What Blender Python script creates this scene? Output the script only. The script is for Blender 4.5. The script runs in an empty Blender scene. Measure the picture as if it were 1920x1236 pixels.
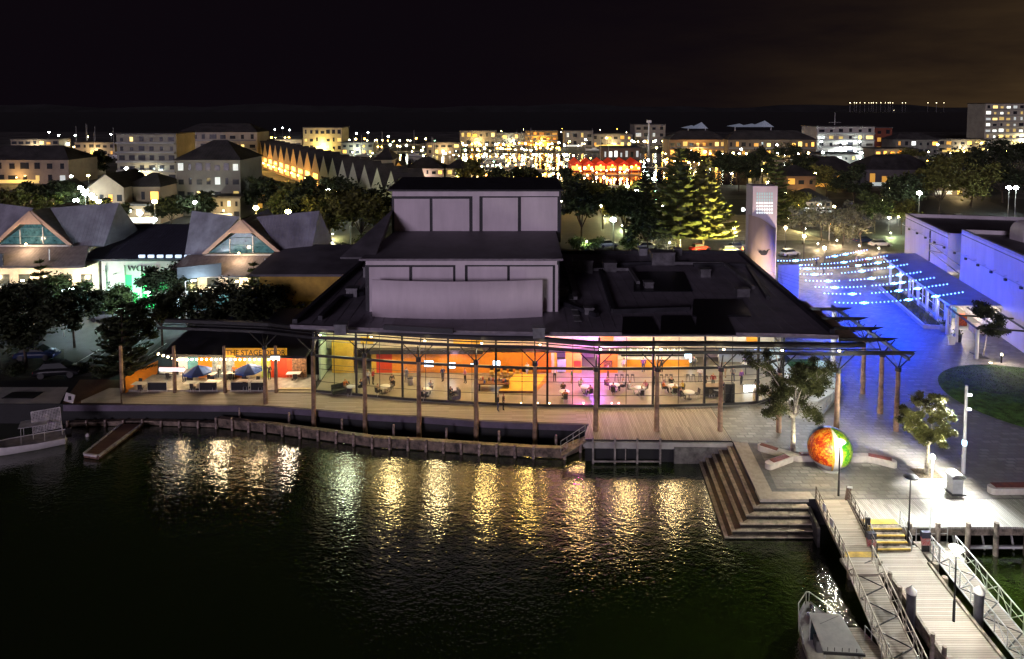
import bpy, bmesh, math, random
from mathutils import Vector, Matrix, noise as mnoise
R = math.radians
random.seed(7)
sc = bpy.context.scene
C = sc.collection
# ------------------------------------------------------------------ camera
FPX, PITCH, HC = 1280.0, R(3.5), 30.0
PY = 197 + FPX * math.tan(PITCH)
cam = bpy.data.cameras.new('camera'); co = bpy.data.objects.new('camera', cam); C.objects.link(co)
cam.sensor_width = 36; cam.lens = FPX / 1920 * 36; cam.clip_end = 9000; cam.clip_start = 0.5
co.location = (0, 0, HC); co.rotation_euler = (math.pi/2 - PITCH, 0, 0)
cam.shift_y = -(618 - PY) / 1920
sc.camera = co
# ------------------------------------------------------------------ sky: night, light pollution low over the far shore on one side
w = bpy.data.worlds.new('World'); sc.world = w; w.use_nodes = True
nt = w.node_tree; nt.nodes.clear()
def N(nt, t, **k):
    n = nt.nodes.new(t)
    for a, v in k.items():
        if a in n.inputs.keys(): n.inputs[a].default_value = v
        else: setattr(n, a, v)
    return n
def mth(nt, op, a, b=None, c=None):
    n = nt.nodes.new('ShaderNodeMath'); n.operation = op
    for i, v in enumerate((a, b, c)):
        if v is None: continue
        if isinstance(v, (int, float)): n.inputs[i].default_value = v
        else: nt.links.new(v, n.inputs[i])
    return n.outputs[0]
def mixc(nt, fac, a, b):
    n = nt.nodes.new('ShaderNodeMix'); n.data_type = 'RGBA'
    for i, v in ((0, fac), (6, a), (7, b)):
        if isinstance(v, (int, float, tuple)): n.inputs[i].default_value = v
        else: nt.links.new(v, n.inputs[i])
    return n.outputs[2]
tc = N(nt, 'ShaderNodeTexCoord'); sep = N(nt, 'ShaderNodeSeparateXYZ')
nt.links.new(tc.outputs['Generated'], sep.inputs[0])
el = mth(nt, 'MAXIMUM', sep.outputs[2], 0.0)
hz = mth(nt, 'POWER', 2.718, mth(nt, 'MULTIPLY', el, -7.0))
side = mth(nt, 'POWER', mth(nt, 'MULTIPLY_ADD', sep.outputs[0], .5, .5), 9.0)
cl = N(nt, 'ShaderNodeTexNoise', Scale=3.0, Detail=5.0, Roughness=0.6)
mp = N(nt, 'ShaderNodeMapping'); mp.inputs['Scale'].default_value = (1, 1, 5)
nt.links.new(tc.outputs['Generated'], mp.inputs[0]); nt.links.new(mp.outputs[0], cl.inputs['Vector'])
gl = mth(nt, 'MULTIPLY', mth(nt, 'MULTIPLY', hz, side), mth(nt, 'MULTIPLY_ADD', cl.outputs[0], 2.6, -0.55))
sky = N(nt, 'ShaderNodeTexSky'); sky.sky_type = 'NISHITA'; sky.sun_disc = False
sky.sun_elevation = R(-4); sky.sun_rotation = R(200)
dim = mixc(nt, 1.0, (0, 0, 0, 1), sky.outputs[0])
base = mixc(nt, 0.02, (0.0036, 0.0022, 0.0038, 1), dim)
col = mixc(nt, gl, base, (0.42, 0.25, 0.09, 1))
bg = N(nt, 'ShaderNodeBackground', Strength=1.0); out = N(nt, 'ShaderNodeOutputWorld')
nt.links.new(col, bg.inputs[0]); nt.links.new(bg.outputs[0], out.inputs[0])
# ------------------------------------------------------------------ one weak, wide, cool light from over the water (moon and town glow)
sl = bpy.data.lights.new('moon_glow', 'SUN'); sl.energy = 0.95; sl.angle = R(14); sl.color = (0.93, 0.78, 1.0)
so = bpy.data.objects.new('moon_glow', sl); C.objects.link(so)
so.rotation_euler = Vector((0.42, 1.0, -0.16)).to_track_quat('-Z', 'Y').to_euler()
sc.view_settings.view_transform = 'Standard'; sc.view_settings.look = 'None'
sc.view_settings.exposure = 0; sc.view_settings.gamma = 1
sc.render.engine = 'CYCLES'
cy = sc.cycles
cy.use_denoising = True; cy.max_bounces = 5; cy.diffuse_bounces = 2; cy.glossy_bounces = 3
cy.transparent_max_bounces = 16; cy.sample_clamp_indirect = 6; cy.use_adaptive_sampling = True; cy.adaptive_threshold = .04; cy.caustics_reflective = False; cy.caustics_refractive = False; cy.sample_clamp_direct = 0
try: cy.use_light_tree = True
except Exception: pass
# ------------------------------------------------------------------ photo pixel -> place (z plane, or depth plane)
cP, sP = math.cos(PITCH), math.sin(PITCH)
def ray(px, py):
    u = (px - 960) / FPX; v = -(py - PY) / FPX
    return (u, cP + v * sP, -sP + v * cP)
def W(px, py, z=0.0):
    d = ray(px, py); t = (z - HC) / d[2]; return Vector((d[0]*t, d[1]*t, z))
def D(px, py, Y):
    d = ray(px, py); t = Y / d[1]; return Vector((d[0]*t, Y, HC + d[2]*t))
# ------------------------------------------------------------------ materials
MT = {}
def M(name, col=(.5, .5, .5), rough=.7, metal=0., var=.25, vs=1.5, bump=0., bs=8., emit=None, es=1., spec=None, col2=None, rib=None):
    if name in MT: return MT[name]
    m = bpy.data.materials.new(name); m.use_nodes = True; t = m.node_tree
    p = t.nodes['Principled BSDF']
    p.inputs['Roughness'].default_value = rough; p.inputs['Metallic'].default_value = metal
    if spec is not None: p.inputs['Specular IOR Level'].default_value = spec
    tcn = t.nodes.new('ShaderNodeTexCoord')
    if var or col2:
        nz = N(t, 'ShaderNodeTexNoise', Scale=vs, Detail=6.0, Roughness=.65)
        t.links.new(tcn.outputs['Object'], nz.inputs['Vector'])
        c2 = col2 or tuple(max(0, c * (1 - 2*var)) for c in col)
        c1 = col if col2 else tuple(c * (1 + .6*var) for c in col)
        rp = N(t, 'ShaderNodeValToRGB'); rp.color_ramp.elements[0].position = .34; rp.color_ramp.elements[1].position = .66
        rp.color_ramp.elements[0].color = (*c2, 1); rp.color_ramp.elements[1].color = (*c1, 1)
        t.links.new(nz.outputs[0], rp.inputs[0]); t.links.new(rp.outputs[0], p.inputs['Base Color'])
        rr = mth(t, 'MULTIPLY_ADD', nz.outputs[0], .3, rough - .15)
        t.links.new(rr, p.inputs['Roughness'])
    else: p.inputs['Base Color'].default_value = (*col, 1)
    if bump:
        nb = N(t, 'ShaderNodeTexNoise', Scale=bs, Detail=4.0)
        t.links.new(tcn.outputs['Object'], nb.inputs['Vector'])
        bn = N(t, 'ShaderNodeBump', Strength=bump, Distance=.05)
        t.links.new(nb.outputs[0], bn.inputs['Height']); t.links.new(bn.outputs[0], p.inputs['Normal'])
    if rib:
        wv = N(t, 'ShaderNodeTexWave', Scale=rib, Distortion=0.0); wv.wave_profile = 'SAW'; wv.bands_direction = 'X'
        t.links.new(tcn.outputs['Object'], wv.inputs['Vector']); rb_ = N(t, 'ShaderNodeValToRGB'); rb_.color_ramp.elements[0].position = .82; rb_.color_ramp.elements[1].position = .9
        t.links.new(wv.outputs['Fac'], rb_.inputs[0]); bn = N(t, 'ShaderNodeBump', Strength=.8, Distance=.06)
        t.links.new(rb_.outputs[0], bn.inputs['Height']); t.links.new(bn.outputs[0], p.inputs['Normal'])
    if emit:
        p.inputs['Emission Color'].default_value = (*emit, 1); p.inputs['Emission Strength'].default_value = es
    MT[name] = m; return m
def EM(name, col, s):
    return M(name, tuple(min(.8, c) for c in col), .4, var=0, emit=col, es=s)
def glassmat(name, tint, refl=.12, op=.06, rough=.02):
    if name in MT: return MT[name]
    m = bpy.data.materials.new(name); m.use_nodes = True; t = m.node_tree; t.nodes.clear()
    o = N(t, 'ShaderNodeOutputMaterial'); tr = N(t, 'ShaderNodeBsdfTransparent', Color=(*tint, 1))
    gl = N(t, 'ShaderNodeBsdfGlossy', Roughness=rough); fr = N(t, 'ShaderNodeFresnel', IOR=1.5)
    k = mth(t, 'ADD', mth(t, 'MULTIPLY', fr.outputs[0], refl / .04 * .5), 0.0); k = mth(t, 'MINIMUM', k, .9)
    mx = N(t, 'ShaderNodeMixShader'); t.links.new(k, mx.inputs[0]); t.links.new(tr.outputs[0], mx.inputs[1]); t.links.new(gl.outputs[0], mx.inputs[2])
    df = N(t, 'ShaderNodeBsdfDiffuse', Color=(.5, .55, .55, 1)); m2 = N(t, 'ShaderNodeMixShader', Fac=op)
    t.links.new(mx.outputs[0], m2.inputs[1]); t.links.new(df.outputs[0], m2.inputs[2]); t.links.new(m2.outputs[0], o.inputs[0])
    MT[name] = m; return m
def streaked(name, col, rough=.8, amt=.22):
    """painted render with rain streaks and blotches"""
    m = M(name, col, rough, var=.08, vs=.5, bump=.12, bs=25); t = m.node_tree; p = t.nodes['Principled BSDF']
    g = N(t, 'ShaderNodeNewGeometry'); mpn = N(t, 'ShaderNodeMapping'); mpn.inputs['Scale'].default_value = (.55, .55, .10)
    nz = N(t, 'ShaderNodeTexNoise', Scale=1.0, Detail=5.0, Roughness=.7); t.links.new(g.outputs['Position'], mpn.inputs[0]); t.links.new(mpn.outputs[0], nz.inputs['Vector'])
    n2 = N(t, 'ShaderNodeTexNoise', Scale=.35, Detail=4.0); t.links.new(g.outputs['Position'], n2.inputs['Vector'])
    f = mth(t, 'ADD', mth(t, 'MULTIPLY_ADD', nz.outputs[0], 1.7, -.45), mth(t, 'MULTIPLY_ADD', n2.outputs[0], .8, -.3))
    c = mixc(t, f, (*[x*(1-amt) for x in col], 1), (*[min(.85, x*1.06) for x in col], 1)); t.links.new(c, p.inputs['Base Color']); return m
def boards(name, col, dirn, width, rough=.7, gap=.12, var=.35):
    """weathered boards: dirn 'X' or 'Y' is the way the boards run; world space"""
    if name in MT: return MT[name]
    m = bpy.data.materials.new(name); m.use_nodes = True; t = m.node_tree; p = t.nodes['Principled BSDF']
    g = N(t, 'ShaderNodeNewGeometry'); s = N(t, 'ShaderNodeSeparateXYZ'); t.links.new(g.outputs['Position'], s.inputs[0])
    a = s.outputs[1] if dirn == 'X' else s.outputs[0]; b = s.outputs[0] if dirn == 'X' else s.outputs[1]
    q = mth(t, 'DIVIDE', a, width); fl = mth(t, 'FLOOR', q); fr = mth(t, 'FRACT', q)
    gp = mth(t, 'LESS_THAN', fr, gap)
    wn = N(t, 'ShaderNodeTexWhiteNoise'); wn.noise_dimensions = '2D'; cb = N(t, 'ShaderNodeCombineXYZ')
    t.links.new(fl, cb.inputs[0]); t.links.new(mth(t, 'FLOOR', mth(t, 'DIVIDE', b, 3.1)), cb.inputs[1]); t.links.new(cb.outputs[0], wn.inputs['Vector'])
    nz = N(t, 'ShaderNodeTexNoise', Scale=1.0, Detail=6.0, Roughness=.7); mpn = N(t, 'ShaderNodeMapping')
    mpn.inputs['Scale'].default_value = (.5, 4, 1) if dirn == 'X' else (4, .5, 1)
    t.links.new(g.outputs['Position'], mpn.inputs[0]); t.links.new(mpn.outputs[0], nz.inputs['Vector'])
    f = mth(t, 'ADD', mth(t, 'MULTIPLY', wn.outputs['Value'], .5), mth(t, 'MULTIPLY', nz.outputs[0], .7))
    c = mixc(t, f, (*[x*(1-var*1.5) for x in col], 1), (*[x*(1+var*.6) for x in col], 1))
    c = mixc(t, gp, c, (*[x*.2 for x in col], 1))
    t.links.new(c, p.inputs['Base Color']); p.inputs['Roughness'].default_value = rough
    bn = N(t, 'ShaderNodeBump', Strength=.6, Distance=.02); t.links.new(mth(t, 'SUBTRACT', 1.0, gp), bn.inputs['Height']); t.links.new(bn.outputs[0], p.inputs['Normal'])
    MT[name] = m; return m
def paving(name, col, sx, sy, rough=.45, mortar=.06, var=.4, bumpd=.02, off=.5):
    if name in MT: return MT[name]
    m = bpy.data.materials.new(name); m.use_nodes = True; t = m.node_tree; p = t.nodes['Principled BSDF']
    g = N(t, 'ShaderNodeNewGeometry')
    wv = N(t, 'ShaderNodeTexNoise', Scale=1.3, Detail=2.0); t.links.new(g.outputs['Position'], wv.inputs['Vector'])
    va = N(t, 'ShaderNodeVectorMath', operation='MULTIPLY_ADD'); va.inputs[1].default_value = (.12, .12, 0)
    t.links.new(wv.outputs['Color'], va.inputs[0]); t.links.new(g.outputs['Position'], va.inputs[2])
    b = N(t, 'ShaderNodeTexBrick', Scale=1.0); b.inputs['Brick Width'].default_value = sx; b.inputs['Row Height'].default_value = sy
    b.inputs['Mortar Size'].default_value = mortar * sy; b.offset = off; b.inputs['Bias'].default_value = -.1
    b.inputs['Color1'].default_value = (*[x*(1-var) for x in col], 1); b.inputs['Color2'].default_value = (*[x*(1+var*.5) for x in col], 1)
    b.inputs['Mortar'].default_value = (*[x*.35 for x in col], 1)
    t.links.new(va.outputs[0], b.inputs['Vector'])
    nz = N(t, 'ShaderNodeTexNoise', Scale=.35, Detail=5.0, Roughness=.6); t.links.new(g.outputs['Position'], nz.inputs['Vector'])
    c = mixc(t, mth(t, 'MULTIPLY_ADD', nz.outputs[0], 1.2, -.3), (*[x*.55 for x in col], 1), b.outputs['Color'])
    t.links.new(c, p.inputs['Base Color'])
    t.links.new(mth(t, 'MULTIPLY_ADD', nz.outputs[0], .35, rough - .17), p.inputs['Roughness'])
    n2 = N(t, 'ShaderNodeTexNoise', Scale=5.0, Detail=3.0); t.links.new(g.outputs['Position'], n2.inputs['Vector'])
    hh = mth(t, 'ADD', mth(t, 'SUBTRACT', 1.0, b.outputs['Fac']), mth(t, 'MULTIPLY', n2.outputs[0], .7))
    bn = N(t, 'ShaderNodeBump', Strength=.8, Distance=bumpd); t.links.new(hh, bn.inputs['Height']); t.links.new(bn.outputs[0], p.inputs['Normal'])
    MT[name] = m; return m
# ------------------------------------------------------------------ mesh builder
V = Vector
class B:
    def __init__(s): s.v = []; s.f = []; s.m = []; s.sm = []; s.k = 0
    def mat(s, k): s.k = k; return s
    def add(s, vs, fs, smooth=False):
        o = len(s.v); s.v += [tuple(q) for q in vs]
        for f in fs: s.f.append(tuple(i + o for i in f)); s.m.append(s.k); s.sm.append(smooth)
        return s
    def box(s, c, d, rz=0., tilt=None):
        x, y, z = d[0]/2, d[1]/2, d[2]/2; c = V(c)
        m = Matrix.Rotation(rz, 3, 'Z')
        if tilt is not None: m = m @ tilt
        P = [c + m @ V((a*x, b*y, e*z)) for e in (-1, 1) for a, b in ((-1, -1), (1, -1), (1, 1), (-1, 1))]
        return s.add(P, [(3, 2, 1, 0), (4, 5, 6, 7), (0, 1, 5, 4), (1, 2, 6, 5), (2, 3, 7, 6), (3, 0, 4, 7)])
    def span(s, a, b): a, b = V(a), V(b); return s.box((a+b)/2, [abs(q) for q in (b-a)])
    def bar(s, p, q, w, h=None, up=(0, 0, 1)):
        h = h or w; p, q = V(p), V(q); d = (q-p).normalized(); u = V(up)
        if abs(d.dot(u)) > .98: u = V((0, 1, 0))
        a = d.cross(u).normalized() * (w/2); b = a.normalized().cross(d).normalized() * (h/2)
        P = [e + i*a + j*b for e in (p, q) for i, j in ((-1, -1), (1, -1), (1, 1), (-1, 1))]
        return s.add(P, [(3, 2, 1, 0), (4, 5, 6, 7), (0, 1, 5, 4), (1, 2, 6, 5), (2, 3, 7, 6), (3, 0, 4, 7)])
    def tube(s, p, q, r0, r1=None, n=10, cap=True):
        r1 = r0 if r1 is None else r1; p, q = V(p), V(q); d = (q-p).normalized()
        u = V((0, 0, 1)) if abs(d.z) < .95 else V((1, 0, 0)); a = d.cross(u).normalized(); b = d.cross(a)
        P = [e + r*(math.cos(t)*a + math.sin(t)*b) for e, r in ((p, r0), (q, r1)) for t in [2*math.pi*i/n for i in range(n)]]
        s.add(P, [(i, i+n, (i+1) % n + n, (i+1) % n) for i in range(n)], True)
        if cap: s.add(P, [tuple(range(n)), tuple(reversed(range(n, 2*n)))])
        return s
    def path(s, pts, r, n=6):
        for a, b in zip(pts[:-1], pts[1:]): s.tube(a, b, r, r, n)
        return s
    def prism(s, pts, z0, z1):
        n = len(pts); ar = sum(pts[i][0]*pts[(i+1) % n][1] - pts[(i+1) % n][0]*pts[i][1] for i in range(n))
        if ar < 0: pts = pts[::-1]
        zf = lambda z, i: z[i] if isinstance(z, (list, tuple)) else z
        P = [(p[0], p[1], z0) for p in pts] + [(p[0], p[1], z1) for p in pts]
        return s.add(P, [tuple(reversed(range(n))), tuple(range(n, 2*n))] + [(i, (i+1) % n, (i+1) % n + n, i+n) for i in range(n)])
    def sheet(s, pts, z):
        n = len(pts); ar = sum(pts[i][0]*pts[(i+1) % n][1] - pts[(i+1) % n][0]*pts[i][1] for i in range(n))
        if ar < 0: pts = pts[::-1]
        return s.add([(p[0], p[1], z) for p in pts], [tuple(range(n))])
    def quad(s, a, b, c, d): return s.add([a, b, c, d], [(0, 1, 2, 3)])
    def slab(s, a, b, c, d, t):
        """quad a b c d given thickness t along minus its normal"""
        a, b, c, d = map(V, (a, b, c, d)); nrm = (b-a).cross(d-a).normalized() * t
        P = [a, b, c, d, a-nrm, b-nrm, c-nrm, d-nrm]
        return s.add(P, [(0, 1, 2, 3), (7, 6, 5, 4), (0, 4, 5, 1), (1, 5, 6, 2), (2, 6, 7, 3), (3, 7, 4, 0)])
    def lathe(s, prof, n=16, c=(0, 0, 0), a0=0., a1=2*math.pi, closed=True):
        c = V(c); k = len(prof); P = []
        m = n if closed else n+1
        for i in range(m):
            t = a0 + (a1-a0)*i/n
            P += [c + V((r*math.cos(t), r*math.sin(t), z)) for r, z in prof]
        F = []
        for i in range(n):
            j = (i+1) % m
            for q in range(k-1): F.append((i*k+q, j*k+q, j*k+q+1, i*k+q+1))
        return s.add(P, F, True)
    def ball(s, c, r, n=10, k=6, sz=1.):
        return s.lathe([(max(1e-4, r*math.sin(math.pi*i/k)), -r*sz*math.cos(math.pi*i/k)) for i in range(k+1)], n, c)
    def mesh(s, name, off=None):
        me = bpy.data.meshes.new(name)
        vs = s.v if off is None else [(a-off[0], b-off[1], c-off[2]) for a, b, c in s.v]
        me.from_pydata(vs, [], s.f); me.update()
        me.polygons.foreach_set('material_index', s.m); me.polygons.foreach_set('use_smooth', s.sm)
        return me
def tag(o, label=None, cat=None, group=None, kind=None):
    for k, v in (('label', label), ('category', cat), ('group', group), ('kind', kind)):
        if v: o[k] = v
    return o
def put(name, b, mat, parent=None, world=False, loc=None, rz=0.):
    """one mesh object; world: the builder holds world coordinates, the parent is an unrotated empty"""
    off = None
    if world and parent is not None:
        off = V(parent.location)
        if parent.parent: off = off + V(parent.parent.location)
    if loc is not None and world: off = V(loc)
    me = b.mesh(name, off) if isinstance(b, B) else b
    if not len(me.materials):
        for q in (mat if isinstance(mat, (list, tuple)) else [mat]): me.materials.append(q)
    o = bpy.data.objects.new(name, me); C.objects.link(o)
    if parent: o.parent = parent
    if loc is not None: o.location = loc
    if rz: o.rotation_euler = (0, 0, rz)
    return o
def thing(name, label, cat, loc=(0, 0, 0), rz=0., group=None):
    o = bpy.data.objects.new(name, None); C.objects.link(o); o.empty_display_size = .3
    o.location = loc; o.rotation_euler = (0, 0, rz); return tag(o, label, cat, group)
def copy_tree(o, parent=None):
    c = o.copy(); C.objects.link(c); c.parent = parent
    for ch in list(o.children): copy_tree(ch, c)
    return c
def dup(o, loc, rz=0., label=None, s=None, group=None):
    c = copy_tree(o); c.location = loc; c.rotation_euler = (0, 0, rz)
    if s: c.scale = (s, s, s) if isinstance(s, (int, float)) else s
    if label: c['label'] = label
    if group: c['group'] = group
    return c
def struct(name, b, mat): o = put(name, b, mat); o['kind'] = 'structure'; return o
def plight(name, loc, power, col, r=.15, parent=None, spot=None, aim=None, blend=.5):
    l = bpy.data.lights.new(name, 'SPOT' if spot else 'POINT'); l.energy = power; l.color = col; l.shadow_soft_size = r
    if spot: l.spot_size = R(spot); l.spot_blend = blend
    o = bpy.data.objects.new(name, l); C.objects.link(o); o.location = loc
    if parent: o.parent = parent; o.location = V(loc) - V(parent.location)
    if aim is not None: o.rotation_euler = (V(aim) - V(loc)).to_track_quat('-Z', 'Y').to_euler()
    return o
def text(name, body, size, mat, parent, loc, rot, ext=.02, align='CENTER'):
    cu = bpy.data.curves.new(name, 'FONT'); cu.body = body; cu.size = size; cu.extrude = ext; cu.align_x = align; cu.align_y = 'CENTER'
    o = bpy.data.objects.new(name, cu); C.objects.link(o); cu.materials.append(mat)
    dg = bpy.context.evaluated_depsgraph_get(); me = bpy.data.meshes.new_from_object(o.evaluated_get(dg)); bpy.data.objects.remove(o)
    me.materials.clear(); me.materials.append(mat); o = bpy.data.objects.new(name, me); C.objects.link(o)
    o.parent = parent; o.location = loc; o.rotation_euler = rot; return o
WARM, AMB, COOL, WHT = (1, .78, .45), (1, .55, .12), (.75, .9, 1), (1, .96, .88)
# ================================================================== THE SETTING
WZ = -2.0
def water_mat():
    m = bpy.data.materials.new('water'); m.use_nodes = True; t = m.node_tree; p = t.nodes['Principled BSDF']
    p.inputs['Base Color'].default_value = (.018, .034, .003, 1); p.inputs['Roughness'].default_value = .045; p.inputs['IOR'].default_value = 2.2
    g = N(t, 'ShaderNodeNewGeometry')
    hs = []
    for s, k, sc_ in ((1.1, .40, (.45, 1, 1)), (3.6, .44, (.6, 1, 1)), (8.5, .27, (.8, 1, 1))):
        mpn = N(t, 'ShaderNodeMapping'); mpn.inputs['Scale'].default_value = tuple(q*s for q in sc_); mpn.inputs['Rotation'].default_value = (0, 0, .25*s)
        nz = N(t, 'ShaderNodeTexNoise', Scale=1.0, Detail=1.5); t.links.new(g.outputs['Position'], mpn.inputs[0]); t.links.new(mpn.outputs[0], nz.inputs['Vector'])
        hs.append(mth(t, 'MULTIPLY', nz.outputs[0], k))
    h = mth(t, 'ADD', mth(t, 'ADD', hs[0], hs[1]), hs[2])
    big = N(t, 'ShaderNodeTexNoise', Scale=.06, Detail=2.0); t.links.new(g.outputs['Position'], big.inputs['Vector'])
    bn = N(t, 'ShaderNodeBump', Distance=.30); t.links.new(h, bn.inputs['Height'])
    t.links.new(mth(t, 'MULTIPLY_ADD', big.outputs[0], .28, .075), bn.inputs['Strength'])
    t.links.new(bn.outputs[0], p.inputs['Normal']); MT['water'] = m; return m
water_mat()
def xy(*pts): return [W(*p)[:2] for p in pts]
struct('water', B().sheet([(-700, 4), (700, 4), (700, 75), (-700, 75)], WZ), MT['water'])
edge = xy((120, 758), (300, 758), (440, 759), (520, 762), (589, 767), (684, 775), (792, 780), (887, 787), (954, 790), (1104, 795)) 
plat = xy((1097, 824), (1372, 827)); st0 = [W(1375, 830)[:2], W(1425, 936)[:2]]
SH = [(-900, 66.9), W(-200, 757)[:2]] + edge + plat + st0 + [(23.0, 50.3), (120, 50.3), (900, 50.3)]
g = B(); OUT = SH + [(5200, 7000), (-5200, 7000)]; n = len(OUT)
g.sheet(OUT, 0.0)
for i in range(len(SH)-1):
    a, b = SH[i], SH[i+1]; g.quad((a[0], a[1], -3.2), (b[0], b[1], -3.2), (b[0], b[1], 0), (a[0], a[1], 0))
struct('ground', g, M('earth_asphalt', (.022, .022, .025), .75, var=.4, vs=.12, bump=.3, bs=6))
# sheets laid over the ground
DK = boards('promenade_boards', (.40, .34, .28), 'X', .14)
DKY = boards('platform_boards', (.42, .36, .29), 'Y', .16)
PV = paving('plaza_stone', (.36, .34, .30), .80, .5, .44, .12, .65, .05)
CON = M('concrete', (.42, .40, .37), .8, var=.15, vs=.8, bump=.15, bs=20)
front = [W(230, 758)[:2]] + edge[1:]
struct('promenade', B().sheet(front + [(7.1, 66.2), (2.1, 66.3), (-3.2, 66.8), (-10.8, 67.8), (-17.1, 69.1), (-20.5, 70.2), (-41.5, 70.6)], .012), DK)
struct('platform_deck', B().sheet([(7.12, 66.2), (7.24, 62.6)] + plat + [(19.75, 66.4), (13, 66.3)], .012), DKY)
struct('plaza_paving', B().sheet(st0[:1] + [(18.92, 50.36), (60, 50.36), (85, 50.36), (85, 64), (62.3, 80.5), (72.5, 124), (60, 150), (33, 150), (33, 75), (27, 67), (19.78, 66.4)], .008), PV)
struct('edge_band', B().sheet([(19.72, 59.0), (18.93, 50.33), (23.1, 50.33), (23.1, 51.3), (20.2, 51.3), (20.95, 59.0)], .016), M('pale_stone', (.46, .41, .33), .7, var=.12, vs=2, bump=.1, bs=12))
struct('edge_band', B().sheet([(20.97, 59.0), (20.22, 51.32), (25.4, 51.32), (25.4, 51.75), (20.75, 51.75), (21.75, 59.0)], .014), M('dark_stone', (.16, .16, .16), .7, var=.2, vs=2, bump=.1, bs=12))
struct('landing', B().sheet(xy((-260, 727), (128, 726), (112, 757), (-260, 757)), .01), M('pale_concrete', (.5, .48, .46), .8, var=.15, vs=.6, bump=.2, bs=10))
struct('brick_ramp', B().sheet(xy((150, 712), (228, 712), (228, 757), (116, 757)), .014), paving('brick_paving', (.20, .10, .06), .3, .15, .7))
struct('promenade_apron', B().sheet(xy((152, 752), (205, 728), (226, 728), (226, 756), (152, 756)), .02), MT['pale_concrete'])
ASP = M('asphalt', (.06, .06, .062), .7, var=.3, vs=.4, bump=.3, bs=30)
struct('road', B().sheet(xy((-400, 712), (235, 705), (300, 640), (520, 592), (520, 575), (190, 578), (-400, 585)), .010), ASP)
struct('car_park', B().sheet([(-60, 125), (120, 125), (150, 215), (-80, 215)], .010), ASP)
struct('footpath', B().sheet([(40, 150), (70, 150), (64, 185), (46, 185)], .02), M('path_concrete', (.42, .36, .28), .75, var=.2, vs=.5, bump=.2, bs=9))
struct('verge', B().sheet(xy((120, 712), (120, 655), (-400, 660), (-400, 722)), .02), M('dark_soil', (.05, .05, .03), .9, var=.4, vs=1, bump=.5, bs=9))
# lawn with real blades
LC, LR = (54.2, 68.2), 9.0
GR = M('turf', (.06, .13, .03), .9, var=.4, vs=1.2, bump=.5, bs=25)
struct('lawn', B().lathe([(LR, 0), (LR, .06), (.01, .09)], 48, (LC[0], LC[1], .0)), GR)
gb = B(); rnd = random.Random(3)
for _ in range(9000):
    a = rnd.uniform(0, 6.283); r = LR*math.sqrt(rnd.random())*.985; x, y = LC[0]+r*math.cos(a), LC[1]+r*math.sin(a)
    if x > 58: continue
    t = rnd.uniform(0, 6.283); h = rnd.uniform(.05, .13); dx, dy = .03*math.cos(t), .03*math.sin(t)
    gb.add([(x-dx, y-dy, .06), (x+dx, y+dy, .06), (x+rnd.uniform(-.05, .05), y+rnd.uniform(-.05, .05), .07+h)], [(0, 1, 2)])
tag(put('grass', gb, M('grass_blades', (.08, .17, .03), .8, var=.3)), 'short mown grass of the round lawn', 'grass', kind='stuff')
struct('marina_water', B().sheet([(-75, 255), (150, 255), (150, 420), (-75, 420)], .03), M('marina_water_m', (.006, .008, .008), .12, var=0, bump=.35, bs=.5))
struct('town_street', B().sheet([(-420, 216), (620, 216), (760, 760), (-620, 760)], .012), M('street_concrete', (.13, .125, .115), .85, var=.5, vs=.05, bump=.2, bs=3))
# far shore: low dark ridge with a strip of lights beyond the bay
hb = B(); 
for i in range(40):
    x0, x1 = -2600+i*140, -2460+i*140
    h0 = 26+7*math.sin(i*.7)+5*math.sin(i*1.9); h1 = 26+7*math.sin((i+1)*.7)+5*math.sin((i+1)*1.9)
    hb.add([(x0, 2900, 0), (x1, 2900, 0), (x1, 3000, h1), (x0, 3000, h0), (x1, 3200, 0), (x0, 3200, 0)], [(0, 1, 2, 3), (3, 2, 4, 5)])
struct('hills', hb, M('hill_scrub', (.018, .018, .02), .95, var=.3, vs=.01))
# ------------------------------------------------------------------ deck edge: fascia under the boards
fb = B(); tot = edge + plat[:1]
for a, b in zip(edge[:-1], edge[1:]): fb.bar((a[0], a[1]-.08, -.34), (b[0], b[1]-.08, -.34), .16, .62)
fas = put('deck_fascia', fb, M('painted_steel_violet', (.13, .10, .15), .6, var=.2, vs=.5)); fas['kind'] = 'structure'
pf = B(); a, b = plat; pf.bar((a[0]-.05, a[1]-.1, -.42), (b[0]+.1, b[1]-.1, -.42), .2, .6); pf.bar((7.24, 62.6, -.4), (6.5, 59.6, -.4), .2, .6)
pf.bar((9.5, a[1]+.3, -1.0), (19.4, b[1]+.3, -1.0), .3, .5)
o = put('platform_fascia', pf, CON); o['kind'] = 'structure'
# ------------------------------------------------------------------ low fender wall with piles standing off the promenade
LW = [W(*p, WZ) for p in ((130, 800), (270, 796), (410, 801), (500, 811), (600, 824), (700, 838), (800, 844), (900, 851), (1000, 857), (1055, 859), (1112, 834))]
q = thing('fender_wall', 'low timber fender wall with short piles curving along the promenade in the water', 'wall', (LW[4].x, LW[4].y, WZ))
WOODW = M('wet_timber', (.22, .16, .12), .45, var=.45, vs=1.4, bump=.4, bs=12)
pos = []
for i, (a, b) in enumerate(zip(LW[:-1], LW[1:])):
    bb = B(); d = (b-a); k = max(1, round(d.length/1.95))
    u = d.normalized(); nr = V((-u.y, u.x, 0))
    hh = 1.05 if i > 1 else .55
    bb.bar(a+V((0, 0, hh-.1)), b+V((0, 0, hh-.1)), .55, .14)
    bb.bar(a+V((0, 0, hh*.45))+nr*-.12, b+V((0, 0, hh*.45))+nr*-.12, .16, hh*.7)
    put('capping_rail', bb, WOODW, q, True)
    pos += [(a + d*j/k, hh, nr) for j in range(k)]
rr = random.Random(5)
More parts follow.
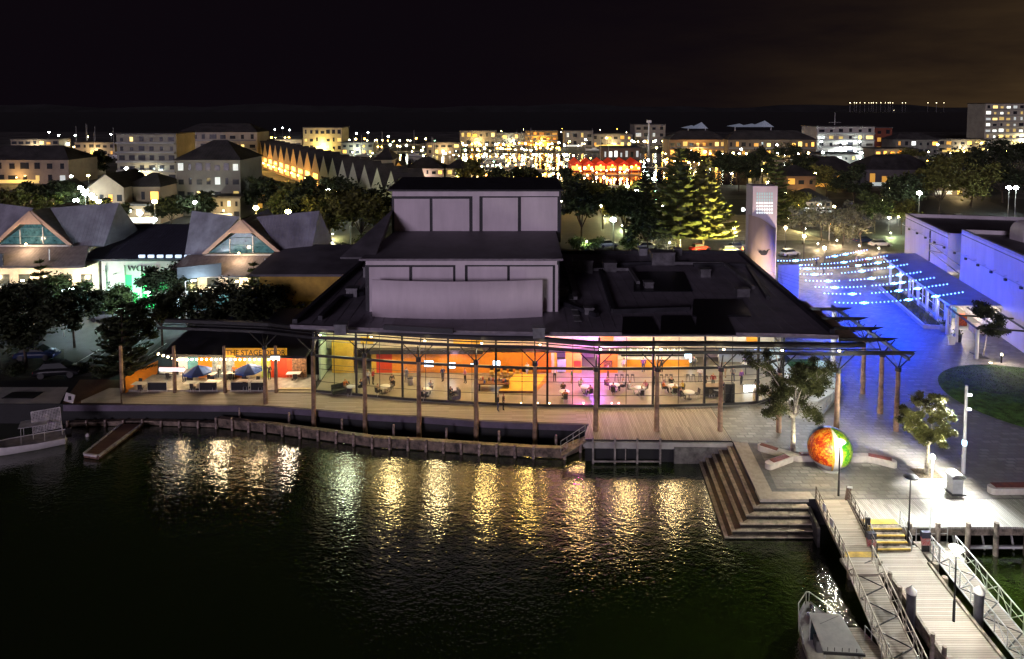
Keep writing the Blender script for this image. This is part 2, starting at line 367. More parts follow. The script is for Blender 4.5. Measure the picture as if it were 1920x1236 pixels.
for j, (p, hh, nr) in enumerate(pos):
    bb = B(); p2 = p - nr*.3; bb.tube((p2.x, p2.y, WZ-.6), (p2.x+rr.uniform(-.06, .06), p2.y, WZ+hh+rr.uniform(.05, .22)), .15, .13, 9)
    put('pile', bb, M('pile_timber', (.40, .30, .26), .7, var=.4, vs=3, bump=.3, bs=10), q, True)
for j in range(0, len(pos), 3):
    p, hh, nr = pos[j]; bb = B(); p2 = p + nr*.9
    bb.tube((p2.x, p2.y, WZ-.6), (p2.x, p2.y, WZ+hh+.75), .12, .11, 8); put('mooring_post', bb, MT['pile_timber'], q, True)
# ------------------------------------------------------------------ steps down to the water
stp = thing('water_steps', 'broad stone steps turning a corner down into the dark water', 'steps', (18.9, 50.3, 0))
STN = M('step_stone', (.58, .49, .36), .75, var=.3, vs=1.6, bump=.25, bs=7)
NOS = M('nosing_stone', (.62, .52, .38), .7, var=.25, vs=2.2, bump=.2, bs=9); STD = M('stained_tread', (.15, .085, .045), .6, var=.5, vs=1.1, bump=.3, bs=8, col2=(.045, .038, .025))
RIS = M('shaded_riser', (.030, .026, .020), .5, var=.5, vs=1.2, bump=.4, bs=9)  # risers face away from the lamps; their shade is put into the colour
lines = [[V((19.72, 59.06, 0)), V((18.91, 50.30, 0)), V((22.6, 50.27, 0))]]
bk = [(1364, 838), (1348, 845), (1334, 850), (1322, 858), (1312, 868), (1303, 878)]; cn = [(1413, 951), (1399, 966), (1388, 982), (1372, 995), (1359, 1007), (1345, 1021)]
for i in range(6):
    z = -.36*(i+1); c = W(*cn[i], z); k = W(*bk[i], z); lines.append([V((k.x, 59.15, z)), V((c.x, c.y, z)), V((22.45-.06*i, c.y-.02, z))])
for i in range(1, 7):
    o, ii = lines[i], lines[i-1]; z = o[0].z
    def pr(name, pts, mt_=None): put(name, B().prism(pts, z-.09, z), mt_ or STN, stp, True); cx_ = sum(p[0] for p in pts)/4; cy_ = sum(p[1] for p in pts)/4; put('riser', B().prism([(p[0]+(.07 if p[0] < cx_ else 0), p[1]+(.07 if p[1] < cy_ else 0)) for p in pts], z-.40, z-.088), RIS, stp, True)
    e = .12
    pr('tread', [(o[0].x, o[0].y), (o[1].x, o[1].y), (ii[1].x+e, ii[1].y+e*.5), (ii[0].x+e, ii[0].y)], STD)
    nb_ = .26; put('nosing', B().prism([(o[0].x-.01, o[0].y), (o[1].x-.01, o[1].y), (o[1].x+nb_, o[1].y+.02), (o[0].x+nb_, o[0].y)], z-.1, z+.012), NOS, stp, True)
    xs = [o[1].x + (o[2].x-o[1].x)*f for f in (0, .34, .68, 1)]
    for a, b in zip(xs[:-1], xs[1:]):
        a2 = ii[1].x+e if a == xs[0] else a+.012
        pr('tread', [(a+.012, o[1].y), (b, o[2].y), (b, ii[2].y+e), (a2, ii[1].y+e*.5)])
put('nosing', B().prism([(19.74, 59.06), (18.90, 50.26), (22.6, 50.26), (22.6, 50.75), (19.4, 50.8), (20.2, 59.06)], -.2, .03), MT['pale_stone'], stp, True)
wb = B(); wb.prism([(19.6, 59.6), (14.5, 59.5), (14.5, 59.15), (19.6, 59.15)], -2.4, -.5); put('return_wall', wb, M('dark_concrete', (.16, .15, .14), .85, var=.3), stp, True)
wb = B(); wb.prism([(22.5, 50.3), (22.75, 50.3), (22.3, 47.6), (22.1, 47.6)], -3, -.55); put('end_wall', wb, MT['dark_concrete'], stp, True)
# ================================================================== THE PERFORMING ARTS CENTRE
GP = [(-21.2, 71.8), (-20.6, 69.6), (-17.1, 68.9), (-10.8, 67.6), (-3.2, 66.62), (2.1, 66.15), (8.2, 66.0), (14, 66.05), (20.7, 66.3), (24.6, 66.8), (27.6, 68.6), (29.2, 72.0), (29.4, 76)]
def gy(x):
    P = GP[1:-2]
    for a, b in zip(P[:-1], P[1:]):
        if x <= b[0] or b is P[-1]:
            t = (x-a[0])/(b[0]-a[0]); return a[1] + (b[1]-a[1])*t
pac = thing('arts_centre', 'long flat-roofed waterfront theatre with lit glass foyer and pale stepped fly tower', 'building', (4, 82, 0))
ROOF = M('roof_sheet', (.22, .20, .24), .55, var=.22, vs=.25, bump=.25, bs=1.2)
DARK = M('dark_frame', (.028, .027, .036), .5, var=.3, vs=.7)
BLK = M('black_steel', (.018, .017, .018), .45, var=.2, vs=3)
LIL = streaked('pale_render', (.74, .65, .72))
rz = lambda y: 8.15 + (y-65)*.028
def roofslab(pts, t, zf, dz=0.):
    b = B(); n = len(pts)
    P = [(x, y, zf(y)+dz) for x, y in pts] + [(x, y, zf(y)+dz-t) for x, y in pts]
    return b.add(P, [tuple(range(n)), tuple(reversed(range(n, 2*n)))] + [(i, i+n, (i+1) % n+n, (i+1) % n) for i in range(n)])
ev = [(-22.0, 66.6), (-16, 65.9), (-10, 65.35), (-3.2, 64.8), (2, 64.6), (8, 64.5), (14, 64.45), (20.7, 64.45), (26, 64.2), (31.0, 63.7)]
put('roof', roofslab(ev + [(31.6, 80), (32.4, 95.5), (-19.6, 95.5), (-19.6, 90), (-21.0, 80)], .38, rz), ROOF, pac, True)
gb = B()
for a, b in zip(ev[:-1], ev[1:]): gb.bar((a[0], a[1]-.09, rz(a[1])-.02), (b[0], b[1]-.09, rz(b[1])-.02), .16, .2)
put('gutter', gb, M('gutter_metal', (.24, .21, .25), .5, var=.2), pac, True)
for pts in ([(-19.6, 95.5), (32.4, 95.5)], [(32.2, 95.2), (31.4, 80), (30.7, 64.2)], [(-19.5, 95), (-20.8, 80), (-21.7, 67)]):
    gb = B()
    for a, b in zip(pts[:-1], pts[1:]): gb.bar((a[0], a[1], rz(a[1])+.22), (b[0], b[1], rz(b[1])+.22), .5, .45)
    put('parapet', gb, DARK, pac, True)
# standing seams along the roof, one part
sb = B()
for i in range(44):
    x = -20 + i*1.16
    y0 = 66.8 if x < -10 else 65.4
    y1 = 69.8 if -15.6 < x < 5.4 else 94.8
    sb.bar((x, y0, rz(y0)+.005), (x, y1, rz(y1)+.005), .05, .05)
tag(put('roof_seams', sb, M('seam_metal', (.20, .185, .22), .5, var=.2), pac, True), kind='stuff')
# roof wells and skylights
for i, (x0, x1, y0, y1) in enumerate(((1168, 1230, 590, 619), (1240, 1303, 588, 619), (1306, 1372, 588, 619), (1190, 1290, 513, 546), (1300, 1400, 560, 588))):
    a, b, c, d = W(x0-2, y1, 8.6), W(x1+8, y1, 8.6), W(x1-8, y0, 8.6), W(x0, y0, 8.6)
    b_ = B(); b_.slab(*[(p.x, p.y, rz(p.y)+.12) for p in (a, b, c, d)], .14)
    put('skylight', b_, M('skylight_glass', (.006, .006, .009), .35, var=0), pac, True)
for pts in ([(1122, 500), (1150, 578), (1292, 574)], [(1122, 500), (1290, 495)], [(1040, 560), (1120, 585)], [(1300, 500), (1400, 500), (1440, 556)], [(600, 590), (640, 555), (680, 548)], [(720, 605), (850, 612)]):
    b_ = B(); q_ = [W(p[0], p[1], 8.8) for p in pts]
    for a, b in zip(q_[:-1], q_[1:]): b_.bar((a.x, a.y, rz(a.y)+.22), (b.x, b.y, rz(b.y)+.22), .45, .45)
    put('roof_upstand', b_, DARK, pac, True)
for x, y in ((1055, 540), (1205, 470), (1270, 470), (1010, 606), (640, 600)):
    p = W(x, y+8, 9.0); b_ = B(); b_.box((p.x, p.y, rz(p.y)+.45), (1.1, 1.0, .9)); b_.box((p.x, p.y, rz(p.y)+.95), (1.25, 1.15, .1))
    put('roof_vent', b_, M('vent_metal', (.2, .2, .22), .5, var=.2), pac, True)
DUCT = M('duct_metal', (.17, .165, .18), .45, .3, var=.25, vs=1)
for x, y, w_, d_, h_ in ((9, 86, 2.4, 1.6, 1.5), (12.5, 86.5, 1.6, 1.6, 1.1), (20, 90, 3.0, 2.0, 1.6), (24, 84, 1.2, 1.2, .9), (16, 79, 1.0, 1.0, .7), (26, 76, 1.4, 1.0, .8), (-18, 76, 1.2, 1.2, .9), (8, 70, .9, .9, .6), (-17.6, 84, 1.6, 1.4, 1.2)):
    b_ = B(); b_.box((x, y, rz(y)+h_/2), (w_, d_, h_)); b_.box((x, y, rz(y)+h_+.06), (w_+.15, d_+.15, .12))
    for k in range(3): b_.box((x-w_*.3+k*w_*.3, y-d_/2-.02, rz(y)+h_*.55), (w_*.2, .04, h_*.5))
    put('plant_unit', b_, DUCT, pac, True)
for pts in ([(10, 86), (15, 86), (15, 80)], [(20, 89), (28, 89), (28, 78)], [(7, 74), (7, 92)]):
    b_ = B()
    for a, b in zip(pts[:-1], pts[1:]): b_.bar((a[0], a[1], rz(a[1])+.35), (b[0], b[1], rz(b[1])+.35), .4, .35)
    put('duct', b_, DUCT, pac, True)
b_ = B()
for k in range(15): y = 68+k*1.75; b_.box((6.6, y, rz(y)+.14), (.7, 1.6, .05))
put('roof_walkway', b_, M('walkway_grating', (.2, .2, .21), .6, var=.3), pac, True)
# fly tower: two stepped blocks
def D2(px, py, Y): p = D(px, py, Y); return p.x, p.z
def block(Y, x0, x1, top, bot, back, band, groups, ztop_px):
    xa, zt = D2(x0, top, Y); xb, _ = D2(x1, top, Y); _, zb = D2(x0, bot, Y)
    b_ = B(); b_.span((xa, Y+.12, zb-.6), (xb, back, zt-.12)); put('tower_wall', b_, DARK, pac, True)
    _, zband = D2(x0, band, Y)
    put('wall_band', B().span((xa+.1, Y-.03, zband), (xb-.25, Y+.1, zt-.1)), LIL, pac, True)
    for (pa, pb, pt, pbm) in groups:
        ax, az = D2(pa, pt, Y); bx, bz = D2(pb, pbm, Y)
        put('wall_panel', B().span((ax, Y-.02, bz), (bx, Y+.1, az)), LIL, pac, True)
    return xa, xb, zt
xa, xb, zt1 = block(70.6, 684, 1049, 485, 590, 82.4, 497, [(692, 768, 501, 588), (773, 850, 501, 588), (877, 951, 500, 586), (956, 1036, 500, 586), (854, 872, 497, 586), (1041, 1046, 497, 588)], 0)
# lean-to roof between the blocks, and a cap edge
b_ = B(); b_.slab((xa-.5, 70.2, zt1), (xb+.35, 70.2, zt1), (xb+.35, 82.2, zt1+.75), (xa+1.2, 82.2, zt1+.75), .16)
put('tower_roof', b_, M('tower_roof_sheet', (.13, .12, .14), .6, var=.25, vs=.3, bump=.2, bs=2), pac, True)
b_ = B(); b_.bar((xa-.5, 70.15, zt1-.02), (xb+.35, 70.15, zt1-.02), .12, .22); put('roof_edge', b_, MT['gutter_metal'], pac, True)
xa2, xb2, zt2 = block(82.3, 734, 1052, 355, 446, 92.5, 368, [(739, 806, 373, 436), (811, 880, 373, 436), (905, 971, 371, 434), (977, 1045, 370, 433), (886, 899, 368, 436), ], 0)
b_ = B(); b_.slab((xa2-.35, 81.7, zt2+.02), (xb2+.2, 81.7, zt2+.02), (xb2+.2, 93, zt2+.35), (xa2-.35, 93, zt2+.35), .2)
put('tower_roof', b_, DARK, pac, True)
b_ = B(); b_.slab((xa2-3.6, 71.5, zt1-.05), (xa2+.1, 71.5, zt1-.05), (xa2+.1, 82.3, zt1+3.4), (xa2-.6, 82.3, zt1+.8), .2); put('tower_roof', b_, MT['tower_roof_sheet'], pac, True)
# the bowed pale screen in front
b_ = B(); k = 24; Ys = 69.0
(xs0, zs1), (xs1, zs0) = D2(697, 525, Ys), D2(1017, 590, Ys)
P = []
for i in range(k+1):
    t = i/k; x = xs0 + (xs1-xs0)*t; bow = .75*(1-(2*t-1)**2)
    P += [(x, Ys-bow, rz(Ys)-.02), (x, Ys-bow, zs1), (x, Ys-bow+.2, zs1), (x, Ys-bow+.2, rz(Ys)-.02)]
F = []
for i in range(k):
    for j in range(4): F.append((i*4+j, (i+1)*4+j, (i+1)*4+(j+1) % 4, i*4+(j+1) % 4))
b_.add(P, F, True); b_.add(P[:4], [(0, 1, 2, 3)]); b_.add(P[-4:], [(3, 2, 1, 0)])
put('bowed_screen', b_, streaked('screen_render', (.80, .69, .77), .8, .2), pac, True)
# back wing; yellow lamplight is put into the side wall colour
put('wing_wall', B().span((-33, 88, 0), (-19.5, 88.4, 7.9)), M('lamplit_render', (.52, .33, .06), .8, var=.2, vs=.5), pac, True)
b_ = B(); b_.slab((-34, 87, 8.15), (-19.7, 87, 8.15), (-19.7, 100, 9.4), (-34, 100, 9.4), .3); put('wing_roof', b_, MT['tower_roof_sheet'], pac, True)
# ---- foyer shell
FL = M('foyer_floor', (.29, .26, .20), .35, var=.15, vs=.6)
flo = [(x, gy(x)+.02) for x in (-20.5, -17, -14, -10.8, -7, -3.2, -.5, 2.1, 5, 8.2, 11, 14, 17, 20.7, 24.6)] + [(27.5, 68.7), (29.1, 72), (29.3, 79), (-20.8, 79)]
put('foyer_floor', B().prism(flo, -.1, .25), FL, pac, True)
put('foyer_ceiling', B().prism([(x, y+(.6 if y < 70 else 0)) for x, y in flo], 7.05, 7.2), M('ceiling_white', (.75, .68, .56), .8, var=.08), pac, True)
OR, RED, YEL, BEI = M('orange_wall', (.78, .27, .015), .6, var=.1), M('vermilion_wall', (.70, .06, .015), .6, var=.1), M('yellow_wall', (.75, .45, .05), .6, var=.1), M('beige_wall', (.62, .54, .42), .7, var=.1)
def wallseg(name, x0, x1, mat, Y=74.3, z0=.25, z1=2.45, d=.15):
    put(name, B().span((x0, Y, z0), (x1, Y+d, z1)), mat, pac, True)
pxX = lambda px, Y: (px-960)/FPX*Y*1.012
for x0, x1, mt_, z1 in ((619, 660, YEL, 3.9), (694, 703, YEL, 2.6), (703, 733, RED, 2.55), (733, 790, OR, 2.5), (790, 965, OR, 2.5), (965, 1002, MT['vermilion_wall'] if 0 else OR, 2.5), (1002, 1034, M('deep_orange_wall', (.72, .2, .015), .6, var=.1), 2.5), (1034, 1040, BEI, 2.5), (1040, 1045, YEL, 2.5), (1061, 1092, YEL, 2.6), (1126, 1160, OR, 2.6)):
    wallseg('wall_section', pxX(x0, 74.3), pxX(x1, 74.3), mt_, z1=z1)
wallseg('upper_wall', -20.9, 29.3, BEI, Y=74.75, z0=2.9, z1=7.05)
wallseg('bulkhead', pxX(690, 74.1), pxX(905, 74.1), BLK, Y=73.9, z0=2.5, z1=2.95, d=.8)
wallseg('rear_wall', -20.9, 29.3, BEI, Y=79, z0=.25, z1=3.2)
wallseg('rear_wall', 24, 29.2, M('cool_wall', (.45, .52, .58), .6, var=.1), Y=77.5, z0=.25, z1=4)
put('wall_section', B().span((-20.9, 72.3, .25), (-20.7, 79, 7)), M('mint_wall', (.45, .62, .5), .6, var=.1), pac, True)
# pictures and panels on the foyer wall
for x0, x1, y0, y1, mt_ in ((1045, 1061, 674, 697, M('pale_blue_board', (.45, .6, .75), .5, var=.1)), (1076, 1089, 677, 690, RED), (1132, 1148, 676, 688, M('brown_picture', (.25, .1, .03), .5, var=.6, vs=6)), (1000, 1034, 676, 697, MT['deep_orange_wall']), (1166, 1196, 641, 646, OR)):
    a, b = D(x0, y1, 74.2), D(x1, y0, 74.2); put('wall_board', B().span((a.x, 74.18, a.z), (b.x, 74.26, b.z)), mt_, pac, True)
# mezzanine edge glimpsed below the eave
for x0, x1, mt_ in ((676, 700, YEL), (700, 745, BEI), (760, 820, BEI), (850, 905, YEL), (1125, 1150, OR), (1400, 1425, OR)):
    a, b = D(x0, 645, 74.6), D(x1, 632, 74.6); put('wall_board', B().span((a.x, 74.6, a.z), (b.x, 74.7, b.z)), mt_, pac, True)
# ---- glass front: mullions, transoms and panes
GL = glassmat('foyer_glass', (.97, .98, .97), .06, .015)
MX = [-20.6, -18.4, -16, -13.5, -11.1, -8.7, -6.4, -4, -1.6, 1, 3.5, 6, 8.6, 11.3, 13.95, 16.5, 19.1, 21.9, 24.6]
ends = [(27.6, 68.6), (29.2, 72.0), (29.4, 76)]
gpts = [V((x, gy(x), 0)) for x in MX] + [V((a, b, 0)) for a, b in ends]
gpts = [V((-21.2, 71.8, 0))] + gpts
ZT = [.34, 1.25, 2.6, 4.05, 5.6, 7.05]
for i, p in enumerate(gpts):
    strong = i % 2 == 1
    put('mullion', B().box((p.x, p.y-.02, 3.7), (.2 if strong else .05, .26 if strong else .08, 6.85)), BLK, pac, True)
for z, h in ((.3, .22), (4.05, .26), (1.25, .035), (2.6, .035), (5.6, .05), (3.1, .03)):
    b_ = B()
    for a, b in zip(gpts[:-1], gpts[1:]): b_.bar((a.x, a.y-.16 if h > .1 else a.y, z), (b.x, b.y-.16 if h > .1 else b.y, z), .12 if h > .1 else .04, h)
    put('transom', b_, BLK, pac, True)
for a, b in zip(gpts[:-1], gpts[1:]):
    for z0, z1 in ((.4, 1.23), (1.27, 2.58), (2.62, 3.93), (4.2, 5.56), (5.64, 7.0)):
        put('pane', B().quad((a.x, a.y+.03, z0), (b.x, b.y+.03, z0), (b.x, b.y+.03, z1), (a.x, a.y+.03, z1)), GL, pac, True)
# ---- foyer lamps (downlights in the ceiling, real lamps)
warm = (1, .66, .30)
LAMPS = [(-18, 72, (.85, 1, .66), .55), (-13, 71.5, (1, .76, .32), .9), (-8, 71, (1, .78, .38), .9), (-3, 70.5, (1, .68, .22), 1), (2, 70.3, (1, .66, .16), 1), (7, 70.0, (1, .66, .22), 1), (12, 70.0, (1, .69, .27), 1.1), (17, 70.0, (1, .72, .33), 1.0), (22, 70.3, (1, .80, .44), 1.0), (26.3, 72, (.85, .95, 1), .9)]
for x, y, c, k in LAMPS:
    b_ = B(); b_.tube((x, y, 6.86), (x, y, 7.04), .16, .2, 12); l_ = put('downlight', b_, EM('downlight_glow', (1, .8, .5), 14), pac, True)
    plight('foyer_lamp', (x, y, 6.5), 800*k, c, .55)
for x, y, z, c, p_ in ((9.2, 72.6, 3.0, (.38, .08, 1), 1500), (7.4, 71.4, 3.0, (1, .06, .5), 650), (15.6, 74.2, 2.6, (1, .8, .55), 160), (10.6, 74.4, 2.6, (1, .72, .35), 140), (-6.4, 73.2, 2.3, (1, .55, .75), 70)):
    o = plight('foyer_lamp', (x, y, z), p_, c, .2)
# pendant globes over the bar, screens, back bar
for px in (1143, 1153, 1168, 1183, 1196, 1207, 1216, 1228, 1238, 1252, 1264, 1276):
    p = D(px, 661, 75.2); t_ = tag(put('pendant_lamp', B().ball((0, 0, 0), .17, 10, 6).tube((0, 0, .17), (0, 0, 4.2), .012, .012, 5), EM('pendant_glow', (1, .86, .55), 7), loc=p), None, 'lamp', 'globe pendant lamps over the foyer bar')
    t_['label'] = 'warm globe pendant lamp in the row hanging over the foyer bar'
bar_ = thing('bar_counter', 'orange fronted bar counter with white top along the foyer rear', 'counter', D(1228, 696, 75.8))
a, b = D(1167, 697, 75.8), D(1292, 680, 75.8)
put('counter_front', B().span((a.x, 75.7, .25), (b.x, 76.0, 1.25)), M('orange_front', (.80, .33, .02), .5, var=.1), bar_, True)
put('counter_top', B().span((a.x-.1, 75.6, 1.25), (b.x+.1, 76.4, 1.33)), M('white_top', (.75, .7, .62), .3, var=.05), bar_, True)
put('counter_side', B().span((a.x-.55, 75.65, .25), (a.x-.02, 76.9, 1.3)), MT['white_top'], bar_, True)
bb_ = thing('back_bar', 'brightly lit white back bar shelves behind the orange counter', 'shelves', ((a.x+b.x)/2, 78, .25))
put('cabinet', B().span((a.x, 77.6, .25), (b.x, 78.2, 1.0)), BLK, bb_, True)
for k, z in enumerate((1.05, 1.55, 2.05)):
    put('shelf', B().span((a.x, 77.7, z), (b.x, 78.1, z+.05)), MT['white_top'], bb_, True)
put('light_panel', B().span((a.x, 78.15, 1.0), (b.x, 78.22, 2.6)), EM('backbar_glow', (1, .86, .58), 2.2), bb_, True)
bo = B(); rb = random.Random(9)
for k in range(60):
    x = rb.uniform(a.x+.1, b.x-.1); z = rb.choice((1.1, 1.6, 2.1)); bo.mat(k % 3).tube((x, 77.8, z), (x, 77.8, z+rb.uniform(.2, .34)), .05, .03, 6)
tag(put('bottles', bo, [M('bottle_amber', (.3, .1, .02), .2, var=0), M('bottle_green', (.03, .12, .04), .2, var=0), M('bottle_clear', (.5, .5, .5), .2, var=0)], bb_, True), kind='stuff')
SCRN = EM('screen_glow', (.55, .80, 1.0), 6)
def screen(px, py, Y, w_, h_, label, stand=False, em=None):
    p = D(px, py, Y); t_ = thing('display_screen', label, 'screen', (p.x, p.y, .25 if stand else p.z-h_/2))
    z = p.z - t_.location.z
    put('panel', B().box((0, -.03, z), (w_, .02, h_)), em or SCRN, t_); put('casing', B().box((0, .02, z), (w_+.08, .06, h_+.08)), BLK, t_)
    if stand: put('stand', B().tube((0, .06, 0), (0, .06, z-h_/2), .05).box((0, .06, .03), (.6, .4, .05)), BLK, t_)
    else: put('bracket', B().box((0, .14, z), (.2, .2, .2)), BLK, t_)
    return t_
screen(804, 682, 73.6, .95, .65, 'glowing blue-white wall screen on the orange wall beside the bulkhead')
screen(846, 685, 73.6, .85, .6, 'white wall screen second from the bulkhead on the orange wall')
screen(886, 685, 73.4, .4, .42, 'small square blue screen on the orange wall near a column')
screen(931, 682, 73.2, .75, .62, 'blue glowing screen above the merchandise stand')
screen(1290, 671, 76.4, .75, .95, 'tall blue-white menu screen at the end of the orange bar')
screen(1408, 729, 69.3, 1.55, .78, 'large free-standing white screen on a single post near the foyer glass', True, EM('white_screen_glow', (.9, .97, 1), 5))
screen(1420, 650, 75.0, .7, .8, 'colourful upright screen high on the foyer rear wall', False, EM('blue_screen_glow', (.2, .35, 1), 3))
screen(1288, 706, 73.6, .55, .25, 'low small cyan screen on a foyer table near the bar stools', False, EM('cyan_screen_glow', (.2, .8, 1), 3))
# ================================================================== CANOPY OF TIMBER COLUMNS ALONG THE FRONT
cols = [(-24.77, 66.95, -2.4), (-19.44, 65.25, -2.4), (-14.29, 64.7, -2.4), (-8.9, 63.63, -2.4), (-3.39, 62.91, -2.4), (2.16, 62.6, -2.4), (7.72, 61.25, 0), (13.33, 61.25, 0), (19.18, 61.25, 0), (24.5, 61.0, 0), (29.71, 60.84, 0), (35.42, 61.25, 0), (35.9, 64.85, 0), (36.5, 69.4, 0)]
can = thing('canopy', 'open steel canopy on round timber columns along the theatre waterfront', 'canopy', (6, 62, 0))
LOG = M('log_column', (.36, .23, .145), .75, var=.3, vs=1.2, bump=.35, bs=6)
ZC = 5.9
for i, (x, y, z0) in enumerate(cols):
    b_ = B()
    for k in range(6):
        za, zb = z0+(ZC-z0)*k/6, z0+(ZC-z0)*(k+1)/6; b_.tube((x+.012*math.sin(k*2+i), y, za), (x+.012*math.sin(k*2+2+i), y, zb), .25-.012*k, .25-.012*(k+1), 12, k in (0, 5))
    c_ = put('column', b_, LOG, can, True)
    side = i > 11
    dirs = [(-1.45, 0), (1.45, 0), (0, 2.2), (0, -.5)] if not side else [(0, -1.3), (0, 1.3), (-2.2, 0), (1.2, 0)]
    for k, (dx, dy) in enumerate(dirs):
        big = k == 2
        e = V((x+dx, y+dy, 7.3 if not big else 7.75))
        s_ = put('strut', B().tube((x, y, ZC-.05), e, .06 if not big else .055, .05, 7), BLK if not (big and i > 6) else M('grey_steel', (.25, .24, .24), .5, var=.2), can, True)
    put('collar', B().tube((x, y, ZC-.25), (x, y, ZC+.12), .27, .24, 12), BLK, can, True)
line = [(-36, 68.2), (-30, 67.6)] + [(x, y) for x, y, z in cols[:12]]
for nm, dy, z, w_, h_, xe in (('front_beam', 0., 7.38, .16, .26, 36.6), ('purlin', 1.75, 7.58, .5, .36, 33.0), ('rear_beam', .85, 7.48, .07, .1, 34)):
    pts = [p for p in line if p[0] < xe] + [(xe, 61.0)]
    b_ = B()
    for a, b in zip(pts[:-1], pts[1:]): b_.bar((a[0]-.05, a[1]+dy, z), (b[0]+.05, b[1]+dy, z), w_, h_)
    put(nm, b_, BLK, can, True)
for Y, xe, x0 in ((60.5, 36.6, 30), (64.0, 37.0, 31.2), (67.2, 37.3, 31.4), (70.4, 37.5, 31.5), (73.8, 37.5, 31.6)):
    b_ = B(); b_.bar((x0, Y, 7.62), (xe-1.2, Y, 7.62), .16, .34)
    P = [(xe-1.2, Y-.08, 7.45), (xe-1.2, Y+.08, 7.45), (xe-1.2, Y+.08, 7.79), (xe-1.2, Y-.08, 7.79), (xe, Y, 7.76)]
    b_.add(P, [(0, 1, 4), (1, 2, 4), (2, 3, 4), (3, 0, 4), (3, 2, 1, 0)]); put('outrigger', b_, BLK, can, True)
put('edge_beam', B().bar((35.5, 59.8, 7.3), (36.2, 76, 7.3), .2, .28), BLK, can, True)
put('edge_beam', B().bar((33.0, 63.5, 7.35), (33.8, 76, 7.35), .08, .16), BLK, can, True)
for Y0, Y1 in ((64.2, 66.2), (67.4, 69.4), (70.6, 72.6), (74, 76)):
    put('louvre', B().slab((31.3, Y0, 7.75), (33.3, Y0, 7.75), (33.3, Y1, 7.85), (31.3, Y1, 7.85), .08), M('louvre_tan', (.30, .22, .14), .7, var=.2, vs=2), can, True)
for Y in (67.2, 70.4, 73.8):
    b_ = B()
    for k in range(7):
        t = math.pi*(k+.5)/7; b_.bar((35.9, Y, 6.2), (35.9+1.5*math.cos(t), Y, 6.2+1.3*math.sin(t)), .05)
    put('fan_brace', b_, BLK, can, True)
# small downlights under the front beam
for i, (x, y, z0) in enumerate(cols[1:11]):
    put('canopy_light', B().tube((x+.5, y+.9, 7.28), (x+.5, y+.9, 7.42), .1, .12, 10), EM('canopy_glow', (1, .8, .5), 12), can, True)
    plight('canopy_lamp', (x+.5, y+.9, 7.2), 300, (1, .82, .52), .12, spot=110, aim=(x+.5, y+1.5, 0), blend=.8)
# porch and ramp at the corner
po = thing('porch', 'brightly lit white entrance porch with ramp and handrails at the theatre corner', 'porch', (32, 70, 0))
WP = M('white_render', (.70, .70, .68), .6, var=.06)
put('porch_floor', B().prism([(27.7, 66.9), (30.5, 66.6), (34.2, 69.5), (35.2, 73), (35.0, 77), (29.5, 77), (29.4, 72), (27.7, 68.7)], 0.0, .42), WP, po, True)
b_ = B(); 
for k in range(10):
    t0, t1 = -.9+k*.16, -.9+(k+1)*.16; b_.bar((31.2+4.2*math.cos(t0), 73+4.2*math.sin(t0), .85), (31.2+4.2*math.cos(t1), 73+4.2*math.sin(t1), .85), .14, .9)
put('parapet_wall', b_, M('aqua_render', (.45, .62, .66), .5, var=.08), po, True)
put('porch_post', B().tube((36.2*.985, 74.2, 0), (36.2*.985, 74.2, 7.2), .27, .27, 14), WP, po, True)
b_ = B(); b_.slab((26.6, 63.8, .03), (29.4, 63.6, .03), (34.6, 69.6, .45), (32.4, 70.2, .45), .35); put('ramp', b_, CON, po, True)
for off in (0, 1):
    b_ = B(); p0, p1 = (V((26.6, 63.8, .05)), V((32.4, 70.2, .47))) if off == 0 else (V((29.4, 63.6, .05)), V((34.6, 69.6, .47)))
    for k in range(8):
        q_ = p0 + (p1-p0)*k/7; b_.tube(q_, q_+V((0, 0, .95)), .022, .022, 6)
    for h in (.95, .5): b_.tube(p0+V((0, 0, h)), p1+V((0, 0, h)), .025, .025, 6)
    b_.bar(p0+V((0, 0, .08)), p1+V((0, 0, .08)), .14, .16); put('handrail', b_, BLK if off == 0 else M('steel_rail', (.35, .36, .38), .35, .8, var=.1), po, True)
put('entrance_door', B().span((29.5, 74, .42), (29.62, 76.5, 3.2)), EM('door_glow', (.7, .92, 1), 1.6), po, True)
put('planter_box', B().span((31.5, 75.6, .42), (34.4, 76.4, 1.0)), M('hedge_green', (.03, .09, .04), .9, var=.5, vs=6, bump=.6, bs=20), po, True)
b_ = B()
for x, y in ((30.5, 69), (32, 72), (30.8, 74)):
    b_.tube((x, y, 6.9), (x, y, 7.05), .18, .22, 12)
put('porch_light', b_, EM('porch_glow', (.8, .95, 1), 25), po, True)
for x, y, k in ((30.6, 69, 1), (32, 72.4, 1.3)): plight('porch_lamp', (x, y, 6.4), 420*k, (.78, .93, 1), .25)
# ================================================================== THE TALL SIGN TOWER
TY = 96.0
tw = thing('sign_tower', 'tall pale tower with perforated top and a curved wave-cut lower wall', 'tower', (35.6, TY, 0))
pT, pB = D(1413, 350, TY), D(1461, 350, TY)
x0, x1, zt = pT.x, pB.x, pT.z
put('tower_shaft', B().span((x0+.1, TY+.5, 0), (x1-.02, TY+3.2, zt)), streaked('tower_render', (.70, .62, .65)), tw, True)
